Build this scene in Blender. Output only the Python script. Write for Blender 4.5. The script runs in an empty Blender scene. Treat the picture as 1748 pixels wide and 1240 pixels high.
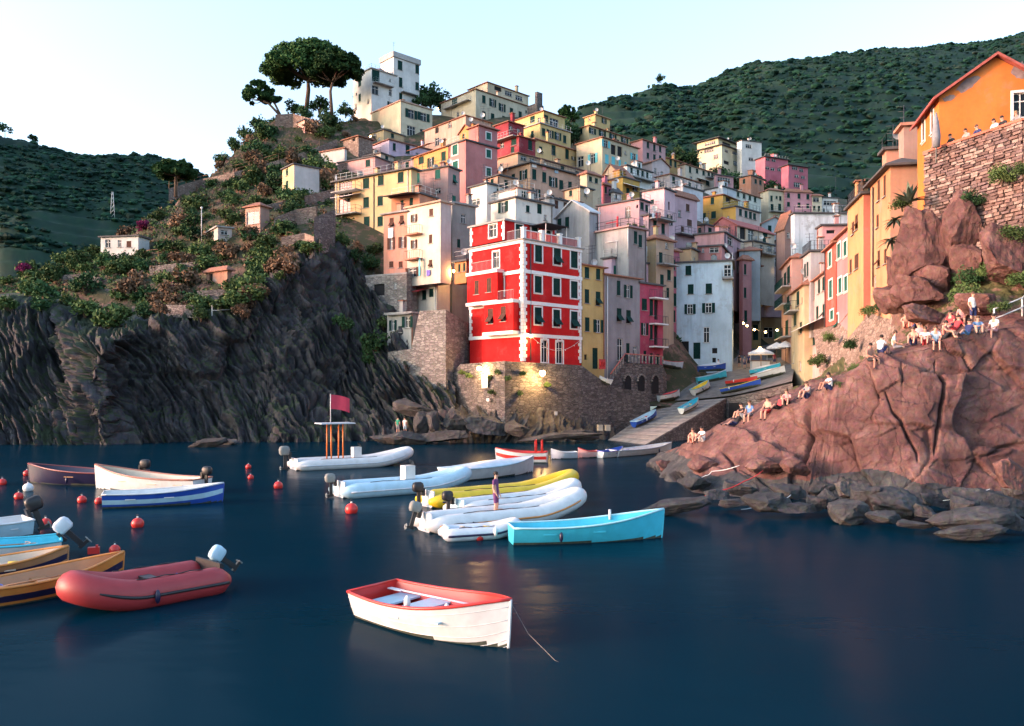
# Harbour village on a steep hillside at dusk
import bpy, math, random
import numpy as np
from mathutils import Vector, Matrix
from mathutils.bvhtree import BVHTree
random.seed(7); rng = np.random.default_rng(11)
SC = bpy.context.scene
COL = SC.collection
R = math.radians

# ------------------------------------------------------------------ camera
FP, CX, HY, CZ = 1400.0, 874.0, 665.0, 5.2       # focal length in photo pixels, principal point, horizon row, eye height
cam_d = bpy.data.cameras.new('camera'); cam = bpy.data.objects.new('camera', cam_d); COL.objects.link(cam)
cam.location = (0, 0, CZ); cam.rotation_euler = (R(90), 0, 0)
cam_d.sensor_width = 36.0; cam_d.lens = 36.0 * FP / 1748.0
cam_d.shift_y = (HY - 620.0) / 1748.0
cam_d.clip_start = 0.1; cam_d.clip_end = 6000
SC.camera = cam

# ------------------------------------------------------------------ sky and sun
SUN_AZ = Vector((-0.97, -0.235, 0)).normalized()
SUN_EL = R(10.0)
w = bpy.data.worlds.new('World'); SC.world = w; w.use_nodes = True
nt = w.node_tree; nt.nodes.clear()
out = nt.nodes.new('ShaderNodeOutputWorld'); bg = nt.nodes.new('ShaderNodeBackground')
sky = nt.nodes.new('ShaderNodeTexSky'); sky.sky_type = 'NISHITA'; sky.sun_disc = False
sky.sun_elevation = SUN_EL
sky.sun_rotation = math.atan2(SUN_AZ.x, SUN_AZ.y)
sky.altitude = 0; sky.air_density = 1.0; sky.dust_density = 3.0; sky.ozone_density = 2.3
bg.inputs['Strength'].default_value = 0.15
hsv = nt.nodes.new('ShaderNodeHueSaturation'); hsv.inputs['Saturation'].default_value = 0.85
nt.links.new(sky.outputs[0], hsv.inputs['Color']); nt.links.new(hsv.outputs[0], bg.inputs[0]); nt.links.new(bg.outputs[0], out.inputs[0])
sun_d = bpy.data.lights.new('sun', 'SUN'); sun = bpy.data.objects.new('sun', sun_d); COL.objects.link(sun)
sdir = Vector((SUN_AZ.x*math.cos(SUN_EL), SUN_AZ.y*math.cos(SUN_EL), math.sin(SUN_EL)))
sun.rotation_euler = sdir.to_track_quat('Z', 'Y').to_euler()
sun.location = (-60, -40, 60)
sun_d.energy = 0.78; sun_d.angle = R(6.0); sun_d.color = (1.0, 0.32, 0.26)
vs = SC.view_settings
vs.view_transform = 'Standard'; vs.look = 'None'; vs.gamma = 1.0; vs.use_curve_mapping = False
vs.exposure = 2.5
SC.cycles.use_denoising = True
SC.cycles.max_bounces = 6; SC.cycles.diffuse_bounces = 3; SC.cycles.glossy_bounces = 3
SC.cycles.transparent_max_bounces = 8; SC.cycles.caustics_reflective = False; SC.cycles.caustics_refractive = False

# ------------------------------------------------------------------ helpers
def P(px, py, d):
    return Vector(((px-CX)/FP*d, d, CZ+(HY-py)/FP*d))
def onwater(px, py, z=0.0):
    d = (CZ-z)*FP/(py-HY); return P(px, py, d)

WL = {}                                             # world location of every root and part
def tag(o, label=None, cat=None, group=None, kind=None):
    if label: o['label'] = label
    if cat: o['category'] = cat
    if group: o['group'] = group
    if kind: o['kind'] = kind
    return o
def thing(name, label, cat, loc=(0, 0, 0), rz=0.0, group=None):
    o = bpy.data.objects.new(name, None); COL.objects.link(o)
    o.location = loc; o.rotation_euler = (0, 0, rz); o.empty_display_size = 0.2
    WL[o.name] = Vector(loc)
    return tag(o, label, cat, group)
def link(name, me, parent=None, loc=None, rz=None, scale=None):
    o = bpy.data.objects.new(name, me); COL.objects.link(o)
    if parent is not None: o.parent = parent
    if loc is not None: o.location = loc
    if rz is not None: o.rotation_euler = (0, 0, rz)
    if scale is not None: o.scale = scale
    return o
def copy_tree(o, parent=None):
    c = o.copy(); COL.objects.link(c); c.parent = parent
    for ch in o.children: copy_tree(ch, c)
    return c

class MB:
    def __init__(s): s.v = []; s.f = []; s.m = []; s.mats = []; s.sm = []
    def mi(s, mat):
        if mat not in s.mats: s.mats.append(mat)
        return s.mats.index(mat)
    def add(s, vs, fs, mat, smooth=False):
        b = len(s.v); s.v += [tuple(v) for v in vs]; k = s.mi(mat)
        for f in fs: s.f.append(tuple(b+i for i in f)); s.m.append(k); s.sm.append(smooth)
    def quad(s, a, b, c, d, mat): s.add([a, b, c, d], [(0, 1, 2, 3)], mat)
    def box(s, c, size, mat, rz=0.0, M=None):
        hx, hy, hz = size[0]/2, size[1]/2, size[2]/2
        pts = [Vector((x, y, z)) for z in (-hz, hz) for y in (-hy, hy) for x in (-hx, hx)]
        if M is not None: pts = [M @ p for p in pts]
        elif rz:
            ca, sa = math.cos(rz), math.sin(rz); pts = [Vector((p.x*ca-p.y*sa, p.x*sa+p.y*ca, p.z)) for p in pts]
        c = Vector(c); pts = [p+c for p in pts]
        s.add(pts, [(0, 2, 3, 1), (4, 5, 7, 6), (0, 1, 5, 4), (2, 6, 7, 3), (0, 4, 6, 2), (1, 3, 7, 5)], mat)
    def hexa(s, p, mat):                              # p: 4 bottom then 4 top, same winding
        s.add(p, [(3, 2, 1, 0), (4, 5, 6, 7), (0, 1, 5, 4), (1, 2, 6, 5), (2, 3, 7, 6), (3, 0, 4, 7)], mat)
    def tube(s, pts, r, mat, n=6, caps=True, smooth=True):
        pts = [Vector(p) for p in pts]; rs = r if isinstance(r, (list, tuple)) else [r]*len(pts)
        vs = []; prev = None
        for i, p in enumerate(pts):
            t = (pts[min(i+1, len(pts)-1)]-pts[max(i-1, 0)])
            if t.length < 1e-6: t = Vector((0, 0, 1))
            t.normalize()
            a = Vector((0, 0, 1)) if abs(t.z) < 0.9 else Vector((1, 0, 0))
            if prev is not None: a = prev
            x = (a - t*a.dot(t)); x = x.normalized() if x.length > 1e-5 else Vector((0, 1, 0)); y = t.cross(x); prev = x
            for k in range(n):
                th = 2*math.pi*k/n; vs.append(p + (x*math.cos(th)+y*math.sin(th))*rs[i])
        fs = []
        for i in range(len(pts)-1):
            for k in range(n):
                k2 = (k+1) % n; fs.append((i*n+k, i*n+k2, (i+1)*n+k2, (i+1)*n+k))
        if caps: fs.append(tuple(range(n-1, -1, -1))); fs.append(tuple((len(pts)-1)*n+k for k in range(n)))
        s.add(vs, fs, mat, smooth)
    def sphere(s, c, r, mat, nu=10, nv=6):
        rr = r if isinstance(r, (list, tuple)) else (r, r, r); c = Vector(c); vs = []; fs = []
        for j in range(nv+1):
            ph = math.pi*j/nv
            for i in range(nu):
                th = 2*math.pi*i/nu
                vs.append(c+Vector((rr[0]*math.sin(ph)*math.cos(th), rr[1]*math.sin(ph)*math.sin(th), rr[2]*math.cos(ph))))
        for j in range(nv):
            for i in range(nu):
                i2 = (i+1) % nu; fs.append((j*nu+i, (j+1)*nu+i, (j+1)*nu+i2, j*nu+i2))
        s.add(vs, fs, mat, True)
    def mesh(s, name, origin=None):
        me = bpy.data.meshes.new(name)
        v = s.v if origin is None else [(a-origin[0], b-origin[1], c-origin[2]) for a, b, c in s.v]
        me.from_pydata(v, [], s.f)
        for m in s.mats: me.materials.append(m)
        me.polygons.foreach_set('material_index', s.m); me.polygons.foreach_set('use_smooth', s.sm)
        me.update(); return me
    def build(s, name, parent=None, world=True, kind=None):
        org = None
        if parent is not None and world: org = WL.get(parent.name, Vector((0, 0, 0)))
        o = link(name, s.mesh(name, org), parent)
        if parent is not None: WL[o.name] = WL.get(parent.name, Vector((0, 0, 0)))
        if kind: o['kind'] = kind
        return o
    def thing(s, name, label, cat, group=None):        # a thing that is one mesh, origin at its base centre
        a = np.array(s.v); org = Vector((a[:, 0].mean(), a[:, 1].mean(), a[:, 2].min()))
        o = link(name, s.mesh(name, org), None, org); WL[o.name] = org
        return tag(o, label, cat, group)

def mesh_np(name, v, f, mats, mi=None, smooth=True):
    me = bpy.data.meshes.new(name); v = np.asarray(v, dtype=np.float32); f = np.asarray(f, dtype=np.int32)
    n = f.shape[1]
    me.vertices.add(len(v)); me.vertices.foreach_set('co', v.ravel())
    me.loops.add(f.size); me.loops.foreach_set('vertex_index', f.ravel())
    me.polygons.add(len(f)); me.polygons.foreach_set('loop_start', np.arange(0, f.size, n, dtype=np.int32))
    try: me.polygons.foreach_set('loop_total', np.full(len(f), n, dtype=np.int32))
    except Exception: pass
    for m in (mats if isinstance(mats, (list, tuple)) else [mats]): me.materials.append(m)
    if mi is not None: me.polygons.foreach_set('material_index', np.asarray(mi, dtype=np.int32))
    me.polygons.foreach_set('use_smooth', np.full(len(f), smooth, dtype=bool))
    me.update(calc_edges=True); me.validate(); return me

# vectorised value noise
_perm = np.random.default_rng(3).random(4096).astype(np.float32)
def vnoise(x, y, z):
    xi = np.floor(x).astype(np.int64); yi = np.floor(y).astype(np.int64); zi = np.floor(z).astype(np.int64)
    xf, yf, zf = x-xi, y-yi, z-zi
    u, v, t = xf*xf*(3-2*xf), yf*yf*(3-2*yf), zf*zf*(3-2*zf)
    def h(a, b, c):
        n = (a*73856093) ^ (b*19349663) ^ (c*83492791); n = (n ^ (n >> 13))*1274126177
        return _perm[(n ^ (n >> 16)) & 4095]
    c00 = h(xi, yi, zi)*(1-u)+h(xi+1, yi, zi)*u; c10 = h(xi, yi+1, zi)*(1-u)+h(xi+1, yi+1, zi)*u
    c01 = h(xi, yi, zi+1)*(1-u)+h(xi+1, yi, zi+1)*u; c11 = h(xi, yi+1, zi+1)*(1-u)+h(xi+1, yi+1, zi+1)*u
    return (c00*(1-v)+c10*v)*(1-t)+(c01*(1-v)+c11*v)*t
def fbm(x, y, z, o=4, ridged=False):
    s = 0; a = 0.5; tot = 0
    for i in range(o):
        n = vnoise(x, y, z)
        if ridged: n = 1-np.abs(2*n-1)
        s = s+a*n; tot += a; a *= 0.5; x = x*2.03+7.1; y = y*2.03+3.7; z = z*2.03+1.3
    return s/tot

# ------------------------------------------------------------------ materials
MATS = {}
def nodes(name):
    m = bpy.data.materials.new(name); m.use_nodes = True; n = m.node_tree
    b = n.nodes['Principled BSDF']; return m, n, b
def L(n, a, b): n.links.new(a, b)
def noise_n(n, scale, detail=4, rough=0.6, vec=None, dist=0.0):
    t = n.nodes.new('ShaderNodeTexNoise'); t.inputs['Scale'].default_value = scale
    t.inputs['Detail'].default_value = detail; t.inputs['Roughness'].default_value = rough; t.inputs['Distortion'].default_value = dist
    if vec is not None: L(n, vec, t.inputs['Vector'])
    return t
def ramp_n(n, fac, stops):
    r = n.nodes.new('ShaderNodeValToRGB'); e = r.color_ramp.elements
    while len(e) < len(stops): e.new(0.5)
    for i, (p, c) in enumerate(stops):
        e[i].position = p; e[i].color = (c[0], c[1], c[2], 1) if isinstance(c, (tuple, list)) else (c, c, c, 1)
    L(n, fac, r.inputs[0]); return r
def mix_n(n, fac, a, b, mode='MIX'):
    m = n.nodes.new('ShaderNodeMix'); m.data_type = 'RGBA'; m.blend_type = mode
    for s, v in ((0, fac), (6, a), (7, b)):
        if hasattr(v, 'is_linked') or hasattr(v, 'links'): L(n, v, m.inputs[s])
        elif isinstance(v, (int, float)): m.inputs[s].default_value = v
        else: m.inputs[s].default_value = (v[0], v[1], v[2], 1)
    return m.outputs[2]
def pos_n(n, scale=(1, 1, 1), rot=(0, 0, 0), obj=False):
    if obj: g = n.nodes.new('ShaderNodeTexCoord').outputs['Object']
    else: g = n.nodes.new('ShaderNodeNewGeometry').outputs['Position']
    m = n.nodes.new('ShaderNodeMapping'); m.inputs['Scale'].default_value = scale; m.inputs['Rotation'].default_value = rot
    L(n, g, m.inputs['Vector']); return m.outputs[0]
def bump_n(n, b, h, strength=0.4, dist=0.05):
    k = n.nodes.new('ShaderNodeBump'); k.inputs['Strength'].default_value = strength; k.inputs['Distance'].default_value = dist
    L(n, h, k.inputs['Height']); L(n, k.outputs[0], b.inputs['Normal']); return k

def plain(name, col, rough=0.6, metal=0.0, var=0.12, scale=6.0, bump=0.0, spec=0.35):
    key = ('p', name)
    if key in MATS: return MATS[key]
    m, n, b = nodes(name); b.inputs['Roughness'].default_value = rough; b.inputs['Metallic'].default_value = metal
    b.inputs['Specular IOR Level'].default_value = spec
    t = noise_n(n, scale, 3, 0.6, pos_n(n))
    r = ramp_n(n, t.outputs[0], [(0.3, [c*(1-var) for c in col]), (0.7, [min(1, c*(1+var)) for c in col])])
    L(n, r.outputs[0], b.inputs['Base Color'])
    if bump: bump_n(n, b, t.outputs[0], bump, 0.03)
    MATS[key] = m; return m
def plaster(col, worn=0.35, name=None):
    key = ('w',)+tuple(round(c, 3) for c in col)+(worn,)
    if key in MATS: return MATS[key]
    mu = sum(col)/3; col = [max(.01, .74*(mu+(c-mu)*1.10)) for c in col]
    m, n, b = nodes(name or 'plaster'); b.inputs['Roughness'].default_value = 0.88; b.inputs['Specular IOR Level'].default_value = 0.15
    big = noise_n(n, 0.22, 5, 0.62, pos_n(n))
    st = noise_n(n, 1.0, 4, 0.65, pos_n(n, (1.6, 1.6, 0.16)))
    fine = noise_n(n, 5.0, 5, 0.7, pos_n(n))
    pale = [min(1, c*1.08+0.008) for c in col]; dark = [c*0.58 for c in col]; grey = [0.30*0.5+c*0.42 for c in col]
    c1 = mix_n(n, ramp_n(n, big.outputs[0], [(0.36, 0.0), (0.62, 1.0)]).outputs[0], [c*.80 for c in col], pale)
    c2 = mix_n(n, ramp_n(n, st.outputs[0], [(0.46, 0.0), (0.74, min(1, worn*1.5))]).outputs[0], c1, dark)
    spots = ramp_n(n, noise_n(n, 0.55, 6, 0.72, pos_n(n)).outputs[0], [(0.545, 0.0), (0.62, min(1, worn*1.4))])
    c3 = mix_n(n, spots.outputs[0], c2, grey)
    c4 = mix_n(n, 0.22, c3, fine.outputs[1], 'SOFT_LIGHT')
    L(n, c4, b.inputs['Base Color'])
    bump_n(n, b, fine.outputs[0], 0.25, 0.02)
    MATS[key] = m; return m
def stone_mat(name, c1, c2, mortar, sx=1.6, sz=3.2, strength=0.8):
    m, n, b = nodes(name); b.inputs['Roughness'].default_value = 0.92; b.inputs['Specular IOR Level'].default_value = 0.15
    v = n.nodes.new('ShaderNodeTexVoronoi'); v.feature = 'F1'; v.inputs['Scale'].default_value = 1.0; v.inputs['Randomness'].default_value = 0.9
    pv = pos_n(n, (sx, sx, sz)); L(n, pv, v.inputs['Vector'])
    e = n.nodes.new('ShaderNodeTexVoronoi'); e.feature = 'DISTANCE_TO_EDGE'; e.inputs['Scale'].default_value = 1.0; e.inputs['Randomness'].default_value = 0.9
    L(n, pv, e.inputs['Vector'])
    sep = n.nodes.new('ShaderNodeSeparateColor'); L(n, v.outputs['Color'], sep.inputs[0])
    cc = mix_n(n, sep.outputs[0], c1, c2)
    big = noise_n(n, 0.25, 5, 0.65, pos_n(n))
    cc = mix_n(n, ramp_n(n, big.outputs[0], [(0.4, 0.0), (0.75, 0.55)]).outputs[0], cc, [c*0.45 for c in c1])
    ed = ramp_n(n, e.outputs['Distance'], [(0.0, 0.0), (0.10, 1.0)])
    cc = mix_n(n, ed.outputs[0], mortar, cc)
    fine = noise_n(n, 9, 4, 0.7, pos_n(n)); cc = mix_n(n, 0.5, cc, fine.outputs[1], 'SOFT_LIGHT')
    L(n, cc, b.inputs['Base Color'])
    h = mix_n(n, 0.35, ed.outputs[0], sep.outputs[1]); bump_n(n, b, h, strength, 0.08)
    MATS[('s', name)] = m; return m
def rock_mat(name, c1, c2, c3, scale=0.6, stretch=(1, 1, 1), rot=(0, 0, 0), moss=None):
    m, n, b = nodes(name); b.inputs['Roughness'].default_value = 0.85; b.inputs['Specular IOR Level'].default_value = 0.25
    pv = pos_n(n, stretch, rot)
    a = noise_n(n, scale, 8, 0.68, pv, 0.3); c = noise_n(n, scale*5, 6, 0.7, pos_n(n)); d = noise_n(n, scale*0.3, 3, 0.5, pos_n(n))
    r = ramp_n(n, a.outputs[0], [(0.30, c1), (0.52, c2), (0.72, c3)])
    cc = mix_n(n, 0.55, r.outputs[0], c.outputs[1], 'SOFT_LIGHT')
    cc = mix_n(n, ramp_n(n, d.outputs[0], [(0.45, 0.0), (0.7, 0.6)]).outputs[0], cc, c1)
    if moss is not None:
        g = n.nodes.new('ShaderNodeNewGeometry'); sp = n.nodes.new('ShaderNodeSeparateXYZ'); L(n, g.outputs['Normal'], sp.inputs[0])
        mm = n.nodes.new('ShaderNodeMath'); mm.operation = 'MULTIPLY'; L(n, sp.outputs[2], mm.inputs[0])
        L(n, ramp_n(n, noise_n(n, 0.5, 6, 0.7, pos_n(n)).outputs[0], [(0.35, 0.0), (0.6, 1.4)]).outputs[0], mm.inputs[1])
        cc = mix_n(n, ramp_n(n, mm.outputs[0], [(0.30, 0.0), (0.55, 0.85)]).outputs[0], cc, moss)
    L(n, cc, b.inputs['Base Color'])
    e = noise_n(n, scale*16, 6, 0.75, pos_n(n)); v_ = n.nodes.new('ShaderNodeTexVoronoi'); v_.feature = 'DISTANCE_TO_EDGE'; v_.inputs['Scale'].default_value = scale*1.7
    L(n, mix_n(n, 0.25, pos_n(n, (1, 1, .7)), c.outputs[1]), v_.inputs['Vector']); ck = ramp_n(n, v_.outputs['Distance'], [(0.0, 0.0), (0.035, 1.0)])
    h = mix_n(n, 0.5, a.outputs[0], c.outputs[0]); h = mix_n(n, 0.3, h, e.outputs[0]); h = mix_n(n, 0.16, h, ck.outputs[0]); bump_n(n, b, h, 0.85, 0.22)
    return m
def leaf_mat(name, c1, c2, scale=1.2):
    m, n, b = nodes(name); b.inputs['Roughness'].default_value = 0.75; b.inputs['Specular IOR Level'].default_value = 0.12
    t = noise_n(n, scale, 4, 0.6, pos_n(n))
    oi = n.nodes.new('ShaderNodeObjectInfo')
    r = ramp_n(n, t.outputs[0], [(0.32, c1), (0.68, c2)])
    hs = n.nodes.new('ShaderNodeHueSaturation'); L(n, r.outputs[0], hs.inputs['Color'])
    mr = n.nodes.new('ShaderNodeMapRange'); L(n, oi.outputs['Random'], mr.inputs[0]); mr.inputs[3].default_value = 0.65; mr.inputs[4].default_value = 1.35
    L(n, mr.outputs[0], hs.inputs['Value'])
    L(n, hs.outputs[0], b.inputs['Base Color']); return m

M_GREEN = plain('shutter_green', (0.008, 0.036, 0.031), 0.7, var=0.3, scale=3, spec=.08)
M_GREEN2 = plain('shutter_teal', (0.018, 0.10, 0.082), 0.7, var=0.25, scale=3, spec=.08)
M_BROWN = plain('shutter_brown', (0.085, 0.042, 0.032), 0.7, var=0.25, scale=3, spec=.08)
M_CYAN = plain('shutter_cyan', (0.10, 0.42, 0.46), 0.55, var=0.15)
M_GREY = plain('shutter_grey', (0.20, 0.21, 0.20), 0.6, var=0.15)
M_WHITE = plain('white_paint', (0.66, 0.65, 0.63), 0.55, var=0.06)
M_GLASS = plain('window_glass', (0.012, 0.018, 0.024), 0.2, var=0.3, scale=1.5, spec=0.12)
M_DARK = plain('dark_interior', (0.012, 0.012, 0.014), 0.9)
M_IRON = plain('iron', (0.06, 0.06, 0.065), 0.5, 0.4)
M_PALEIRON = plain('pale_railing', (0.55, 0.55, 0.54), 0.5, 0.1)
M_CONC = plain('concrete', (0.27, 0.26, 0.25), 0.9, var=0.25, scale=1.4, bump=0.3)
M_SLATE = plain('slate_edge', (0.075, 0.072, 0.075), 0.8, var=0.25, scale=2)
M_TILE = plain('terracotta', (0.26, 0.115, 0.075), 0.85, var=0.3, scale=4, bump=0.4)
M_REDTILE = plain('red_tile', (0.33, 0.09, 0.075), 0.8, var=0.25, scale=4, bump=0.4)
M_WOOD = plain('wood', (0.20, 0.11, 0.06), 0.65, var=0.3, scale=5)
M_STONE = stone_mat('grey_masonry', (0.18, 0.16, 0.15), (0.36, 0.33, 0.30), (0.13, 0.12, 0.11), 1.9, 4.2)
M_STONE_D = stone_mat('dark_masonry', (0.10, 0.088, 0.085), (0.21, 0.185, 0.175), (0.055, 0.05, 0.048), 1.7, 4.6)
M_STONE_R = stone_mat('warm_masonry', (0.20, 0.14, 0.115), (0.36, 0.27, 0.22), (0.11, 0.08, 0.07), 1.8, 3.6)
M_ROCK_D = rock_mat('cliff_rock', (0.018, 0.020, 0.026), (0.055, 0.053, 0.058), (0.145, 0.125, 0.122), 0.55, (1.3, 1.0, 0.30), (0, R(34), 0), moss=(0.035, 0.05, 0.022))
M_ROCK_R = rock_mat('red_rock', (0.066, 0.030, 0.029), (0.150, 0.076, 0.068), (0.255, 0.150, 0.130), 0.9)
M_ROCK_B = rock_mat('boulder_rock', (0.026, 0.028, 0.032), (0.060, 0.060, 0.063), (0.135, 0.125, 0.118), 1.0)
M_ROCK_G = rock_mat('grey_rock', (0.030, 0.029, 0.031), (0.068, 0.064, 0.063), (0.145, 0.132, 0.124), 0.8)
M_EARTH = rock_mat('hill_earth', (0.060, 0.042, 0.030), (0.15, 0.088, 0.066), (0.26, 0.155, 0.12), 0.35, moss=(0.034, 0.046, 0.020))
M_BANK = rock_mat('bank_earth', (0.10, 0.052, 0.040), (0.18, 0.10, 0.08), (0.28, 0.18, 0.145), 0.5, moss=(0.05, 0.065, 0.02))
M_HILL = rock_mat('hill_scrub', (0.003, 0.017, 0.012), (0.009, 0.034, 0.022), (0.030, 0.060, 0.038), 0.03)
M_PAVE = plain('paving', (0.14, 0.135, 0.13), 0.85, var=0.3, scale=1.2, bump=0.3)
M_LEAF = [leaf_mat('leaves_dark', (0.016, 0.045, 0.020), (0.045, 0.095, 0.034)),
          leaf_mat('leaves_mid', (0.036, 0.070, 0.022), (0.095, 0.140, 0.048)),
          leaf_mat('leaves_dry', (0.10, 0.066, 0.040), (0.22, 0.135, 0.085))]
M_BLOSSOM = leaf_mat('magenta_blossom', (0.13, 0.012, 0.06), (0.27, 0.03, 0.12))
M_BARK = plain('bark', (0.11, 0.075, 0.055), 0.9, var=0.35, scale=4, bump=0.6)
# ================================================================== SETTING
# ---- water
def water_mat():
    m, n, b = nodes('sea_water')
    b.inputs['Base Color'].default_value = (0.0003, 0.0165, 0.0300, 1); b.inputs['Roughness'].default_value = 0.16
    b.inputs['IOR'].default_value = 1.05; b.inputs['Specular IOR Level'].default_value = 0.5
    a = noise_n(n, 0.9, 3, 0.5, pos_n(n, (0.55, 1.0, 1.0), (0, 0, R(12)))); c = noise_n(n, 0.12, 3, 0.5, pos_n(n, (0.7, 1.0, 1.0)))
    h = mix_n(n, 0.5, a.outputs[0], c.outputs[0])
    bump_n(n, b, h, 0.16, 0.22)
    rr = ramp_n(n, c.outputs[0], [(0.35, 0.17), (0.7, 0.28)]); L(n, rr.outputs[0], b.inputs['Roughness'])
    return m
mb = MB(); mb.quad((-2500, -600, 0), (2500, -600, 0), (2500, 1500, 0), (-2500, 1500, 0), water_mat())
tag(mb.build('water'), kind='structure')

# ---- lofted terrain sheets
def crom(pts, n):                                    # Catmull-Rom along axis 0 of (k, ..., 3)
    k = pts.shape[0]; t = np.linspace(0, k-1-1e-6, n); i = t.astype(int); f = (t-i)
    f = f.reshape((-1,)+(1,)*(pts.ndim-1))
    g = lambda j: pts[np.clip(j, 0, k-1)]
    p0, p1, p2, p3 = g(i-1), g(i), g(i+1), g(i+2)
    c = 0.5*((2*p1)+(-p0+p2)*f+(2*p0-5*p1+4*p2-p3)*f*f+(-p0+3*p1-3*p2+p3)*f**3)
    return 0.55*c + 0.45*(p1*(1-f)+p2*f)
def sheet(rows, nu, nv):
    a = np.array([[tuple(p) for p in r] for r in rows], dtype=np.float64)
    a = crom(a, nv); a = crom(a.transpose(1, 0, 2), nu).transpose(1, 0, 2)
    du = np.gradient(a, axis=1); dv = np.gradient(a, axis=0)
    nn = np.cross(du, dv); nn /= (np.linalg.norm(nn, axis=2, keepdims=True)+1e-9)
    return a, nn
def grid_faces(nv, nu):
    i = np.arange(nv*nu).reshape(nv, nu)
    return np.stack([i[:-1, :-1], i[:-1, 1:], i[1:, 1:], i[1:, :-1]], axis=-1).reshape(-1, 4)
BVHS = []
def put_sheet(name, a, mats, mi=None, bvh=True, flip=False):
    f = grid_faces(a.shape[0], a.shape[1])
    if flip: f = f[:, ::-1]
    me = mesh_np(name, a.reshape(-1, 3), f, mats, mi)
    o = link(name, me); tag(o, kind='structure'); WL[o.name] = Vector((0, 0, 0))
    if bvh: BVHS.append((name, BVHTree.FromPolygons(a.reshape(-1, 3).tolist(), f.tolist())))
    return o
def ray_px(px, py, only=None, avoid=()):              # first point of the terrain along the sight line of a photo pixel
    d = P(px, py, 1.0)-Vector((0, 0, CZ)); d.normalize(); best = None
    for nm, t in BVHS:
        if (only and nm not in only) or nm in avoid: continue
        h = t.ray_cast(Vector((0, 0, CZ)), d)
        if h[0] is not None and (best is None or h[3] < best[1]): best = (h[0], h[3], h[1], nm)
    return best
def ground(x, y, only=None):
    best = None
    for nm, t in BVHS:
        if only and nm not in only: continue
        h = t.ray_cast(Vector((x, y, 400)), Vector((0, 0, -1)))
        if h[0] is not None and (best is None or h[0].z > best): best = h[0].z
    return best if best is not None else 0.0
def Z(px, d, z): return Vector(((px-CX)/FP*d, d, z))

def fracture(X, Y, ZZ, cw, ch, seed, warp):              # jittered-grid cells: per-cell offset with a little tilt, and distance to the cell edge
    wx = (X+warp*(fbm(X*.5+seed, Y*.5, ZZ*.5, 3)-.5)*2)/cw; wz = (ZZ+warp*(fbm(X*.5, Y*.5+seed, ZZ*.5, 3)-.5)*2)/ch
    ix, iz = np.floor(wx).astype(np.int64), np.floor(wz).astype(np.int64)
    def hs(i, j, k):
        n = (i*73856093) ^ (j*19349663) ^ ((seed*7+k)*83492791); n = (n ^ (n >> 13))*1274126177; return _perm[(n ^ (n >> 16)) & 4095]
    d1 = np.full(X.shape, 1e9); d2 = d1.copy(); off = np.zeros(X.shape)
    for di in (-1, 0, 1):
        for dj in (-1, 0, 1):
            i, j = ix+di, iz+dj; rx, rz = wx-(i+hs(i, j, 1)), wz-(j+hs(i, j, 2)); d = rx*rx+rz*rz; c1 = d < d1
            d2 = np.where(c1, d1, np.minimum(d2, d)); d1 = np.where(c1, d, d1)
            off = np.where(c1, hs(i, j, 3)-.5+.5*(rx*(hs(i, j, 4)-.5)+rz*(hs(i, j, 5)-.5)), off)
    return off, np.sqrt(d2)-np.sqrt(d1)
# ---- left sea cliff, steep bedded rock
cols = [
 [Z(-260,74,-2), Z(-260,75,0), P(-260,690,78), P(-260,600,82), P(-260,530,88), Z(-260,94,15)],
 [Z(-60,77,-2), Z(-60,78,0), P(-60,690,80), P(-55,600,84), P(-50,530,89), P(-50,505,95)],
 [Z(30,77,-2), Z(30,78,0), P(30,690,81), P(32,590,85), P(35,525,89), P(40,500,96)],
 [Z(105,76,-2), Z(105,78,0), P(110,690,80.5), P(110,620,84), P(100,540,88), P(105,505,96)],
 [Z(170,74,-2), Z(170,76,0), P(165,690,76.5), P(160,625,77.5), P(172,588,79.5), P(200,545,90)],
 [Z(225,77,-2), Z(230,78.5,0), P(225,690,80), P(215,620,81.5), P(230,560,83), P(250,530,92)],
 [Z(320,78,-2), Z(320,79.5,0), P(320,690,82), P(318,620,83.5), P(325,548,86), P(330,525,95)],
 [Z(410,78,-2), Z(410,80,0), P(412,690,83), P(410,610,86), P(415,540,88), P(425,520,96)],
 [Z(470,79,-2), Z(470,80.5,0), P(472,690,84), P(470,590,87.5), P(468,490,91), P(470,468,99)],
 [Z(525,80,-2), Z(525,81.5,0), P(530,680,86.5), P(530,570,91), P(520,447,94.5), P(520,436,103)],
 [Z(575,81,-2), Z(578,83,0), P(585,680,89), P(590,570,93), P(580,436,101), P(580,430,108)],
 [Z(625,82,-2), Z(630,84,0), P(640,690,88), P(640,600,93), P(640,500,97), P(645,455,104)],
 [Z(690,82,-2), Z(700,84,0), P(705,700,87), P(705,640,90), P(700,600,93), P(700,560,100)],
 [Z(760,81,-2), Z(770,82.5,0), P(775,725,84.5), P(778,690,87), P(780,660,89), P(780,640,95)]]
rows = [[c[r] for c in cols] for r in range(6)]
a, nn = sheet(rows, 640, 300)
X, Y, ZZ = a[..., 0], a[..., 1], a[..., 2]
wp = fbm(X*0.12, Y*0.12, ZZ*0.12, 3)-.5
q = 0.80*X+0.60*ZZ+3.5*wp; rr_ = -0.60*X+0.80*ZZ+2*wp
b1, e1 = fracture(q, Y, rr_, .65, 4.6, 31, .3); b2, e2 = fracture(q, Y, rr_, .33, 2.2, 32, .15); b3, e3 = fracture(X, Y, ZZ, 5.0, 6.5, 33, 1.5)
am = fbm(X*0.22+9, Y*0.22, ZZ*0.10, 3)
s2 = np.abs(((q/0.55+0.5*fbm(X*.4, Y*.4, ZZ*.4, 2)) % 1.0)-0.3)
vf = np.linspace(0, 1, 300)[:, None]
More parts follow.
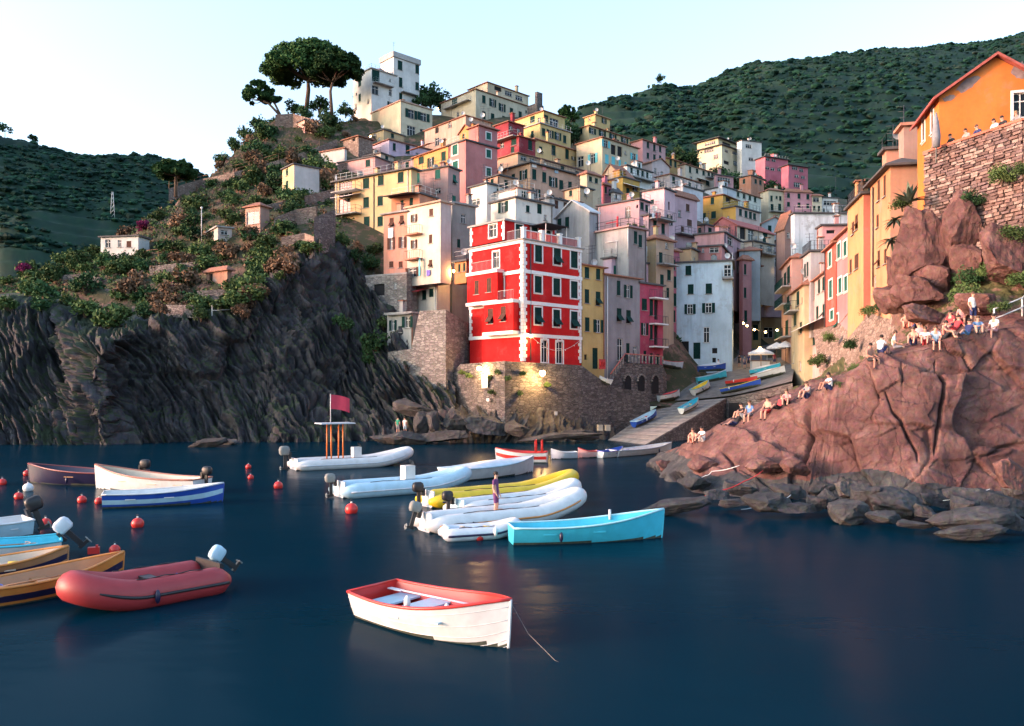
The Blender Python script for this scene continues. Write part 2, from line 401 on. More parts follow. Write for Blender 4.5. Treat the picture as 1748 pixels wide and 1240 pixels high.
edge = np.clip((0.95-vf)*6, 0, 1)*np.clip(vf*12, 0, 1)
disp = (4.2*(fbm(X*0.10, Y*0.10, ZZ*0.08, 4)-0.5) + 1.6*b3 + 1.25*b1 - .35*np.exp(-(e1/.12)**2) + .62*b2 - .12*np.exp(-(e2/.1)**2) + (s2-.3)*1.1*np.clip(am*2.2-.4, 0, 1.2)
        + 0.9*(fbm(X*0.8, Y*0.8, ZZ*0.6, 4, True)-0.6))*edge
a = a - nn*disp[..., None] if nn[150, 320, 1] > 0 else a + nn*disp[..., None]
put_sheet('cliff', a, M_ROCK_D)

# ---- hillside under the headland gardens and the town: thin-plate fit through surveyed points
HP = [P(*t) for t in [
 (-260,540,89),(-100,520,90),(0,520,92),(100,508,96),(200,548,89),(250,545,90),(330,545,91),(420,535,93),(470,485,96),(520,443,99),(575,436,105),(650,452,105),(700,545,100),
 (-200,500,102),(0,490,104),(100,470,106),(160,455,110),(220,462,105),(330,452,106),(400,430,108),(450,395,113),(530,370,116),
 (120,455,114),(200,420,122),(260,385,128),(330,380,124),(420,345,130),(520,330,134),(600,330,135),
 (230,395,130),(290,340,146),(340,335,146),(400,318,148),(480,300,150),(540,285,153),(600,262,158),
 (345,302,158),(400,255,168),(430,225,174),(465,200,180),(480,196,184),(540,210,186),(600,200,192),(660,190,202),
 (690,640,92),(750,600,94),(810,640,91),(880,640,92),(960,640,96),(1030,650,98),(1100,640,102),
 (700,470,108),(780,420,112),(850,400,112),(930,410,110),(1000,440,110),(1080,450,108),(1130,470,110),
 (620,300,150),(700,300,146),(780,340,136),(850,345,138),(930,360,132),(1020,370,130),(1100,400,122),
 (700,245,182),(760,255,172),(840,245,175),(900,265,165),(960,280,165),(1020,300,160),(1080,310,160),(1140,320,170),
 (780,200,200),(860,200,198),(920,200,198),(1000,250,185),(1060,255,185),(1110,290,185),(1200,320,190),
 (1180,400,140),(1250,410,145),(1240,370,165),(1300,380,175),(1340,372,195),(1400,375,195),(1430,380,190),
 (1230,300,262),(1300,310,258),(1350,335,255),(1290,345,225),(1380,350,235),(1200,320,230),(1150,320,215),
 (1160,630,112),(1210,632,110),(1260,625,112),(1300,612,122),(1320,604,128),
 (1300,440,190),(1400,450,140),(1420,440,120),(1345,620,110)]]
HP += [Z(1120,96,4.0),Z(1230,96,4.2),Z(1300,93,5.0),Z(1340,88,5.5),Z(1080,92,4.5),Z(1350,80,5.5)]
HP += [Z(1290,134,9),Z(1325,140,10),Z(1300,155,12),Z(1310,178,22),Z(-200,160,3),Z(0,150,5),Z(120,160,4),Z(200,190,3),Z(300,230,20),Z(430,250,38),Z(600,270,62),Z(800,250,78),Z(1000,250,76),Z(1200,320,85),Z(1400,320,80),Z(1600,280,70),Z(1500,200,50),Z(1480,140,26)]
A = np.array([tuple(p) for p in HP]); n_ = len(A)
def tps(r2): return 0.5*r2*np.log(r2+1e-9)
D2 = ((A[:, None, :2]-A[None, :, :2])**2).sum(-1)/1e4
K = np.zeros((n_+3, n_+3)); K[:n_, :n_] = tps(D2)+np.eye(n_)*0.0025; K[:n_, n_] = 1; K[:n_, n_+1:] = A[:, :2]/100; K[n_, :n_] = 1; K[n_+1:, :n_] = A[:, :2].T/100
wts = np.linalg.solve(K, np.concatenate([A[:, 2], [0, 0, 0]]))
def hz(x, y):
    q_ = np.stack([x.ravel(), y.ravel()], -1); o_ = np.empty(len(q_))
    for s_ in range(0, len(q_), 20000):
        qq = q_[s_:s_+20000]; d2 = ((qq[:, None, :]-A[None, :, :2])**2).sum(-1)/1e4
        o_[s_:s_+20000] = tps(d2)@wts[:n_]+wts[n_]+qq@wts[n_+1:]/100
    return o_.reshape(x.shape)
nv, nu = 330, 300
vv = np.linspace(0, 1, nv)[:, None]; uu = np.linspace(0, 1, nu)[None, :]
Yg = 84+vv**1.25*216 + uu*0; pxg = -280+uu*1810
# the front edge of the hillside follows the top of the cliff and the back of the quay
front = np.interp(pxg[0], [-280,-60,40,105,172,230,325,415,468,520,580,640,700,780,862,1000,1100,1240,1340,1530],
                          [92,93,93,93,87,87,90,92,95,98,104.5,101,97,92,87,93,95,96,84,84])
back = np.interp(pxg[0], [-280, 100, 250, 350, 450, 600], [122, 128, 165, 205, 245, 300])
Yg = front[None, :]+vv**1.25*(back-front)[None, :]
Xg = (pxg-CX)/FP*(60+0.62*Yg)*1.0
Xg = (pxg-CX)/FP*Yg
Zg = hz(Xg, Yg)
ter = (Zg/2.2+fbm(Xg*.05, Yg*.05, 0*Xg, 3)*2) % 1.0                     # garden terraces
left = np.clip((560-pxg)/120, 0, 1)+np.clip((740-pxg)/100, 0, 1)*np.clip((Yg-150)/20, 0, 1)*.9; left = np.clip(left, 0, 1)
Zg = Zg + (np.clip((ter-0.72)/0.28, 0, 1)-ter)*1.5*left + (fbm(Xg*0.25, Yg*0.25, 0*Xg, 4)-0.5)*1.6*left - 0.6
put_sheet('hillside', np.stack([Xg, Yg, Zg], -1), M_EARTH)

# ---- far hills
def hill(name, rows, nu, nv, amp, step):
    a, nn = sheet(rows, nu, nv)
    X, Y, ZZ = a[..., 0], a[..., 1], a[..., 2]
    ed = np.clip(np.linspace(0, 1, nv)*8, 0, 1)[:, None]
    a[..., 2] += ed*((fbm(X*0.012, Y*0.012, 0*X, 5)-0.5)*amp + (fbm(X*0.09, Y*0.09, 0*X, 3)-0.5)*3.0)
    t = (a[..., 2]/step+fbm(X*.01, Y*.01, 0*X, 2)*3) % 1.0
    a[..., 2] += (np.clip((t-.7)/.3, 0, 1)-t)*step*0.55
    put_sheet(name, a, M_HILL, bvh=True); return a
lc = [(-2600, [(420,0),(470,190),(560,340),(640,420),(760,360)]), (-1500, [(250,0),(300,150),(380,300),(470,400),(640,330)]),  # unseen left columns raised into a massif that shades the right hill
      (-720, [(290,0),(330,130),(400,270),(470,345),(640,280)]), (-250, [(300,0),(340,90),(400,180),(450,235),(600,170)]),
      (-90, [(300,0),(345,70),(400,130),(440,168),(580,110)]), (0, None), (60, None), (130, None), (200, None), (280, None), (345, None), (430, None), (560, None)]
ridge = {0: (228, 430), 60: (243, 432), 130: (262, 440), 200: (264, 450), 280: (272, 460), 345: (300, 470), 430: (350, 480), 560: (420, 500)}
cs = []
for px, c in lc:
    if c: cs.append([Z(px, d, z) for d, z in c])
    else:
        y, d = ridge[px]; t = P(px, y, d).z
        cs.append([Z(px, d-150, 0), Z(px, d-115, t*0.42), Z(px, d-55, t*0.76), Z(px, d, t), Z(px, d+140, t*0.6)])
hl = hill('hill_left', [[c[r] for c in cs] for r in range(5)], 420, 170, 13, 7.0)
rc = [(820,470,440,330,300),(960,205,430,330,300),(1060,168,455,330,300),(1130,152,480,325,295),(1200,154,520,320,290),(1280,130,560,325,290),(1380,117,600,330,290),(1480,110,650,340,290),
      (1560,100,680,350,290),(1680,88,700,370,300),(1748,70,720,380,300),(2050,-10,760,400,300),(2600,-80,800,420,300)]
cs = []
for px, y, d, y0, d0 in rc:
    zt, z0 = P(px, y, d).z, P(px, y0, d0).z
    if px == 820: zt = 120
    cs.append([Z(px, d0-60, z0-40), Z(px, d0, z0), Z(px, d0+(d-d0)*.4, z0+(zt-z0)*.50), Z(px, d0+(d-d0)*.75, z0+(zt-z0)*.84), Z(px, d, zt), Z(px, d+150, zt*0.75)])
hr = hill('hill_right', [[c[r] for c in cs] for r in range(6)], 420, 230, 15, 7.5)

ICO_V = None
def ico():
    t = (1+5**.5)/2; v = np.array([(-1,t,0),(1,t,0),(-1,-t,0),(1,-t,0),(0,-1,t),(0,1,t),(0,-1,-t),(0,1,-t),(t,0,-1),(t,0,1),(-t,0,-1),(-t,0,1)], float)/np.sqrt(1+t*t)
    f = np.array([(0,11,5),(0,5,1),(0,1,7),(0,7,10),(0,10,11),(1,5,9),(5,11,4),(11,10,2),(10,7,6),(7,1,8),(3,9,4),(3,4,2),(3,2,6),(3,6,8),(3,8,9),(4,9,5),(2,4,11),(6,2,10),(8,6,7),(9,8,1)])
    return v, f
IV, IF = ico()
def scatter_scrub(name, a, n, r0, r1, v0, v1, label, u0=0.0, u1=1.0, thr=.40):
    nv, nu = a.shape[:2]
    i = (v0+(v1-v0)*rng.random(n))*(nv-2); j = (u0+(u1-u0)*rng.random(n))*(nu-2)
    p = a[i.astype(int), j.astype(int)]+(rng.random((n, 3))-.5)*[3, 3, 0]
    keep = fbm(p[:, 0]*.02, p[:, 1]*.02, p[:, 2]*.02, 4) > thr
    p = p[keep]; n = len(p)
    r = r0+(r1-r0)*rng.random(n)**3
    k = 1+0.55*(rng.random((n, 12))-.5)
    v = IV[None]*k[..., None]*r[:, None, None]*np.array([1, 1, .62])+p[:, None, :]
    f = IF[None]+(np.arange(n)*12)[:, None, None]
    mi = np.repeat(rng.choice(3, n, p=[.62, .33, .05]), 20)
    me = mesh_np(name, v.reshape(-1, 3), f.reshape(-1, 3), M_FAR, mi, smooth=False)
    o = link(name, me); tag(o, label, 'shrubs', kind='stuff'); return o
M_FAR = [leaf_mat('far_scrub_dark', (0.003, 0.016, 0.012), (0.008, 0.030, 0.021), 0.05), leaf_mat('far_scrub_mid', (0.005, 0.027, 0.016), (0.014, 0.050, 0.028), 0.05), leaf_mat('far_scrub_dry', (0.014, 0.028, 0.020), (0.028, 0.038, 0.026), 0.05)]
scatter_scrub('scrub', hl, 17500, 0.45, 2.4, 0.0, 0.80, 'dark green scrub covering the far hill on the left', 0.30, 0.99, .34)
scatter_scrub('scrub', hl, 5500, 0.6, 2.6, 0.0, 0.30, 'dark green scrub on the lower slope of the left far hill', 0.36, 0.99, .30)
scatter_scrub('scrub', hr, 28000, 0.45, 2.6, 0.08, 0.86, 'dark green woodland covering the far ridge on the right', 0.02, 0.90, .33)

# ---- red rock and bank on the right shore
cols = [
 [Z(1085,55,-1.5), Z(1098,55.5,0), P(1108,792,56), P(1128,778,57.5), P(1138,775,59), Z(1150,61,0.0), Z(1152,64,-1), Z(1152,68,-1.5)],
 [Z(1180,41,-1.5), Z(1185,42,0), P(1190,800,44.5), P(1202,748,48), P(1215,738,50), Z(1226,53,1.2), Z(1230,58,-1), Z(1232,66,-1.5)],
 [Z(1285,38,-1.5), Z(1288,40,0.2), P(1290,770,42), P(1298,700,45), P(1310,688,48), Z(1318,54,2.8), Z(1325,60,3.4), Z(1330,70,4.6)],
 [Z(1355,37,-1.5), Z(1360,39,0.4), P(1365,745,41), P(1370,672,43), P(1382,664,45.5), P(1398,656,54), P(1405,652,62), P(1400,645,74)],
 [Z(1415,36,-1.5), Z(1415,38.4,0.5), P(1418,740,39.6), P(1428,655,40.5), P(1440,641,44), P(1446,640,53), P(1450,642,62), P(1445,560,76)],
 [Z(1500,35,-1.5), Z(1500,37.6,0.6), P(1500,720,38.6), P(1507,608,39.6), P(1512,598,42.5), P(1518,596,47), P(1522,580,53), P(1510,505,66)],
 [Z(1570,34,-1.5), Z(1570,37,0.6), P(1572,710,38), P(1578,592,39), P(1582,582,41.6), P(1582,535,45.6), P(1577,440,48.8), P(1560,380,56)],
 [Z(1640,34,-1.5), Z(1640,37.2,0.6), P(1640,700,38.0), P(1640,574,39.0), P(1644,566,41.4), P(1645,500,44.6), P(1640,408,47.6), P(1620,330,57)],
 [Z(1748,34,-1.5), Z(1748,37.2,0.6), P(1748,690,38), P(1748,566,39), P(1748,556,41), P(1748,480,43), P(1748,395,46.5), P(1740,300,54)],
 [Z(2050,34,-1.5), Z(2050,37,0.6), P(2050,690,38), P(2050,555,39), P(2050,545,41), P(2050,470,42), P(2050,385,43), P(2050,260,50)]]
rows = [[c[r] for c in cols] for r in range(8)]
NU, NV = 520, 390
a, nn = sheet(rows, NU, NV)
if nn[150, 300, 1] > 0: nn = -nn
base_r = a.copy()
X, Y, ZZ = a[..., 0], a[..., 1], a[..., 2]
vf = np.linspace(0, 7, NV)[:, None]; slab = np.clip((3.4-vf)*2, 0, 1)*np.clip((vf-0.3)*2, 0, 1); bank = np.clip((vf-3.6)*2, 0, 1)
blk, eg1 = fracture(X, Y, ZZ, 3.0, 3.4, 4, .7); blk2, eg2 = fracture(X, Y, ZZ, 1.7, .75, 9, .35)
disp = slab*(0.32*(fbm(X*0.3, Y*0.3, ZZ*0.3, 3)-.5)+0.62*blk-.08*np.exp(-(eg1/.03)**2)+.15*blk2-.02*np.exp(-(eg2/.03)**2)+0.14*(fbm(X*2, Y*2, ZZ*2, 4)-.5)+0.05*(fbm(X*.9, Y*.9, ZZ*.9, 3, True)-.6))
disp = disp + bank*(1.1*(fbm(X*.4, Y*.4, ZZ*.4, 4)-.5)+0.5*(fbm(X*1.3, Y*1.3, ZZ*1.3, 3, True)-.6))
def near_line(pl):                                   # distance of every point of the sheet to a polyline given in photo pixels
    sx = CX+FP*X/Y; sy = HY-FP*(ZZ-CZ)/Y; best = np.full(X.shape, 1e9); sb = np.zeros(X.shape); ns = len(pl)-1
    for k_, ((x0, y0), (x1, y1)) in enumerate(zip(pl[:-1], pl[1:])):
        dx, dy = x1-x0, y1-y0; t = np.clip(((sx-x0)*dx+(sy-y0)*dy)/(dx*dx+dy*dy), 0, 1)
        dn_ = np.hypot(sx-x0-t*dx, sy-y0-t*dy); sb = np.where(dn_ < best, (k_+t)/ns, sb); best = np.minimum(best, dn_)
    return best*Y/FP, np.sin(np.pi*np.clip(sb, .02, .98))**.6
wob = (fbm(X*1.5, Y*1.5, ZZ*1.5, 3)-.5)*0.25
sxp = CX+FP*X/Y + (HY-FP*(ZZ-CZ)/Y-740)*.16; fold = np.exp(-((sxp-1408)/26)**2)
disp = disp + slab*fold*(.42*(fbm(sxp*.11, 0*X, ZZ*.25, 3, True)-.55))
for pl, wd, dp in [([(1500,655),(1512,672),(1523,705),(1538,722),(1548,745),(1565,775),(1567,800)], .10, .7), ([(1598,600),(1600,640),(1610,655),(1603,700),(1598,745),(1590,790)], .12, .9),
                   ([(1537,605),(1540,650),(1538,700)], .05, .25), ([(1600,690),(1650,680),(1700,668),(1748,655)], .06, .3), ([(1645,792),(1690,775),(1720,762),(1760,756)], .10, .6),
                   ([(1440,720),(1480,722),(1530,712)], .05, .25), ([(1545,645),(1580,635),(1600,625)], .05, .25), ([(1384,690),(1380,740),(1362,812)], .20, .7), ([(1600,745),(1680,735),(1748,728)], .04, .2), ([(1230,770),(1250,790),(1262,815)], .10, .5), ([(1540,760),(1600,750)], .04, .2)]:
    dd, tp = near_line(pl); dd = dd+np.abs(wob)*.5; dd = dd+np.clip(fbm(X*1.1+dp*9, Y*1.1, ZZ*1.1, 3)-.42, 0, 1)*wd*3.2; disp = disp - slab*dp*.8*tp*np.exp(-(dd/(wd*.62*(.25+tp)))**2)
a = a + nn*disp[..., None]
mi = np.zeros((NV-1, NU-1), int); mi[:] = 0
vrow = np.linspace(0, 7, NV-1)[:, None]+0*np.linspace(0, 1, NU-1)[None]
nz = fbm(X*.35, Y*.35, ZZ*.35, 3)[:-1, :-1]
mi[(vrow+ (nz-.5)*1.5) > 4.2] = 1
low = ZZ[:-1, :-1]+(nz-.5)*2.0 < 0.95; mi[low & (vrow < 3)] = 2
put_sheet('shore_rock', a, [M_ROCK_R, M_BANK, M_ROCK_B], mi.ravel())
# ================================================================== BUILDINGS
CAM = Vector((0, 0, CZ))
MC = {}
def leaf_mesh(w, h, mat, fine):
    key = ('leaf', round(w, 2), round(h, 2), mat.name, fine)
    if key in MC: return MC[key]
    mb = MB(); mb.box((0, 0, 0), (w, 0.025, h), mat)
    fw = min(0.07, w*0.2)
    for x in (-w/2+fw/2, w/2-fw/2): mb.box((x, -0.022, 0), (fw, 0.02, h), mat)
    for z in (-h/2+fw/2, h/2-fw/2): mb.box((0, -0.022, z), (w-2*fw-0.004, 0.02, fw), mat)
    if fine:
        k = max(4, int(h/0.17)); st = (h-2*fw)/k
        for i in range(k):
            mb.box((0, -0.020, -h/2+fw+st*(i+.5)), (w-2*fw-.01, 0.012, st*0.62), mat, M=Matrix.Rotation(R(24), 3, 'X'))
    MC[key] = mb.mesh('shutter'); return MC[key]
def frame_mesh(w, h, kind, trim):
    key = ('frame', round(w, 2), round(h, 2), kind, trim.name if trim else '')
    if key in MC: return MC[key]
    mb = MB()
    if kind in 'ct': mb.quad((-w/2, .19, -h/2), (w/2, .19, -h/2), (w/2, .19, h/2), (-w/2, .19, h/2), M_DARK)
    if kind in 'pob':
        fm = M_WHITE; t = 0.055
        for x in ([-w/2+t/2, w/2-t/2, 0] if kind != 'b' else [-w/2+t/2, w/2-t/2]+[-w/2+w*i/max(2, round(w/0.8)) for i in range(1, max(2, round(w/0.8)))]): mb.box((x, .12, 0), (t, .05, h), fm)
        for z in (-h/2+t/2, h/2-t/2, h*0.17): mb.box((0, .122, z), (w, .04, t), fm)
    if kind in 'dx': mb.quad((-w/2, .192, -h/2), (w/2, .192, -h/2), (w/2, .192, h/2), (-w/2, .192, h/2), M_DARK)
    if trim:
        t = 0.15
        for x in (-w/2-t/2, w/2+t/2): mb.box((x, -.02, 0), (t, .06, h+2*t), trim)
        for z in ((-h/2-t/2, h/2+t/2) if kind != 'd' else (h/2+t/2,)): mb.box((0, -.021, z), (w-0.002, .058, t), trim)
    if kind not in 'dx': mb.box((0, -.05, -h/2-.035), (w+.22, .16, .06), trim or M_CONC)
    MC[key] = mb.mesh('window'); return MC[key]
def pane_mesh(w, h, mat):
    key = ('pane', round(w, 2), round(h, 2), mat.name)
    if key in MC: return MC[key]
    mb = MB(); mb.quad((-w/2, .145, -h/2), (w/2, .145, -h/2), (w/2, .145, h/2), (-w/2, .145, h/2), mat); MC[key] = mb.mesh('pane'); return MC[key]
N_WIN = [0]
def window(parent, loc, rz, w, h, kind, sh, trim, d, off=Vector((0, 0, 0))):
    w = round(w*20)/20; h = round(h*20)/20; fine = d < 125
    if w < 0.3: w = .3
    if h < 0.4: h = .4
    N_WIN[0] += 1
    o = link('door' if kind == 'd' else 'window', frame_mesh(w, h, kind, trim), parent, loc-WL[parent.name], rz)
    if kind == 'c':
        for s in (-1, 1): link('shutter', leaf_mesh(w/2-.01, h-.02, sh, fine), o, (s*w/4, .05, 0))
    elif kind == 't':
        hu = h*0.5
        for s in (-1, 1):
            link('shutter', leaf_mesh(w/2-.01, hu-.02, sh, fine), o, (s*w/4, .05, h/2-hu/2))
            q = link('shutter', leaf_mesh(w/2-.01, hu-.02, sh, fine), o, (s*w/4, .03-math.sin(R(38))*hu/2, h/2-hu-math.cos(R(38))*hu/2)); q.rotation_euler = (-R(38), 0, 0)
    elif kind == 'o':
        link('pane', pane_mesh(w, h, M_GLASS), o)
        for s in (-1, 1): link('shutter', leaf_mesh(w/2-.01, h-.02, sh, fine), o, (s*(w*0.75+.02), -.045, 0))
    elif kind in 'pb': link('pane', pane_mesh(w, h, M_GLASS if kind == 'p' else M_GLASS), o)
    elif kind == 'd':
        link('door_leaf', leaf_mesh(w-.02, h-.02, sh, fine), o, (0, .08, 0))
    return o
def facade(mb, O, b, Ln, z0, z1, holes, mat, depth=.2, rmat=None):
    ux, uy = math.cos(b), math.sin(b); nx, ny = math.sin(b), -math.cos(b)
    def pt(a, z, dep=0.0): return (O.x+ux*a-nx*dep, O.y+uy*a-ny*dep, z)
    xs = sorted(set([0.0, Ln]+[h[0] for h in holes]+[h[1] for h in holes])); zs = sorted(set([z0, z1]+[h[2] for h in holes]+[h[3] for h in holes]))
    for i in range(len(xs)-1):
        for j in range(len(zs)-1):
            xm, zm = (xs[i]+xs[i+1])/2, (zs[j]+zs[j+1])/2
            if any(h[0] < xm < h[1] and h[2] < zm < h[3] for h in holes): continue
            mb.quad(pt(xs[i], zs[j]), pt(xs[i+1], zs[j]), pt(xs[i+1], zs[j+1]), pt(xs[i], zs[j+1]), mat)
    rm = rmat or mat
    for a0, a1, q0, q1 in holes:
        mb.quad(pt(a0, q0), pt(a0, q0, depth), pt(a0, q1, depth), pt(a0, q1), rm); mb.quad(pt(a1, q0, depth), pt(a1, q0), pt(a1, q1), pt(a1, q1, depth), rm)
        mb.quad(pt(a0, q0), pt(a1, q0), pt(a1, q0, depth), pt(a0, q0, depth), rm); mb.quad(pt(a0, q1, depth), pt(a1, q1, depth), pt(a1, q1), pt(a0, q1), rm)
def px_on(O, b, px, py):
    n = Vector((math.sin(b), -math.cos(b), 0)); dr = P(px, py, 1.0)-CAM
    t = n.dot(O-CAM)/n.dot(dr); h = CAM+dr*t
    return (h-O).dot(Vector((math.cos(b), math.sin(b), 0))), h.z, h.y
def slots(wins, O, b, Ln, z0, z1, dw, dh):
    holes = []; recs = []
    for wi in wins:
        px, py = wi[0], wi[1]; kind = wi[2] if len(wi) > 2 and wi[2] else None
        a, z, dep = px_on(O, b, px, py)
        if len(wi) > 4:
            a0 = px_on(O, b, px-wi[3]/2, py)[0]; a1 = px_on(O, b, px+wi[3]/2, py)[0]; ww = abs(a1-a0); hh = wi[4]*dep/FP
        else: ww, hh = dw, dh
        ww = min(round(ww*20)/20, Ln-0.3); hh = round(hh*20)/20; ww = max(ww, .3); hh = max(hh, .4)
        a = min(max(a, ww/2+.15), Ln-ww/2-.15); z = min(max(z, z0+hh/2+.1), z1-hh/2-.12)
        h = (round(a-ww/2, 3), round(a+ww/2, 3), round(z-hh/2, 3), round(z+hh/2, 3))
        if any(not (h[1]+.08 < k[0] or h[0]-.08 > k[1] or h[3]+.08 < k[2] or h[2]-.08 > k[3]) for k in holes): continue
        if kind is None: kind = random.choices('cto', (5, 3, 2 if ww*1.0 < 1.3 else 1))[0]
        holes.append(h); recs.append((a, z, ww, hh, kind))
    return holes, recs
HOUSES = {}
NOAUTO = {'red', 'red_top', 'gableorange', 'quaywhite', 'ruin', 'ruin2', 'stonekeep', 'whiteslab', 'whiteledge', 'turret', 'weathered', 'concrete', 'yellownarrow', 'greyhouse', 'pinkred', 'tower', 'pinktower', 'pinktower2', 'longyellow', 'creamtower', 'salmontower', 'cream_top', 'greyroof'}
HIPS = {'bigbeige', 'stonepink', 'lavender', 'gold', 'yellow_top', 'maroon', 'maroon2', 'creamfar', 'orangefar', 'whiterow', 'salmonup', 'greyhouse', 'yellownarrow', 'mustard', 'creamrow', 'redrow', 'pinkrow', 'greenbalc', 'creamcorner', 'midwhite', 'pinkgrey', 'hl_brick', 'hl_garage', 'hl_shack', 'orangehouse', 'salmonend', 'pinknext', 'purple', 'lowterr', 'redalley', 'streetpink', 'streetyellow', 'creamend', 'yellow_low', 'beige_gable', 'attic', 'salmontower', 'gold_top', 'creamsmall', 'yellowrow', 'bluedome', 'pinktower2'}
def H(key, label, cx, yt, yb, d, xl, xr, col, wl=(), wr=(), ang=43, roof='flat', rise=1.4, trim=None, sh=None, name='house', win=(.95, 1.55), ext=6.0, colr=None, LL=None, LR=None, worn=.35, eave=.28, rmat=None, coll=None, thick=.2, base=None):
    if key.startswith('hl_'):                        # cottages stand on the fitted hillside
        ht = ray_px((cx+(xr or cx))/2, yb, ('hillside', 'cliff')); ext = 2.0
        if ht and abs(ht[0].y-d) < 30: d = ht[0].y-.6
    if key in HIPS and roof == 'flat': roof, rise, eave = 'hip', .5+.6*random.random(), max(eave, .35)
    a = R(ang); C = P(cx, yt, d); zt = C.z; zb = P(cx, yb, d).z; z0 = zb-ext
    uR = Vector((math.cos(a), math.sin(a), 0)); uL = Vector((-math.sin(a), math.cos(a), 0))
    def solve(px, u, dflt):
        if px is None: return dflt
        k = (px-CX)/FP; den = u.x-k*u.y
        t = (k*d-C.x)/den if abs(den) > 1e-4 else -1
        if t <= .2 or t > 40: print('HOUSE', key, 'bad length', round(t, 2)); t = dflt
        return t
    LL = LL or solve(xl, uL, 8.0); LR = LR or solve(xr, uR, 8.0)
    c0 = Vector((C.x, C.y, 0)); c1 = c0+uR*LR; c2 = c1+uL*LL; c3 = c0+uL*LL
    root = thing(name, label, 'house', ((c0.x+c2.x)/2, (c0.y+c2.y)/2, z0))
    sh = sh or M_GREEN; m1 = plaster(col, worn) if isinstance(col, tuple) else col
    m2 = (plaster(colr, worn) if isinstance(colr, tuple) else colr) if colr else m1
    fl = (c3.copy(), a-math.pi/2, LL); fr = (c0.copy(), a, LR)
    mb = MB(); recs = []
    for wins, (O, b, Ln), m in ((wl, fl, m1), (wr, fr, m2)):
        hs, rc = slots(wins, O, b, Ln, z0, zt, *win)
        if key not in NOAUTO and not key.startswith('hl_') and d < 200 and Ln > 2.2:
            side = wins is wr; nx_ = max(1, int(Ln/2.5)); gq = random.Random(key+str(side))
            for iz in range(3):
                for ixx in range(nx_):
                    if gq.random() > (.58 if side else .20): continue
                    a_ = (ixx+.5)/nx_*Ln+gq.uniform(-.2, .2); z_ = zt-1.6-iz*2.9+gq.uniform(-.15, .15); ww, hh = gq.choice(((.8, 1.3), (.7, 1.1), (.85, 1.5), (.55, .7)))
                    hq = (round(a_-ww/2, 3), round(a_+ww/2, 3), round(z_-hh/2, 3), round(z_+hh/2, 3))
                    if hq[0] < .25 or hq[1] > Ln-.25 or hq[2] < zb-.5 or any(not (hq[1]+.4 < k[0] or hq[0]-.4 > k[1] or hq[3]+.4 < k[2] or hq[2]-.4 > k[3]) for k in hs): continue
                    hs.append(hq); rc.append((a_, z_, ww, hh, gq.choice('ctopp')))
        facade(mb, O, b, Ln, z0, zt, hs, m)
        recs += [(O, b)+r for r in rc]
    def v(p, z): return (p.x, p.y, z)
    mb.quad(v(c1, z0), v(c2, z0), v(c2, zt), v(c1, zt), m1); mb.quad(v(c2, z0), v(c3, z0), v(c3, zt), v(c2, zt), m1)
    rm = rmat or (M_SLATE if roof == 'flat' else M_TILE); e = eave; rb = MB()
    mid = lambda p, q: (p+q)/2
    if roof in ('gL', 'gR'):
        if roof == 'gL': p, q, s, t_ = c3, c0, c1, c2; ax = uR; si = uL          # gable triangles over p-q and s-t
        else: p, q, s, t_ = c0, c1, c2, c3; ax = uL; si = -uR
        A0 = mid(p, q); A1 = mid(s, t_)
        mg = m1 if roof == 'gL' else m2
        mb.add([v(p, zt), v(q, zt), v(A0, zt+rise)], [(0, 1, 2)], mg); mb.add([v(s, zt), v(t_, zt), v(A1, zt+rise)], [(0, 1, 2)], m1)
        half = (p-q).length/2; dz = rise/half*e
        for base_p, base_s, sg in ((p, t_, 1), (q, s, -1)):
            o1 = base_p - ax*e + si*e*sg; o2 = base_s + ax*e + si*e*sg; r1 = A0-ax*e; r2 = A1+ax*e
            lo, hi = zt-dz+.02, zt+rise+.02
            pts = [v(o1, lo), v(o2, lo), v(r2, hi), v(r1, hi)]; pts2 = [(x, y, z+.16) for x, y, z in pts]
            if sg < 0: pts = pts[::-1]; pts2 = pts2[::-1]
            rb.hexa(pts, rm) if False else rb.hexa(pts+pts2, rm)
    elif roof == 'hip':
        o = [c0-uR*e-uL*e, c1+uR*e-uL*e, c2+uR*e+uL*e, c3-uR*e+uL*e]
        if LR >= LL: r1 = mid(c0, c3)+uR*LL*.5; r2 = mid(c1, c2)-uR*LL*.5
        else: r1 = mid(c0, c1)+uL*LR*.5; r2 = mid(c3, c2)-uL*LR*.5
        vs_ = [v(x, zt) for x in o]+[v(x, zt+.14) for x in o]+[v(r1, zt+rise), v(r2, zt+rise)]
        fs = [(3, 2, 1, 0), (0, 1, 5, 4), (1, 2, 6, 5), (2, 3, 7, 6), (3, 0, 4, 7)]
        fs += [(4, 5, 9, 8), (5, 6, 9), (6, 7, 8, 9), (7, 4, 8)] if LR >= LL else [(4, 5, 8), (5, 6, 9, 8), (6, 7, 9), (7, 4, 8, 9)]
        rb.add(vs_, fs, rm)
    else:
        o = [c0-uR*e-uL*e, c1+uR*e-uL*e, c2+uR*e+uL*e, c3-uR*e+uL*e]
        rb.hexa([v(x, zt) for x in o]+[v(x, zt+thick) for x in o], rm)
    wob = mb.build('wall', root); ro = rb.build('roof', root)
    for (O, b, aa, z, ww, hh, kind) in recs:
        loc = Vector((O.x+math.cos(b)*aa, O.y+math.sin(b)*aa, z))
        window(root, loc, b, ww, hh, kind, sh, trim, d)
    h = dict(root=root, L=fl, R=fr, zt=zt, z0=z0, d=d, m=m1, uL=uL, uR=uR, c=(c0, c1, c2, c3), roof=ro, top=zt+(thick if roof == 'flat' else rise))
    HOUSES[key] = h; return h
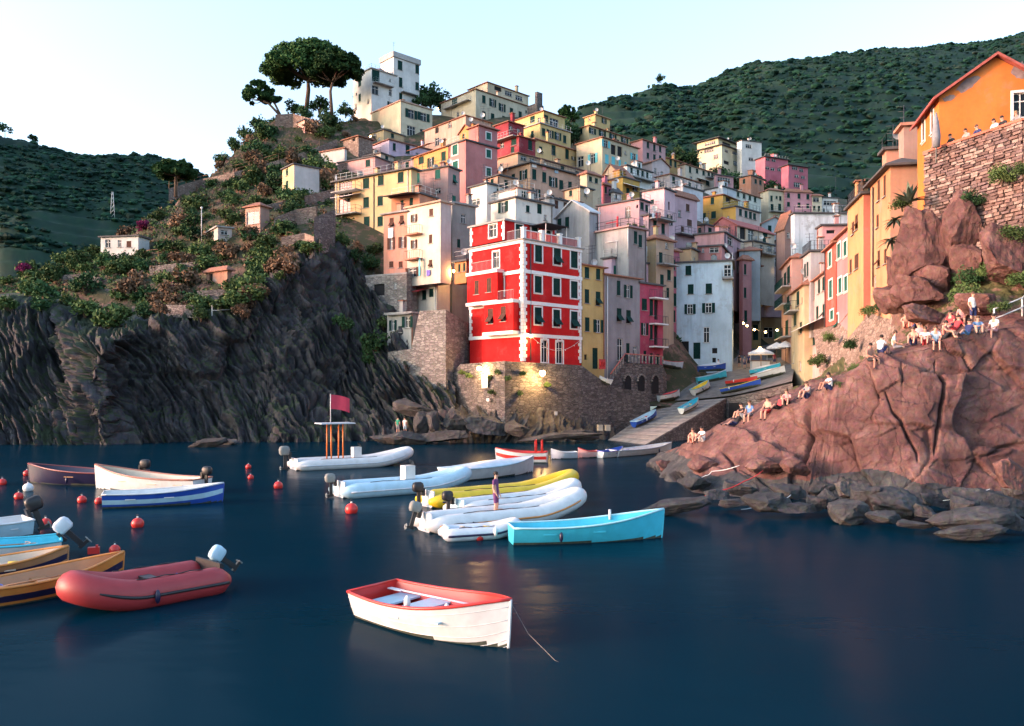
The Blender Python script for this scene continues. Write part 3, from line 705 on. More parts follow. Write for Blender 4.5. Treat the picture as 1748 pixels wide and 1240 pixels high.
def fpt(h, f, px, py, off=0.0):
    O, b, Ln = h[f]; n = Vector((math.sin(b), -math.cos(b), 0))
    a, z, _ = px_on(O+n*off, b, px, py); u = Vector((math.cos(b), math.sin(b), 0))
    p = O+n*off+u*a; return Vector((p.x, p.y, z)), b, n, u, a
def rail(mb, p, q, h, mat, step=.9, r=.018, mids=1, pr=.022):
    p, q = Vector(p), Vector(q); n = max(1, int((q-p).length/step))
    for i in range(n+1):
        s = p.lerp(q, i/n); mb.box(s+Vector((0, 0, h/2)), (pr*2, pr*2, h), mat)
    for k in range(mids+1):
        z = h*(k+1)/(mids+1); mb.tube([p+Vector((0, 0, z)), q+Vector((0, 0, z))], r, mat, 4)
def balcony(h, f, x0, x1, y, dep=1.0, rh=1.0, mat=None, slab=None, bars=True):
    p, b, n, u, a0 = fpt(h, f, x0, y); q = fpt(h, f, x1, y)[0]; q.z = p.z
    if (q-p).dot(u) < 0: p, q = q, p
    mat = mat or M_IRON; mb = MB()
    c = (p+q)/2+n*(dep/2-.05); mb.box(c-Vector((0, 0, .08)), ((q-p).length, dep+.1, .16), slab or M_CONC, b)
    o = mb.build('balcony', h['root']); rb = MB()
    k = [p+n*.05, p+n*(dep-.05), q+n*(dep-.05), q+n*.05]
    for i in range(3): rail(rb, k[i], k[i+1], rh, mat, .28 if bars and h['d'] < 130 else .8, .02, 1 if not bars else 0, .012 if bars else .02)
    rb.build('railing', o)
    return o
def terrace_rail(h, mat=None, rh=1.0, sides='LR', bars=False):
    mat = mat or M_IRON; mb = MB(); z = Vector((0, 0, h['top'])); c0, c1, c2, c3 = h['c']
    if 'L' in sides: rail(mb, c3+z, c0+z, rh, mat, .35 if bars else 1.1)
    if 'R' in sides: rail(mb, c0+z, c1+z, rh, mat, .35 if bars else 1.1)
    return mb.build('railing', h['root'])
def chimney(h, fa, fb, hh=1.3, w=.6, mat=None):
    c0, c1, c2, c3 = h['c']; p = c0+(c1-c0)*fa+(c3-c0)*fb; mb = MB(); mat = mat or h['m']
    b = h['R'][1]; mb.box((p.x, p.y, h['zt']+hh/2), (w, w, hh), mat, b); mb.box((p.x, p.y, h['zt']+hh+.16), (w+.25, w+.25, .1), M_TILE, b)
    for s in (-1, 1): mb.box((p.x+s*w*.35*math.cos(b), p.y+s*w*.35*math.sin(b), h['zt']+hh+.05), (.1, w*.9, .12), mat, b)
    mb.build('chimney', h['root'])
def antenna(h, fa, fb, hh=3.0):
    c0, c1, c2, c3 = h['c']; p = c0+(c1-c0)*fa+(c3-c0)*fb; p = Vector((p.x, p.y, h['top']-.1)); mb = MB()
    mb.tube([p, p+Vector((0, 0, hh))], .03, M_IRON, 4)
    for z, l in ((hh-.1, .9), (hh-.45, .7), (hh-.9, .5)): mb.tube([p+Vector((-l/2, .1, z)), p+Vector((l/2, -.1, z))], .016, M_IRON, 4)
    mb.build('antenna', h['root'])
def pipe(h, f, px, y0, y1, mat=None, r=.06):
    p = fpt(h, f, px, y0, .08)[0]; q = fpt(h, f, px, y1, .08)[0]; q.x, q.y = p.x, p.y
    mb = MB(); mb.tube([p, q], r, mat or M_IRON, 6); mb.build('drainpipe', h['root'])
def awning(h, f, x0, x1, y, dep, drop, mat):
    p, b, n, u, _ = fpt(h, f, x0, y, .03); q = fpt(h, f, x1, y, .03)[0]; q.z = p.z; dz = Vector((0, 0, drop)); t = Vector((0, 0, .05))
    mb = MB(); a = [p, q, q+n*dep-dz, p+n*dep-dz]; mb.hexa([x-t for x in a]+a, mat); mb.build('awning', h['root'])

Wh = (.80, .79, .76); Cream = (.74, .66, .50); Beige = (.62, .50, .36); Yel = (.70, .52, .26); Must = (.58, .36, .12); Pnk = (.62, .32, .33); LPnk = (.72, .50, .54); Sal = (.66, .36, .26)
Ora = (.66, .33, .14); Red = (.52, .055, .05); Dred = (.30, .055, .07); Lav = (.68, .56, .68); Gry = (.34, .33, .34); Rose = (.50, .22, .22); Peach = (.68, .46, .33)

# ---------------- hilltop
h = H('tower', 'white flat-roofed tower house, highest of all, beside the umbrella pines', 672, 97, 182, 202, 650, 716, Wh, wr=[(683,112,'c',8,16),(713,118,'c',6,15),(713,148,'c',6,14),(684,141,'c',6,17),(713,172,'c',6,13),(684,165,'c',5,12)], worn=.15, thick=1.3, rmat=plaster((.55,.54,.52)), eave=.3)
balcony(h, 'R', 684, 711, 157, 1.2, 1.0, M_PALEIRON, bars=False); antenna(h, .1, .2)
h = H('tower2', 'lower white wing with rounded terrace of the hilltop tower house', 634, 117, 180, 196, 603, 676, Wh, wl=[(614,141,'c',5,14),(614,167,'c',4,13)], wr=[(640,129,'c',13,20),(640,154,'p',11,15)], worn=.15, rmat=plaster((.6,.57,.54)), eave=.35)
balcony(h, 'R', 636, 668, 141, 1.3, 1.0, M_PALEIRON, bars=False); terrace_rail(h, M_PALEIRON)
h = H('cream_top', 'plain cream block with blank lit side below the white tower house', 684, 173, 240, 186, 634, 738, Cream, wl=[(646,231,'c',5,15)], wr=[(702,195,'o',10,15),(723,200,'o',10,14),(702,224,'b',14,17),(722,228,'b',10,14)], rmat=plaster((.6,.42,.34)), worn=.2, thick=.25)
h = H('bigbeige', 'long beige house with dark shutters and attic on the hilltop skyline', 812, 153, 225, 196, 753, 905, (.68,.60,.46), wl=[(776,177,'c',9,16)], wr=[(826,170,'c'),(841,176,'o'),(857,184,'o'),(873,191,'c'),(888,197,'c'),(826,197,'c'),(841,201,'d',6,14),(860,205,'c'),(880,211,'c')], win=(1.1,1.9), ext=8)
balcony(h, 'L', 762, 804, 188, 1.2, 1.0, M_PALEIRON, bars=False)
h = H('attic', 'set-back attic storey of the beige hilltop house', 832, 141, 165, 206, 800, 902, (.70,.60,.44), wr=[(850,152,'x',12,7),(868,160,'b',12,8),(886,168,'b',12,8)], roof='flat', ext=4)
h = H('ruin', 'ruined stone castle wall with stump of tower on the skyline', 914, 178, 205, 200, 900, 928, M_STONE_D, roof='flat', rmat=M_STONE_D, eave=.0, ext=4, name='ruin')
h = H('ruin2', 'slender broken stone tower of the castle ruin', 917, 158, 190, 199, 913, 926, M_STONE_D, roof='flat', rmat=M_STONE_D, eave=.02, ext=4, name='ruin')
# ---------------- second tier
h = H('stonepink', 'worn pinkish house with patched plaster and small windows', 795, 198, 262, 168, 725, 838, (.60,.43,.35), wl=[(746,211,'x',6,10),(768,212,'p',6,9),(746,242,'p',7,14),(757,243,'p',7,14)], wr=[(806,210,'p',6,9),(822,216,'c',6,9)], worn=.75)
h = H('lavender', 'lavender house with dark roof edge under the cream block', 664, 239, 300, 162, 634, 742, Lav, wl=[(641,276,'c',8,12)], wr=[(673,251,'c',5,13),(696,247,'c',7,15),(690,275,'p',9,10)], worn=.2)
h = H('maroon', 'dark red house with white balcony between pink tower and yellow house', 886, 233, 275, 150, 846, 914, Dred, wl=[(857,236,'p',6,9),(877,232,'c',9,11),(862,255,'p',7,13),(875,256,'c',6,10)], wr=[(905,248,'c',7,17)], worn=.2)
balcony(h, 'L', 848, 884, 244, 1.3, 1.0, M_PALEIRON, bars=False)
h = H('maroon2', 'upper gabled storey of the dark red house', 868, 208, 240, 157, 845, 894, Dred, wl=[], wr=[(872,219,'p',6,7),(885,223,'p',5,6)], worn=.2, ext=4)
h = H('yellow_top', 'tall yellow house, top storey with wide turquoise window', 928, 190, 235, 168, 868, 964, Yel, wl=[(909,204,'c',8,11)], wr=[(932,203,'c',7,13),(946,210,'b',15,14)], worn=.2)
h = H('yellow_mid', 'tall yellow house, middle storey with row of dark shutters', 922, 211, 260, 161, 894, 974, Yel, wl=[], wr=[(928,226,'c'),(939,229,'o'),(952,233,'o'),(964,238,'c')], worn=.2, ext=5, rmat=M_CONC)
h = H('yellow_low', 'tall yellow house, bottom storey with two green doors', 913, 238, 290, 154, 900, 988, (.72,.53,.28), wr=[(945,256,'c',7,17),(968,263,'c',6,17)], worn=.25)
h = H('gold_top', 'small upper block of yellow house below the wooded ridge', 1016, 196, 220, 182, 998, 1041, Yel, wl=[(1006,203,'p',3,6)], wr=[(1031,205,'o',4,9)], worn=.2, rmat=plaster((.6,.4,.28)))
antenna(h, .0, .2, 3)
h = H('gold', 'yellow house with four shuttered windows below the wooded ridge', 1006, 215, 262, 176, 984, 1075, (.70,.56,.34), wl=[(992,222,'c',4,9)], wr=[(1011,224,'o',6,10),(1028,226,'o',6,10),(1046,230,'o',6,12),(1066,234,'o',6,10),(1046,250,'c',6,8)], worn=.2)
h = H('beige_gable', 'beige gabled house with turquoise shutters mid-slope', 1028, 235, 300, 156, 984, 1089, (.66,.55,.40), wl=[(1012,271,'o',8,17),(991,276,'b',10,18)], wr=[(1034,246,'o',7,12),(1047,256,'x',8,17),(1058,259,'x',8,17),(1036,272,'c',6,16),(1047,275,'c',6,15),(1058,279,'c',4,12),(1068,283,'c',4,12),(1082,268,'o',6,11)], sh=M_CYAN, roof='flat', worn=.25)
h = H('pinkgrey', 'slim grey-pink house with two rows of windows, right of beige gabled house', 1097, 239, 300, 178, 1077, 1136, Pnk, colr=(.62,.38,.38), coll=None, wr=[(1106,248,'c',4,10),(1117,252,'c',4,12),(1127,255,'c',4,10),(1106,266,'c',4,10),(1117,270,'c',4,12),(1127,270,'c',4,9)], worn=.3)
h = H('palepink', 'small pale pink gabled house with two windows', 1113, 277, 325, 166, 1085, 1143, (.74,.60,.58), wr=[(1119,292,'p',4,10),(1130,298,'p',4,10)], roof='gR', rise=1.2, worn=.2)
h = H('whitebalc', 'white house with long dark balcony, row of three windows', 1070, 283, 320, 152, 1040, 1113, Wh, wr=[(1078,289,'c',4,9),(1089,292,'c',4,10),(1097,295,'c',4,10),(1105,298,'c',4,10)], worn=.2)
balcony(h, 'R', 1072, 1112, 301, 1.1, .9, M_IRON, bars=False)
h = H('peachgable', 'peach gabled wall half hidden below turquoise shutters', 1060, 300, 345, 144, 1024, 1082, Peach, wr=[(1070,305,'p',7,8)], roof='gL', rise=2.4, worn=.2)
h = H('mustard_small', 'small mustard house with flat roof under the peach gable', 1063, 303, 350, 136, 1024, 1092, Must, wl=[], wr=[(1072,328,'d',6,14),(1084,322,'b',9,9)], worn=.25)
awning(h, 'R', 1064, 1092, 312, 1.2, .5, M_WHITE)
h = H('purple', 'narrow raspberry house beside the little white turret', 1030, 316, 352, 128, 1022, 1046, (.50,.20,.26), wr=[(1034,324,'c',4,12),(1041,329,'c',4,12)], worn=.25)
h = H('turret', 'little white turret with dark pointed roof', 1048, 329, 352, 127, 1043, 1060, Wh, wr=[(1052,336,'c',3,9)], roof='hip', rise=1.0, rmat=M_SLATE, worn=.2)
# ---------------- pink tower and long yellow house
h = H('pinktower', 'tall rose-pink tower house with green shutters in white surrounds', 795, 240, 338, 124, 765, 849, (.60,.25,.24), wl=[(777,253,'c',9,17),(777.5,284,'c',9,17),(777,315,'c',9,17)], wr=[(834,263,'c',8,14),(834,294,'c',8,14)], trim=M_WHITE, sh=M_GREEN2, worn=.25)
pipe(h, 'L', 766, 246, 335)
h = H('pinktower2', 'raised right half of the rose-pink tower house', 818, 215, 250, 127.5, 800, 849, (.60,.25,.24), wr=[(834,233,'c',8,12)], wl=[], trim=M_WHITE, sh=M_GREEN2, ext=2, worn=.25, colr=(.58,.25,.25))
h = H('orangeattic', 'bright orange gabled dormer house behind the rose-pink tower', 806, 222, 250, 138, 784, 826, Ora, wl=[(791,233,'d',4,8)], roof='gL', rise=1.2, ext=4, worn=.1)
h = H('orangehouse', 'orange house with roof canopy left of the rose-pink tower', 766, 250, 292, 130, 706, 780, Ora, wl=[(719,274,'d',9,13),(727,272,'p',6,14),(757,267,'c',8,16)], roof='flat', worn=.15)
awning(h, 'L', 706, 742, 256, 1.5, .5, M_TILE)
h = H('longyellow', 'long yellow apartment house with stacked balconies above the dark cliff', 702, 289, 432, 113, 572, 712, (.70,.50,.29), wl=[(590,311,'b',22,26),(625,311,'c',11,18),(650,308,'c',10,17),(684,303,'c',10,18),(588,351,'b',20,24),(625,346,'c',10,18),(649,343,'c',9,17),(587,387,'c',9,27),(626,379,'c',10,18),(649,378,'c',9,17),(627,415,'b',15,15),(648,415,'b',12,14),(586,417,'c',6,11)], worn=.15, sh=M_GREEN, ext=3, eave=.5, ang=58)
for yy in (331, 370): balcony(h, 'L', 575, 617, yy, 1.3, 1.0, M_IRON, bars=False)
pipe(h, 'L', 638, 300, 428); pipe(h, 'L', 574, 300, 428, M_WHITE); terrace_rail(h, M_PALEIRON, sides='L'); antenna(h, .3, .5)
awning(h, 'L', 577, 616, 336, 1.6, .5, M_WHITE); awning(h, 'L', 618, 640, 408, 1.1, .15, M_CONC)
h = H('mauveface', 'mauve-brown house front with three teal shutters joined to the long yellow house', 765, 285, 345, 116, 700, 785, (.44,.29,.27), wl=[(712,300,'c',9,17),(747,296,'c',9,16),(747,326,'b',10,9)], sh=M_GREEN2, ang=58, worn=.4, ext=8)
# ---------------- long salmon terrace row
h = H('salmonrow', 'long peach house row with green shutters and laundry terrace mid-slope', 905, 279, 345, 128, 848, 1024, Peach, colr=(.68,.44,.33), wl=[], wr=[(912,298,'c',7,18),(929,303,'c',7,18),(944,311,'o',7,17),(958,316,'c',7,17),(973,319,'c',6,17),(992,327,'c',6,17),(1005,333,'c',6,17),(944,338,'c',5,9),(957,342,'c',5,9)], worn=.3, eave=.5)
terrace_rail(h, M_IRON, sides='R', bars=True); antenna(h, .3, .5); antenna(h, .8, .4)
h = H('salmonup', 'upper storey of the peach house row with dark windows', 884, 262, 290, 135, 848, 1000, (.70,.48,.35), wl=[], wr=[(894,270,'p',10,8),(908,275,'p',8,8),(925,279,'d',7,10),(960,288,'d',6,9),(985,297,'d',6,9)], worn=.3)
h = H('salmonend', 'pale end house of the peach row with two upper windows', 1002, 297, 345, 124, 990, 1026, (.70,.58,.42), wr=[(1008,306,'c',5,9),(1018,309,'c',5,9)], worn=.2, ext=3)
# ---------------- behind the red house
h = H('white_a', 'small white house with lit side above the cream tower house', 831, 314, 352, 108, 802, 862, Wh, wl=[(812,345,'b',14,10)], wr=[(850,326,'d',4,10)], worn=.15)
h = H('white_b', 'white cube house with dark teal roof screen', 881, 322, 352, 106, 842, 912, (.76,.78,.78), wl=[], wr=[(895,340,'c',12,12)], sh=M_GREEN2, worn=.15)
h = H('white_c', 'cream-white house right above the red house, wide shuttered window', 880, 338, 400, 98, 838, 944, (.78,.74,.66), wl=[(859,352,'o',8,18)], wr=[(901,357,'c',6,12),(921,356,'d',8,17),(931,372,'p',5,10)], worn=.35)
chimney(h, .6, .3)
h = H('greyroof', 'grey rendered house with white gable top behind the roof terrace', 1006, 361, 420, 101, 950, 1020, (.40,.40,.41), wl=[(955,375,'c',7,20),(968,378,'c',7,20)], wr=[], roof='gL', rise=1.7, rmat=plaster((.7,.7,.7)), worn=.5)
h = H('concrete', 'weathered grey concrete house with plant terrace, single dark window', 1073, 388, 452, 98, 1007, 1103, (.42,.43,.43), colr=(.36,.31,.30), wl=[(1012.5,408,'c',9,19)], wr=[(1085,406,'c',6,22),(1093,412,'c',6,22)], worn=.9, rmat=plaster((.45,.28,.27)), eave=.35)
terrace_rail(h, M_IRON, sides='LR'); pipe(h, 'L', 1072, 390, 440, M_PALEIRON)
h = H('bigpink', 'large plain pink house with bare side and lower balconies', 1091, 341, 420, 110, 1021, 1110, (.66,.40,.42), wl=[(1092,352,'x',3,6)], wr=[(1096,352,'c',6,13),(1104,356,'c',5,12)], worn=.3, ang=50)
h = H('bigpink2', 'pink house with laundry balcony stepping down beside the concrete house', 1107, 368, 470, 106, 1098, 1142, (.68,.44,.46), wr=[(1118,385,'c',6,17),(1132,391,'c',6,18),(1112,368,'b',6,8),(1118,430,'c',6,16),(1133,428,'c',5,15),(1118,460,'c',6,16),(1133,457,'c',6,16)], worn=.3, ext=10)
balcony(h, 'R', 1108, 1141, 372, 1.3, 1.0, M_IRON); balcony(h, 'R', 1109, 1139, 420, 1.4, 1.0, M_IRON)
h = H('palepink2', 'tall pale pink blank-walled house, centre of the town', 1134, 322, 395, 122, 1096, 1152, LPnk, wl=[], wr=[(1142,352,'x',3,14)], worn=.2, ang=52)
h = H('pinknext', 'pink house with brown shutters between pale pink house and mustard house', 1152, 334, 410, 128, 1148, 1190, (.66,.46,.50), wr=[(1160,365,'p',5,12),(1174,355,'c',6,13),(1177,381,'c',8,12),(1165,392,'c',5,11)], sh=M_BROWN, worn=.25)
balcony(h, 'R', 1152, 1186, 398, 1.3, 1.0, M_IRON, bars=False)
h = H('lowterr', 'narrow yellow house with cluttered balconies beside the alley', 1120, 408, 520, 103, 1104, 1150, (.60,.45,.27), colr=(.55,.40,.30), wr=[(1128,440,'c',6,18),(1138,420,'p',5,10),(1142,470,'c',6,18),(1130,478,'c',6,18),(1140,500,'c',5,17)], worn=.35, ext=10)
balcony(h, 'R', 1121, 1148, 450, 1.2, 1.0, M_IRON)
h = H('redalley', 'raspberry-pink house at the mouth of the alley', 1144, 428, 560, 107, 1134, 1160, (.50,.18,.23), wr=[(1150,452,'c',5,18),(1152,482,'c',6,20),(1152,512,'c',6,22),(1150,540,'c',6,20)], worn=.35, ext=14)
# ---------------- town, right of centre
h = H('mustard', 'mustard-yellow house with dark shutters, upper block', 1234, 333, 400, 152, 1183, 1260, Must, wl=[(1194,347,'c',9,11),(1216,343,'c',6,12),(1201,370,'c',8,12),(1218,367,'c',8,12)], wr=[(1243,341,'x',8,8)], ang=50, worn=.25)
h = H('mustard2', 'peach-fronted lower wing of mustard house with row of four windows', 1256, 353, 400, 146, 1234, 1297, Must, colr=(.70,.54,.48), wl=[(1243,372,'p',4,6)], wr=[(1264,363,'c',5,12),(1273.5,366,'c',5,12),(1281,368,'c',5,12),(1288,370,'c',5,11)], worn=.2)
terrace_rail(h, M_IRON, sides='LR')
h = H('whiterow', 'white house with row of four small windows behind mustard house', 1252, 325, 365, 182, 1225, 1299, (.76,.75,.66), wr=[(1260,331,'c',4,8),(1270,332,'c',4,8),(1280,334,'c',4,8),(1289,337,'c',4,8)], worn=.2)
h = H('whiteslab', 'blank white roof parapet behind mustard house', 1234, 319, 345, 172, 1200, 1256, (.72,.74,.78), worn=.2)
h = H('creamend', 'cream house with small balcony left of the banded pink house', 1312, 325, 370, 192, 1298, 1339, Cream, wr=[(1317,339,'c',4,10),(1332,339,'c',4,8),(1318,354,'c',5,11),(1331,354,'d',5,12)], worn=.2, ang=20)
balcony(h, 'R', 1313, 1338, 361, 1.2, 1.0, M_IRON, bars=False)
h = H('pinkband', 'pink house with white band between two rows of windows', 1340, 328, 372, 193, 1336, 1386, (.66,.34,.38), wr=[(1346,334,'c',5,8),(1364,335,'c',5,9),(1379,336,'c',5,9),(1346,349,'c',5,8),(1364,350,'c',5,8),(1379,352,'c',5,8)], ang=10, roof='hip', rise=1.0, worn=.2)
h = H('creamsmall', 'small cream house between pink house and last white house', 1387, 335, 372, 194, 1384, 1403, Cream, wr=[(1393,341,'b',11,8),(1389,355,'c',4,8),(1398,356,'c',4,8)], ang=10, worn=.2)
h = H('lastwhite', 'last white house of the row with ribbon window', 1404, 338, 372, 195, 1401, 1430, (.74,.73,.72), wr=[(1417,347,'b',22,7),(1406,359,'c',3,6),(1414,361,'p',4,4)], ang=10, worn=.2); antenna(h, .9, .3, 5)
h = H('orangefar', 'small orange house in shade below the far cream villa', 1138, 270, 315, 190, 1130, 1169, (.56,.36,.17), wr=[(1145,277,'c',4,11),(1153,280,'c',4,11),(1162,284,'c',4,11)], worn=.3)
h = H('creamfar', 'cream house with awning in the upper row', 1170, 281, 330, 186, 1160, 1222, (.72,.62,.50), wr=[(1178,290,'c',4,11),(1190,292,'c',4,8),(1201,294,'c',4,8),(1210,296,'c',4,10),(1216,297,'c',4,10),(1180,306,'p',5,9),(1195,312,'d',5,10),(1208,313,'c',6,9)], worn=.2)
awning(h, 'R', 1190, 1209, 303, 1.4, .6, M_WHITE); balcony(h, 'R', 1204, 1216, 302, 1, .9)
h = H('glazed', 'low house with glazed upper veranda below the woods', 1222, 299, 335, 190, 1219, 1252, (.6,.36,.38), wr=[(1236,308,'b',22,9)], worn=.2, ang=25)
h = H('midwhite', 'pale weathered house with two shutters under the pink upper row', 1144, 298, 345, 160, 1120, 1196, (.70,.60,.58), wr=[(1150,308,'c',5,12),(1165,314,'p',6,10),(1178,318,'c',5,12),(1188,320,'p',6,8)], worn=.35)
h = H('whiteledge', 'long white roof terrace edge above the pale pink house', 1166, 318, 345, 143, 1110, 1200, (.74,.74,.78), worn=.3)
terrace_rail(h, M_PALEIRON)
h = H('tiledhouse', 'house with red tiled roof and open loggia', 1258, 385, 430, 138, 1210, 1322, (.52,.19,.19), colr=(.66,.52,.40), wl=[(1218,400,'b',10,5)], wr=[(1268,397,'x',10,20),(1282,398,'p',10,22),(1306,402,'c',8,22)], roof='gL', rise=1.7, rmat=M_REDTILE, worn=.25)
h = H('loggialow', 'cream lower storey with balcony under the red tiled roof', 1286, 412, 455, 132, 1270, 1322, (.66,.56,.46), wr=[(1300,424,'p',6,12),(1314,424,'b',8,10)], worn=.2)
balcony(h, 'R', 1288, 1320, 431, 1.2, 1.0, M_IRON, bars=False)
h = H('pinkmid', 'pink patched house with slate lean-to roof above the white quay house', 1236, 397, 455, 120, 1186, 1264, (.62,.36,.36), colr=(.62,.42,.46), wl=[], wr=[(1246,412,'p',8,14)], worn=.6, ang=60)
h = H('pinkmid2', 'salmon house with dark wide window above the white quay house', 1232, 420, 460, 114, 1190, 1262, (.60,.28,.27), wl=[(1219,424,'b',16,9),(1200,415,'p',4,8)], wr=[(1240,432,'d',5,12)], worn=.5, ang=68)
h = H('ochrelow', 'narrow ochre house beside the salmon house', 1180, 425, 470, 112, 1160, 1192, (.60,.42,.27), worn=.4, ang=60)
h = H('bluedome', 'blue-grey rendered block with rounded top', 1298, 428, 480, 124, 1262, 1304, (.36,.42,.47), wl=[], worn=.3, ang=75)
h = H('pinkwallfar', 'plain mauve-pink wall with two lit lamps at the street end', 1304, 432, 480, 137, 1296, 1340, (.56,.42,.46), worn=.25, ang=15)
h = H('greyvilla', 'blue-grey gabled house at foot of the upper row', 1300, 383, 420, 155, 1296, 1345, (.52,.55,.58), wr=[(1314,386,'c',6,12)], worn=.3, ang=20, roof='gR', rise=1.5)
h = H('browngable', 'small brown gabled house left of the white weathered house', 1340, 385, 425, 128, 1325, 1358, (.45,.28,.24), wr=[(1346,402,'p',5,10)], roof='gR', rise=2.2, ang=10, worn=.3)
h = H('villa', 'cream villa with wide terraces standing alone below the woods', 1232, 248, 300, 262, 1194, 1290, (.74,.68,.50), wl=[(1210,252,'b',16,6),(1222,268,'p',8,7)], wr=[(1240,258,'p',6,5),(1255,262,'b',10,5),(1272,262,'b',10,5),(1240,278,'x',9,6),(1258,280,'b',12,8)], worn=.15, roof='flat', eave=.9)
h = H('villa_up', 'upper floor of the cream villa with broad eaves', 1226, 236, 252, 268, 1190, 1296, (.70,.62,.42), wl=[(1212,245,'b',18,5)], wr=[(1240,247,'x',14,6),(1270,246,'b',18,5)], ext=3, worn=.15, eave=1.2, roof='hip', rise=1.2, rmat=M_SLATE)
h = H('villa_w', 'white block joined to the right of the cream villa', 1266, 240, 300, 264, 1258, 1300, Wh, wr=[(1278,250,'b',10,6),(1282,272,'p',8,5)], worn=.15, ang=20)
h = H('pinkvilla', 'rose villa with flat roof below the woods, left one', 1306, 268, 312, 254, 1290, 1345, (.58,.20,.25), wr=[(1311,272,'p',7,5),(1321,274,'p',7,5),(1310,287,'p',7,5),(1319,289,'p',7,5),(1330,290,'p',6,5)], worn=.15, ang=25, eave=.6)
h = H('pinkvilla2', 'rose villa stepping down the slope below the woods, right one', 1346, 282, 335, 246, 1334, 1379, (.58,.20,.25), wr=[(1357,286,'b',10,6),(1368,291,'p',7,6),(1360,301,'p',7,5),(1371,303,'p',7,5),(1362,316,'b',14,8)], worn=.15, ang=25, eave=.6)
# ---------------- waterfront row right of the red house
h = H('yellownarrow', 'narrow yellow house joined to the right side of the red house', 994, 453, 634, 90, None, 1031.5, (.62,.45,.20), wr=[(1002,463,'c',8,19),(1021,467,'c',7,19),(1002,506,'c',8,24),(1021,510,'t',8,24),(1002.5,554,'c',8,24),(1021,557,'o',8,22),(1016,612,'d',9,36),(1000,610,'x',5,9)], worn=.2, LL=8, ext=4)
h = H('greyhouse', 'plain grey house with arched ground-floor openings', 1031.8, 469, 652, 92.6, None, 1092, (.33,.31,.32), wr=[(1056,492,'c',6,25),(1072,498,'o',7,22),(1057,538,'t',8,23),(1073,541,'t',8,23),(1058.5,597,'p',9,38),(1072,603,'d',6,34),(1084,599,'p',6,15)], worn=.3, LL=8, ext=5)
pipe(h, 'R', 1037, 472, 650, M_WHITE)
h = H('pinkpergola', 'lilac-pink house with white pergola frame on its terrace', 1044, 441, 480, 99, 1030, 1110, (.72,.56,.66), wr=[(1072,447,'c',12,10),(1086,450,'c',8,10),(1098,452,'c',8,10)], worn=.2, sh=M_GREEN2, ext=10)
h = H('pinkred', 'narrow house with pale and crimson front and stacked balconies', 1092.5, 484, 622, 97, None, 1132, (.72,.56,.56), colr=(.46,.09,.14), wr=[(1100,520,'c',9,20),(1112,525,'c',6,28),(1120,528,'x',7,36),(1100,562,'o',6,21),(1112,566,'c',5,28),(1120,572,'x',7,34),(1101,608,'d',5,18),(1112,612,'d',5,18),(1123,614,'d',5,18),(1119,494,'x',14,24)], worn=.2, LL=8, ext=5)
for yy in (508, 552, 591): balcony(h, 'R', 1108, 1131, yy, .9, .9, M_IRON, M_WHITE)
h = H('quaywhite', 'big blue-white house at the quay with scattered shuttered windows', 1250, 446, 625, 106, 1154, 1266, (.62,.76,.84), wl=[(1175,462,'c',10,16),(1179,494,'c',10,17),(1210,493,'c',11,18),(1178,528,'o',9,17),(1209.5,526,'o',11,17),(1206,572,'p',10,26),(1189.5,599,'d',12,28),(1220,599,'x',9,9),(1219,615,'x',6,8),(1164,600,'x',20,34),(1245,462,'b',12,20)], wr=[(1258,480,'c',4,22),(1258,525,'c',4,22),(1258,580,'d',5,26)], ang=74, worn=.4, sh=M_GREEN)  # blue of the shade is mixed into the white wall colour
balcony(h, 'L', 1233, 1252, 476, 1.2, 1.0, M_PALEIRON, bars=False)
h = H('streetpink', 'dusky pink house in the shaded street behind the white quay house', 1268, 444, 600, 122, 1262, 1283, (.46,.24,.25), wr=[(1272,460,'c',4,18),(1272,500,'c',4,18),(1273,540,'c',5,20)], ang=30, worn=.3)
h = H('streetyellow', 'yellow house closing the street with large dark shutters', 1283, 455, 605, 133, 1276, 1299, (.55,.42,.22), wr=[(1289,472,'c',8,22),(1289,502,'c',8,22),(1289,530,'c',8,16),(1290,566,'d',9,30)], ang=12, worn=.3)
h = H('streetochre', 'ochre house at the end of the shaded street', 1300, 464, 605, 140, 1296, 1338, (.52,.38,.22), wr=[(1311,500,'c',9,22),(1310,530,'c',14,15),(1325,500,'c',8,18),(1312,568,'b',16,18)], ang=10, worn=.3)
balcony(h, 'R', 1300, 1336, 478, 1.4, 1.0, M_IRON)
# ---------------- right-hand row along the lit street
h = H('gableorange', 'orange gabled house with peeling patches above the stone terrace', 1603, 166, 268, 49, 1566, 1800, (.72,.235,.075), wl=[(1577,222,'c',4,38),(1592,208,'c',4,40)], wr=[(1742,175,'p',24,42)], ang=-14, roof='gR', rise=2.1, trim=M_WHITE, sh=M_BROWN, eave=.4, worn=.15, ext=5, rmat=M_REDTILE)
h = H('pinkblock', 'grey-pink rendered block joined to the orange gabled house', 1543, 216, 285, 57, 1534, 1572, (.45,.30,.26), ang=-12, worn=.45, rmat=plaster((.6,.3,.22)))
h = H('terraceblock', 'salmon terrace block with railing below the grey-pink block', 1513, 257, 290, 59, 1506, 1556, (.62,.34,.26), ang=-12, worn=.3)
terrace_rail(h, M_IRON, sides='LR')
h = H('yellowrow', 'tall yellow house with brown shutters behind the agave', 1520, 285, 495, 56, 1486, 1572, (.66,.34,.2), colr=(.60,.36,.26), wl=[(1500,325,'c',4,36),(1510,318,'c',4,36),(1500,442,'t',4,28),(1511,438,'c',4,26),(1498,378,'c',4,22)], ang=-11, sh=M_BROWN, worn=.35, eave=.45, rmat=M_SLATE, win=(.9,1.6))
pipe(h, 'L', 1490, 320, 490)
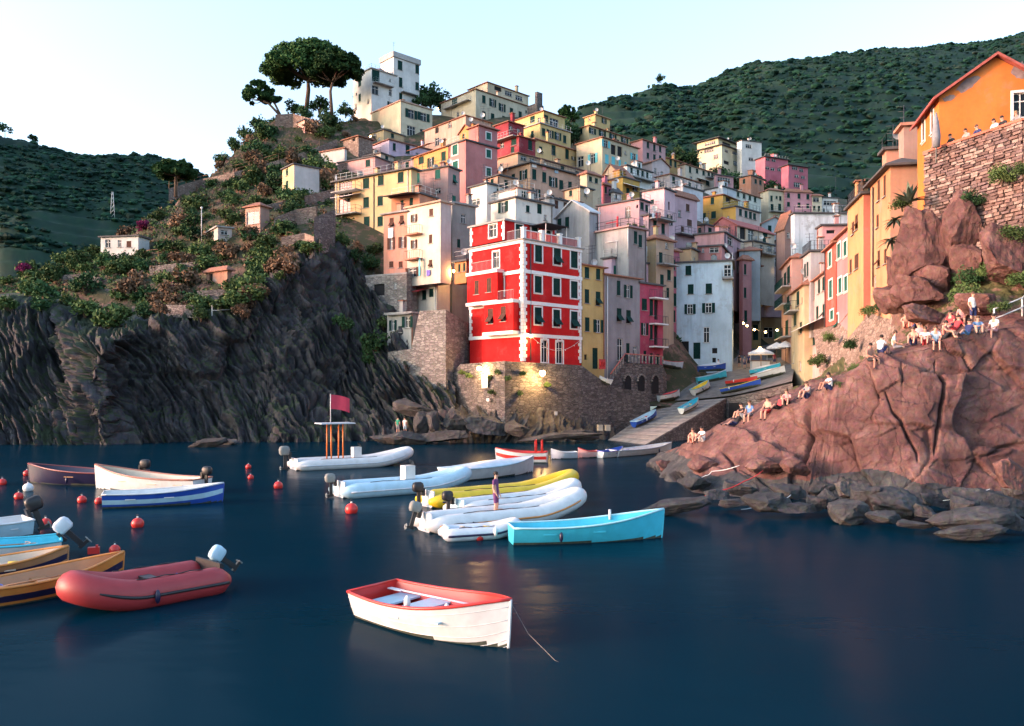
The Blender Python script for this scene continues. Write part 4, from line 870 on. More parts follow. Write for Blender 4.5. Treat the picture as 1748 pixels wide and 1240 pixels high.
h = H('coralrow', 'house with yellow street front and coral side wall', 1474, 332, 512, 62.5, 1447, 1494, (.66,.34,.18), colr=(.62,.22,.16), wl=[(1462,380,'t',5,26),(1456,390,'c',4,22),(1462,447,'c',7,26),(1452,455,'c',4,24)], ang=-11, sh=M_BROWN, worn=.25)
terrace_rail(h, M_IRON, sides='LR', bars=True)
h = H('pinkrow', 'rose-pink row house with grey-green shutters in white surrounds', 1449.5, 391, 545, 68.5, 1425, 1475, (.60,.27,.28), wl=[(1432,429,'c',6,26),(1443,425,'c',6,26),(1434,488,'c',6,26),(1444,485,'c',6,26)], ang=-11, trim=M_WHITE, sh=M_GREEN2, worn=.2)
h = H('redrow', 'narrow brick-red row house with white upper wall', 1427, 415, 555, 73.5, 1409, 1450, (.52,.13,.10), wl=[(1417,443,'c',5,26),(1418,494,'c',6,30),(1420,538,'c',6,16)], ang=-11, trim=M_WHITE, sh=M_GREEN2, worn=.3)
h = H('creamrow', 'pink and cream row house with many green shutters over the awning', 1410.5, 466, 640, 80, 1369, 1430, (.68,.47,.44), wl=[(1376.5,501,'c',5,22),(1388,494,'c',5,28),(1398,488,'c',4,24),(1405.5,485,'c',4,24),(1378,539,'t',4,22),(1387.5,535,'c',4,24),(1395,535,'c',4,24),(1406,532,'t',4,26),(1374,581,'c',6,24),(1389,577,'c',7,26)], ang=-11, worn=.25)
awning(h, 'L', 1375, 1411, 556, 1.6, .7, M_WHITE)
h = H('creamcorner', 'cream corner house at the start of the shaded street', 1373, 487, 648, 88, 1351, 1395, (.66,.52,.34), wl=[(1362,510,'c',5,24),(1367,560,'c',4,20),(1357,545,'c',5,24),(1366,625,'p',3,16)], ang=-11, worn=.3)
balcony(h, 'L', 1352, 1364, 536, 1.0, 1.0, M_GREEN)
h = H('greenbalc', 'shaded house with green iron balconies far down the street', 1352, 441, 620, 101, 1334, 1372, (.55,.35,.30), wl=[(1346,470,'c',5,30),(1340,478,'c',4,24),(1345,520,'c',5,28),(1343,560,'c',5,26)], ang=-11, worn=.3)
for yy in (500, 528, 580): balcony(h, 'L', 1336, 1351, yy, 1.1, 1.0, M_GREEN)
h = H('weathered', 'large white weathered wall and roof above the street row', 1356, 365, 440, 119, 1350, 1452, (.72,.76,.80), ang=2, worn=.8)
terrace_rail(h, M_PALEIRON, sides='R')
h = H('pinkback', 'small pink block with canopy behind the street row', 1404, 386, 430, 96, 1396, 1462, (.64,.35,.36), wl=[], wr=[(1418,396,'x',14,6)], ang=-5, worn=.3)
h = H('greyterr', 'grey rooftop terrace with lattice rail above the pink and cream row house', 1384, 430, 480, 87, 1370, 1420, (.46,.44,.45), ang=-8, worn=.4)
terrace_rail(h, M_IRON, sides='LR', bars=True)
# ---------------- left of the red house
h = H('salmontower', 'salmon house on old stone base with hanging white sheet', 694.5, 362, 545, 95.5, 655, 720, (.66,.33,.25), wl=[(668.5,380,'t',7,16),(686,376,'t',7,16),(668,416,'o',6,20),(687,414,'o',6,19),(668,452,'c',7,11),(684,452,'c',7,11)], ang=58, worn=.35, sh=M_BROWN, rmat=M_CONC)
h = H('salmonattic', 'orange roof-terrace room with pergola on top of the salmon house', 716, 331, 375, 101, 668, 745, (.64,.30,.20), wl=[(686,350,'d',6,16),(702,345,'d',6,14)], ang=58, worn=.3)
awning(h, 'L', 664, 712, 336, 2.0, .4, M_SLATE)
h = H('creamtower', 'tall cream house with overhanging front and brown shutters', 752, 345, 480, 92, 694, 770, (.80,.70,.58), colr=(.66,.52,.48), wl=[(707,373,'o',5,13),(736,363,'c',7,13),(735,408,'c',6,15),(707,417,'o',5,15),(735,450,'t',6,13),(704,465,'o',14,16)], ang=50, sh=M_BROWN, worn=.25, ext=0.2, rmat=plaster((.6,.42,.32)))
balcony(h, 'L', 699, 721, 402, .9, .9, M_WOOD, plaster((.6,.3,.22))); balcony(h, 'L', 699, 721, 444, .9, .9, M_WOOD, plaster((.6,.3,.22)))
h = H('creamlow', 'set-back lower storey of the cream tower house with red awning', 746, 478, 526, 94.5, 693, 768, (.78,.70,.60), wl=[(706,505,'c',7,15),(724,504,'c',7,16),(736,500,'d',8,15),(750,498,'c',6,12)], ang=50, worn=.25, ext=6)
awning(h, 'L', 700, 731, 495, 1.6, .5, plain('red_awning', (.35, .04, .05), .7))
h = H('greyside', 'grey rendered house squeezed between cream tower and red house', 772, 347, 470, 97, 764, 812, (.33,.32,.31), wr=[(783,416,'c',5,15)], ang=40, worn=.5, rmat=M_CONC)
h = H('orangelink', 'small orange linking house with railing beside the red house', 796, 446, 480, 91, 776, 806, (.66,.30,.14), wl=[(784,458,'c',4,14),(794,456,'c',4,14)], ang=48, worn=.2, ext=.2)
terrace_rail(h, M_PALEIRON, sides='L')
h = H('stonekeep', 'old stone tower base with arched window under the salmon house', 694, 468, 600, 94, 624, 712, M_STONE, wl=[(647,495,'x',19,20),(675,488,'p',5,11)], ang=62, roof='flat', rmat=M_CONC, eave=.05, ext=4)
h = H('stonecottage', 'grey cottage with green shutters built on the sea wall', 702, 535, 600, 91, 661, 720, (.44,.43,.41), wl=[(671,556,'o',6,18),(696,550,'o',9,19)], ang=58, worn=.8, rmat=M_CONC, ext=3)
awning(h, 'L', 662, 702, 537, .5, .1, M_CONC)
# ---------------- headland cottages
h = H('hl_yellow', 'small yellow cottage with white side high on the headland path', 502, 281, 335, 138, 482, 545, (.72,.56,.34), colr=(.72,.68,.66), wl=[(490,290,'c',4,12),(490,316,'c',4,14)], ang=40, worn=.2)
h = H('hl_white', 'white cube cottage among shrubs on the headland', 172, 406, 438, 106, None, 236, Wh, wl=[], wr=[(184,416,'p',9,14),(204,416,'p',6,12),(220,417,'c',8,11)], LL=2.6, ang=-10, sh=M_BROWN, worn=.2)
h = H('hl_shed', 'pale shed with open front beside a street lamp on the headland', 372, 388, 416, 110, 345, 396, (.60,.50,.46), wl=[(360,396,'d',10,14)], wr=[(383,397,'b',12,8)], ang=35, worn=.3, rmat=M_CONC)
h = H('hl_garage', 'white-doored garage hut set into the headland terrace', 444, 352, 390, 119, 419, 460, (.52,.34,.28), wl=[(432,372,'p',22,22)], ang=62, worn=.4, rmat=M_TILE)
h = H('hl_brick', 'small brick hut with single window below the umbrella pines', 612, 233, 270, 166, 586, 636, M_STONE_R, wl=[(604,238,'x',5,5)], ang=50, rmat=M_TILE, eave=.4)
h = H('hl_whitewall', 'low white wall-house with terrace beside the lavender house', 588, 254, 285, 158, 548, 592, (.74,.68,.64), ang=62, worn=.3, rmat=M_TILE)
h = H('hl_pinkterr', 'low pink terrace house with railing above the long yellow house', 640, 268, 300, 145, 578, 668, (.66,.40,.38), wl=[(628,279,'c',8,12)], ang=60, worn=.3)
h = H('hl_hut', 'tiny pink hut on the bare slope below the umbrella pines', 520, 205, 225, 182, 509, 527, (.66,.40,.34), ang=45, worn=.3)
h = H('hl_shack', 'derelict orange shack on the lower headland terrace', 388, 462, 490, 100, 352, 395, (.46,.26,.19), wl=[(360,471,'x',6,11)], ang=55, worn=.6)
# ---------------- fillers of the dense middle town
h = H('fill_a', 'low rosy house with small windows under the lavender house', 712, 272, 300, 150, 672, 740, (.62,.38,.36), wl=[(680,282,'p',6,8),(695,280,'c',6,10)], wr=[(722,280,'c',6,10)], ang=55, worn=.5)
h = H('fill_b', 'small cream house between lavender and brick hut', 650, 262, 290, 156, 622, 672, (.66,.56,.46), wl=[(634,272,'c',5,9)], wr=[(660,270,'c',5,9)], ang=55, worn=.4)
h = H('fill_c', 'narrow peach house left of the peach row gable', 852, 300, 345, 120, 832, 880, (.66,.42,.30), wl=[(840,312,'c',5,12)], wr=[(864,314,'c',6,13),(864,332,'p',6,8)], worn=.5)
h = H('fill_d', 'grey-white house under the peach row with brown door', 938, 338, 372, 112, 905, 985, (.60,.56,.54), wl=[(920,346,'c',6,10)], wr=[(950,348,'d',6,14),(965,352,'c',6,12)], worn=.6, sh=M_BROWN)
h = H('fill_e', 'small ochre house above the concrete house terrace', 1046, 352, 385, 116, 1020, 1075, (.58,.40,.24), wl=[(1032,362,'c',5,11)], wr=[(1056,362,'c',5,11)], worn=.5)
h = H('fill_f', 'cream house squeezed right of the pale pink house', 1166, 350, 400, 134, 1152, 1186, (.64,.54,.46), wr=[(1172,362,'c',5,12),(1180,366,'c',4,11)], worn=.4)
h = H('fill_g', 'little pink house below the mustard house', 1204, 384, 415, 138, 1186, 1226, (.62,.36,.36), wl=[(1194,394,'c',5,9)], wr=[(1212,394,'c',6,10)], worn=.5)
h = H('fill_h', 'pale stone house above the white roof terrace', 1128, 304, 330, 170, 1112, 1150, (.58,.50,.44), wr=[(1134,312,'c',4,9),(1143,315,'c',4,9)], worn=.6)
h = H('fill_i', 'rust-coloured house left of the stepping rose villa', 1282, 300, 335, 206, 1262, 1304, (.52,.26,.18), wl=[(1270,310,'c',4,8)], wr=[(1290,310,'c',4,8),(1298,312,'c',4,8)], worn=.4)
h = H('fill_j', 'tall plain rear house above the shaded street', 1326, 412, 500, 150, 1306, 1350, (.60,.48,.42), wl=[], wr=[(1332,430,'c',5,12),(1341,432,'c',5,12),(1332,455,'c',5,12)], worn=.5, ang=20)
h = H('fill_k', 'sandy house behind the grey gable on the slope', 990, 320, 352, 118, 962, 1012, (.60,.46,.32), wl=[(974,330,'c',5,10)], wr=[(1000,330,'c',5,10)], worn=.5)
h = H('fill_l', 'yellow-washed hut above the brick hut', 655, 222, 248, 178, 628, 690, (.62,.48,.30), wl=[(640,232,'p',5,7)], wr=[(670,232,'c',5,8)], ang=50, worn=.4)
# peeling patches on the orange gable
h = HOUSES['gableorange']; m_pt = plain('bare_render', (.22, .16, .155), .9, var=.25, scale=3)
for px, py, rx, ry, tl in [(1652,144,24,9,-.55),(1620,168,11,5,-.2),(1742,120,14,14,.6)]:
    p, b, n, u, a_ = fpt(h, 'R', px, py, .008); sc_ = 49/FP; vs_ = [p]; gq = random.Random(px)
    for i in range(22):
        th = 2*math.pi*i/22; k = gq.uniform(.72, 1.15); x, z = math.cos(th)*rx*k*sc_, math.sin(th)*ry*k*sc_; vs_.append(p+u*(x*math.cos(tl)+z*math.sin(tl))+Vector((0, 0, -x*math.sin(tl)+z*math.cos(tl))))
    mb = MB(); mb.add(vs_, [(0, 1+i, 1+(i+1) % 22) for i in range(22)], m_pt); mb.build('bare_plaster', h['root'])
# ---------------- the red house
RW = (.60,.022,.024)
red = H('red', 'bright red corner house with white quoins and bands above the sea wall', 893, 409, 617, 83.7, 802, 992, RW,
   wr=[(919,433.5,'c',12,29),(951,438,'t',12,29),(980,443.5,'c',12,29),(918.5,486,'c',12,29),(950,490,'c',12,29),(980,495,'c',12,29),(918.5,539.5,'t',12,29),(950,543.5,'t',12,29),(980,546.5,'t',12,29),(929.5,600,'p',11,38),(955,602,'p',11,38)],
   wl=[(847,444,'p',11,28),(857,490,'d',7,30)], ang=43, trim=M_WHITE, ext=3, worn=.08, rmat=M_CONC, eave=.3, thick=.12)
up = H('red_top', 'set-back top storey of the red house with a single lit window', 862, 377, 412, 85.9, 803, 947, RW, wl=[(841.5,392,'p',13,22)], wr=[(886,395,'c',12,26),(912,400,'c',11,24),(935,404,'c',9,20)], ang=43, trim=M_WHITE, ext=-.15, worn=.08, rmat=M_CONC, eave=.25)
def strip(h, f, y, x0, x1, hh=.34, pr=.12, name='band', off=0.0):
    p, b, n, u, a = fpt(h, f, x0, y, off); q = fpt(h, f, x1, y, off)[0]; q.z = p.z
    mb = MB(); c = (p+q)/2+n*(pr/2+.003); mb.box(c, ((q-p).length, pr, hh), M_WHITE, b); return mb.build(name, h['root'])
for yy in (411.5, 463, 516, 572):
    c = P(893, yy, 83.7)
    for f in 'LR':
        O, b, Ln = red[f]; u = Vector((math.cos(b), math.sin(b), 0)); n = Vector((math.sin(b), -math.cos(b), 0))
        mb = MB(); mb.box(Vector((O.x, O.y, c.z))+u*Ln/2+n*.063, (Ln+.12, .12, .36), M_WHITE, b); mb.build('band', red['root'])
def quoins(h, O, b, at, z0, z1, flip):
    u = Vector((math.cos(b), math.sin(b), 0)); n = Vector((math.sin(b), -math.cos(b), 0)); mb = MB(); k = int((z1-z0)/.36)
    for i in range(k):
        wq = .46 if i % 2 else .28; a = at+(wq/2 if not flip else -wq/2)
        mb.box(Vector((O.x, O.y, z0+(i+.5)*(z1-z0)/k))+u*a+n*.045, (wq, .08, (z1-z0)/k*.93), M_WHITE, b)
    mb.build('quoins', h['root'])
zb_ = P(893, 617, 83.7).z
quoins(red, red['R'][0], red['R'][1], 0.02, zb_, red['zt'], False); quoins(red, red['R'][0], red['R'][1], red['R'][2]-.02, zb_, red['zt'], True)
quoins(red, red['L'][0], red['L'][1], red['L'][2]-.02, zb_, red['zt'], True); quoins(red, red['L'][0], red['L'][1], 0.02, zb_+2.5, red['zt'], False)
quoins(up, up['L'][0], up['L'][1], 0.02, up['z0'], up['zt'], False); quoins(up, up['L'][0], up['L'][1], up['L'][2]-.02, up['z0'], up['zt'], True)
def bay(h, x0, x1, y0, y1, pr, wins, kind):
    O, b, Ln = h['L']; n = Vector((math.sin(b), -math.cos(b), 0)); u = Vector((math.cos(b), math.sin(b), 0)); O2 = O+n*pr
    a0, zt, _ = px_on(O2, b, x0, y0); a1 = px_on(O2, b, x1, y0)[0]; zb = px_on(O2, b, x0, y1)[1]
    Ob = O2+u*a0; mb = MB(); hs, rc = slots(wins, Ob, b, a1-a0, zb, zt, .9, 1.5); facade(mb, Ob, b, a1-a0, zb, zt, hs, h['m'])
    p = [Ob, Ob+u*(a1-a0), Ob+u*(a1-a0)-n*(pr-.01), Ob-n*(pr-.01)]
    v = lambda q, z: (q.x, q.y, z)
    mb.quad(v(p[1], zb), v(p[2], zb), v(p[2], zt), v(p[1], zt), h['m']); mb.quad(v(p[3], zb), v(p[0], zb), v(p[0], zt), v(p[3], zt), h['m'])
    mb.quad(v(p[0], zb), v(p[3], zb), v(p[2], zb), v(p[1], zb), h['m']); mb.quad(v(p[0], zt), v(p[1], zt), v(p[2], zt), v(p[3], zt), M_CONC)
    o = mb.build('bay', h['root'])
    for aa, z, ww, hh, k in rc: window(h['root'], Vector((Ob.x+u.x*aa, Ob.y+u.y*aa, z)), b, ww, hh, k, M_BROWN, M_WHITE if k == 'p' else None, 83)
    for z in (zt, zb):
        rb = MB(); rb.box(Vector((Ob.x, Ob.y, z))+u*(a1-a0)/2-n*(pr/2-.08), (a1-a0+.16, pr+.14, .34), M_WHITE, b); rb.build('band', h['root'])
bay(red, 797.5, 849, 470, 521, .9, [(813.5,491,'c',8,24),(834.5,487,'c',8,24)], 'c')
bay(red, 826, 876, 519, 571, .9, [(837,540,'t',9,26),(859,536,'t',9,26)], 't')
# railings: top balcony, mid balcony, roof terrace with white piers
mbr = MB()
p = fpt(red, 'L', 803, 466, .85)[0]; q = fpt(red, 'L', 848, 460, .85)[0]; q.z = p.z; rail(mbr, p, q, 1.0, M_PALEIRON, .2, .02, 0, .008)
p = fpt(red, 'L', 850, 514, .85)[0]; q = fpt(red, 'L', 876, 511, .85)[0]; q.z = p.z; rail(mbr, p, q, 1.0, M_PALEIRON, .2, .02, 0, .008)
mbr.build('railing', red['root'])
O, b, Ln = red['R']; u = Vector((math.cos(b), math.sin(b), 0)); n = Vector((math.sin(b), -math.cos(b), 0)); zt = red['top']
for i, a in enumerate((.25, 2.9, 5.6, Ln-.25)):
    mb = MB(); mb.box(Vector((O.x, O.y, zt+.55))+u*a-n*.2, (.4, .4, 1.1), M_WHITE, b); mb.box(Vector((O.x, O.y, zt+1.14))+u*a-n*.2, (.52, .52, .1), M_WHITE, b); mb.build('pier', red['root'])
for a0, a1 in ((.48, 2.68), (3.12, 5.38), (5.82, Ln-.47)):
    mb = MB(); k = int((a1-a0)/.17)
    for i in range(k): mb.box(Vector((O.x, O.y, zt+.45))+u*(a0+(i+.5)*(a1-a0)/k)-n*.2, (.05, .05, .86), plain('rail_red', (.40, .06, .07), .6), b)
    mb.box(Vector((O.x, O.y, zt+.92))+u*(a0+a1)/2-n*.2, (a1-a0-.004, .12, .08), M_WHITE, b); mb.build('balustrade', red['root'])
O2, b2, Ln2 = red['L']; u2 = Vector((math.cos(b2), math.sin(b2), 0)); n2 = Vector((math.sin(b2), -math.cos(b2), 0))
mb = MB(); rail(mb, Vector((O2.x, O2.y, zt))+u2*(Ln2-2.5)-n2*.1, Vector((O2.x, O2.y, zt))+u2*(Ln2-.4)-n2*.1, 1.0, M_PALEIRON, .18, .02, 0, .01); mb.build('railing', red['root'])
pipe(red, 'R', 906, 415, 616, M_SLATE)
# arched heads of the two ground-floor windows
for px in (929.5, 955):
    p, b, n, u, a = fpt(red, 'R', px, 581, .0); mb = MB(); vs_ = []; fs = []; k = 12; r0, r1 = .36, .52
    zc = p.z-.30
    for i in range(k+1):
        th = math.pi*i/k
        for r in (r0, r1): vs_.append(Vector((p.x, p.y, zc))+u*math.cos(th)*r+n*.075+Vector((0, 0, math.sin(th)*r*1.25)))
    for i in range(k): fs.append((2*i, 2*i+1, 2*i+3, 2*i+2))
    mb.add(vs_, fs, M_WHITE); mb.build('arch_trim', red['root'])
# parasol-like dark canopy on the terrace and a lean-to roof in front of the top storey
mb = MB(); c = Vector((O.x, O.y, zt+2.15))+u*5.4-n*1.6; mb.box(c, (3.6, 2.6, .06), plain('dark_cloth', (.03, .03, .035), .8), b)
for s in (-1.6, 1.6):
    for t in (-1.1, 1.1): mb.box(c+u*s+n*t-Vector((0, 0, 1.1)), (.06, .06, 2.15), M_PALEIRON, b)
mb.build('canopy', red['root'])
for k_, (fa, fb) in {'bigbeige': (.2, .4), 'gold': (.6, .5), 'longyellow': (.4, .2), 'mustard': (.4, .5), 'pinkmid': (.3, .4), 'stonepink': (.4, .4), 'yellow_top': (.7, .3), 'creamfar': (.6, .4), 'salmontower': (.5, .6), 'greyvilla': (.5, .6), 'beige_gable': (.7, .6), 'whiterow': (.5, .5), 'coralrow': (.7, .5)}.items(): chimney(HOUSES[k_], fa, fb)
for k_, (fa, fb) in {'white_c': (.5, .6), 'cream_top': (.2, .6), 'maroon': (.4, .7), 'palepink2': (.5, .5), 'creamrow': (.5, .5), 'greyhouse': (.1, .3), 'pinkpergola': (.5, .5), 'stonepink': (.1, .4), 'lavender': (.5, .5), 'mustard2': (.5, .2), 'white_a': (.3, .5), 'creamtower': (.3, .3), 'pinktower2': (.5, .5)}.items(): antenna(HOUSES[k_], fa, fb)
def dish(h, fa, fb):
    c0, c1, c2, c3 = h['c']; p = c0+(c1-c0)*fa+(c3-c0)*fb; p = Vector((p.x, p.y, h['top']-.1)); mb = MB(); mb.tube([p, p+Vector((0, 0, 1.0))], .03, M_IRON, 5); vs_ = [p+Vector((.0, -.06, 1.0))]
    for i in range(10): vs_.append(p+Vector((.38*math.cos(i*.6283), -.2, 1.0+.38*math.sin(i*.6283))))
    mb.add(vs_, [(0, 1+i, 1+(i+1) % 10) for i in range(10)], M_PALEIRON); mb.build('satellite_dish', h['root'])
def hut(h, fa, fb, w_=1.6, hh=1.7):
    c0, c1, c2, c3 = h['c']; p = c0+(c1-c0)*fa+(c3-c0)*fb; b = h['R'][1]; mb = MB(); mb.box((p.x, p.y, h['top']+hh/2-.02), (w_, w_*.8, hh), h['m'], b); mb.box((p.x, p.y, h['top']+hh+.04), (w_+.3, w_*.8+.3, .12), M_TILE, b); mb.box(Vector((p.x, p.y, h['top']+.75))-h['uR']*(w_/2)*0-h['uL']*(w_*.4+.01), (.6, .03, 1.4), M_GREEN, b); mb.build('roof_hut', h['root'])
def tank(h, fa, fb):
    c0, c1, c2, c3 = h['c']; p = c0+(c1-c0)*fa+(c3-c0)*fb; mb = MB(); z = h['top']; mb.tube([(p.x, p.y, z+.0), (p.x, p.y, z+.9)], .4, M_GREY, 10); mb.build('water_tank', h['root'])
rq = random.Random(77)
for k_, h in HOUSES.items():
    if k_ in ('gableorange', 'pinkblock', 'red', 'red_top', 'ruin', 'ruin2', 'stonekeep', 'hl_hut') or k_.startswith('hl_'): continue
    if rq.random() < .55: antenna(h, rq.uniform(.15, .85), rq.uniform(.1, .6), rq.uniform(1.8, 3.2))
    if rq.random() < .5: chimney(h, rq.uniform(.2, .8), rq.uniform(.1, .5), rq.uniform(.8, 1.5)+(.5 if h['top']-h['zt'] > .3 else 0), rq.uniform(.4, .65))
    if rq.random() < .35: dish(h, rq.uniform(.1, .5), rq.uniform(.05, .3))
    flat = h['top']-h['zt'] < .3
    if flat and rq.random() < .4 and h['R'][2] > 4 and h['L'][2] > 3: hut(h, rq.uniform(.4, .75), rq.uniform(.4, .6))
    if flat and rq.random() < .35: tank(h, rq.uniform(.2, .8), rq.uniform(.3, .7))
    if flat and rq.random() < .5: terrace_rail(h, rq.choice((M_IRON, M_PALEIRON)), .95, rq.choice(('LR', 'R', 'L')))
    if h['d'] < 150 and rq.random() < .6:
        O, b, Ln = h[rq.choice('LR')]; a_ = Ln*rq.choice((.04, .96)); u = Vector((math.cos(b), math.sin(b), 0)); n = Vector((math.sin(b), -math.cos(b), 0)); p = O+u*a_+n*.08; mb = MB(); mb.tube([(p.x, p.y, h['zt']-.1), (p.x, p.y, max(h['z0'], h['zt']-11))], .055, rq.choice((M_IRON, M_PALEIRON, M_TILE)), 6); mb.build('drainpipe', h['root'])
print('windows', N_WIN[0], 'houses', len(HOUSES))
# ================================================================== SHORE, WALLS, QUAY
def wallpoly(name, label, tops, bots, mat, thick=1.0, cap=None, cat='wall'):
    mb = MB(); T = [P(*t) if not isinstance(t, Vector) else t for t in tops]
    B = [P(*t) if not isinstance(t, Vector) else t for t in bots]
    back = Vector((0, thick, 0)); sub = 6
    def seg(p, q): return [p.lerp(q, i/sub) for i in range(sub)]
    TT = sum([seg(T[i], T[i+1]) for i in range(len(T)-1)], [])+[T[-1]]; BB = sum([seg(B[i], B[i+1]) for i in range(len(B)-1)], [])+[B[-1]]
    for i in range(len(TT)-1):
        mb.quad(BB[i], BB[i+1], TT[i+1], TT[i], mat); mb.quad(TT[i], TT[i+1], TT[i+1]+back, TT[i]+back, cap or mat)
    mb.quad(BB[0]+back, BB[0], TT[0], TT[0]+back, mat); mb.quad(BB[-1], BB[-1]+back, TT[-1]+back, TT[-1], mat)
    return mb.thing(name, label, cat)
def low(tops, z): return [Vector((P(*t).x, t[2]-.15, z)) for t in tops]
t = [(770,640,89),(786,622,87.2),(862,616.5,81.2),(993,624,88.3),(1011,638,89.6),(1041,658,91.6)]
qw = wallpoly('quay_wall', 'tall grey stone sea wall carrying the red house', t, low(t, -.6), M_STONE_D, 3.0, M_CONC)
t = [(662,601,90.7),(702,596,89.4),(716,531,89.0),(761,529,87.4),(800,552,91.5)]
wallpoly('sea_wall', 'rough stone wall below the cottage and cream tower house', t, low(t, .5), M_STONE, 2.5, M_CONC)
t = [(1008,660,90.8),(1042,661,92),(1102,669,94.6),(1110,692,95)]
wallpoly('slipway_wall', 'low stone wall beside the wooden slipway', t, low(t, -.6), M_STONE_D, 1.2, M_CONC)
t = [(1041,656,93),(1067,619,94.4),(1131,623,98),(1138,640,99.5)]
tw = wallpoly('stone_terrace', 'stone terrace with dark arches below the crimson house', t, low(t, 3.2), M_STONE_D, 4.0, M_CONC)
for px in (1070, 1093, 1117):
    mb = MB(); d = 94.5+(px-1067)*.056-.1; c = P(px, 655, d); b = R(42); vs_ = [c+Vector((0, 0, -1.2))]; k = 10
    for i in range(k+1):
        th = math.pi*i/k; vs_.append(c+Vector((math.cos(b)*math.cos(th)*.62, math.sin(b)*math.cos(th)*.62, math.sin(th)*.75+.2)))
    pts = [c+Vector((math.cos(b)*.62, math.sin(b)*.62, -1.2)), *vs_[1:], c+Vector((-math.cos(b)*.62, -math.sin(b)*.62, -1.2))]
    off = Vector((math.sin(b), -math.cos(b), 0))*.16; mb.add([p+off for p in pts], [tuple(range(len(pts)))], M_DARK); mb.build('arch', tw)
    for s in range(9):
        th = math.pi*(s+.5)/9; mb = MB(); mb.box(c+off*1.3+Vector((math.cos(b)*math.cos(th)*.72, math.sin(b)*math.cos(th)*.72, math.sin(th)*.85+.2)), (.2, .14, .2), M_STONE, b); mb.build('arch_stone', tw)
mb = MB(); p, q, r_ = P(1042,650,92.6), P(1067,615,94.1), P(1131,619,97.6)
rr = plain('stair_red', (.36, .12, .10), .7)
for a_, b_ in ((p, q), (q, r_)):
    n_ = max(2, int((b_-a_).length/.55))
    for i in range(n_+1): mb.box(a_.lerp(b_, i/n_)+Vector((0, 0, .25)), (.16, .16, .9), M_STONE)
    mb.tube([a_+Vector((0, 0, .72)), b_+Vector((0, 0, .72))], .09, rr, 6)
mb.thing('stair_parapet', 'reddish stone parapet climbing along the arched terrace', 'parapet')

# ---- slipway of stone slabs and the small harbour square
SA, SB_, SCp, SD = Z(1035,83.7,-.1), Z(1098,76.8,-.1), P(1240,680,92.5), P(1128,690,99)
slip = MB(); bk = [SA, SB_, SCp, SD]; dn = Vector((0, 0, -.12))
slip.quad(*[p+dn for p in bk], M_CONC); slip.quad(SB_+dn, Vector((SB_.x, SB_.y, -2)), Vector((SCp.x, SCp.y, -2)), SCp+dn, M_STONE_D)
slip_o = tag(slip.build('slipway'), kind='structure')
m_slab = [plain('slab_a', (.17, .165, .16), .85, var=.3, scale=1.5, bump=.3), plain('slab_b', (.22, .21, .20), .85, var=.3, scale=1.5, bump=.3)]
NS = 26
for i in range(NS):
    t0, t1 = (i+.04)/NS, (i+.93)/NS; j = random.uniform(-.02, .02)
    q = [SA.lerp(SD, t0), SB_.lerp(SCp, t0), SB_.lerp(SCp, t1), SA.lerp(SD, t1)]
    up_ = Vector((0, 0, .02+j)); mb = MB(); mb.hexa([p+dn for p in q]+[p+up_ for p in q], m_slab[i % 2]); mb.build('slab', slip_o)
rows = [[P(1095,690,96), P(1128,690,98.9), P(1240,680.3,92.6), P(1300,668,89.5), P(1352,655,86)], [P(1100,668,101), P(1150,657,103), P(1240,647,102), P(1300,634,104), P(1356,624,102)],
        [P(1105,645,110), P(1160,632,113), P(1262,622,114), P(1306,603,128), P(1352,592,130)], [P(1105,640,118), P(1160,626,120), P(1262,600,130), P(1306,585,148), P(1352,575,150)]]
a, nn = sheet(rows, 60, 50); a[..., 2] += .25
put_sheet('square', a, M_PAVE)
t = [(1240,680.5,92.4),(1300,668,89.3),(1353,655,85.8)]
hq = wallpoly('harbour_wall', 'dark harbour wall with boat tunnel at the edge of the square', t, low(t, -1), M_STONE_D, 1.5, M_PAVE)
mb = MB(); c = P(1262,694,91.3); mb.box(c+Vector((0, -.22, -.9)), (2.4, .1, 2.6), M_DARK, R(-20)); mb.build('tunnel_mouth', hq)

# ---- rocks at the foot of the quay
cols = []
for px, dw, yt_, dt in [(640,82,700,90),(690,81,690,90),(740,80,700,88),(790,79.5,695,86),(840,79.5,705,83),(880,79.5,700,82),(930,81,705,84.5),(980,82.5,712,87.5),(1020,84,725,89.5),(1045,86,735,90)]:
    cols.append([Z(px,dw-1,-1.5), Z(px,dw,0), P(px,(yt_+752)/2+5,(dw+dt)/2-.8), P(px,yt_,dt), P(px,yt_-6,dt+3)])
a, nn = sheet([[c[r] for c in cols] for r in range(5)], 360, 90)
if nn[40, 180, 1] > 0: nn = -nn
X, Y, ZZ = a[..., 0], a[..., 1], a[..., 2]
q = .80*X-.58*ZZ+.3*Y+2.5*fbm(X*.2, Y*.2, ZZ*.2, 3); s1 = np.abs(((q/1.3) % 1.)-.35); s2 = np.abs(((q/.5) % 1.)-.3)
disp = 1.9*(fbm(X*.3, Y*.3, ZZ*.3, 4)-.5)+(s1-.3)*1.0+(s2-.3)*.45+.8*(fbm(X*.9, Y*.9, ZZ*.9, 3, True)-.6)
a = a+nn*disp[..., None]
put_sheet('shore_ledge', a, M_ROCK_G)

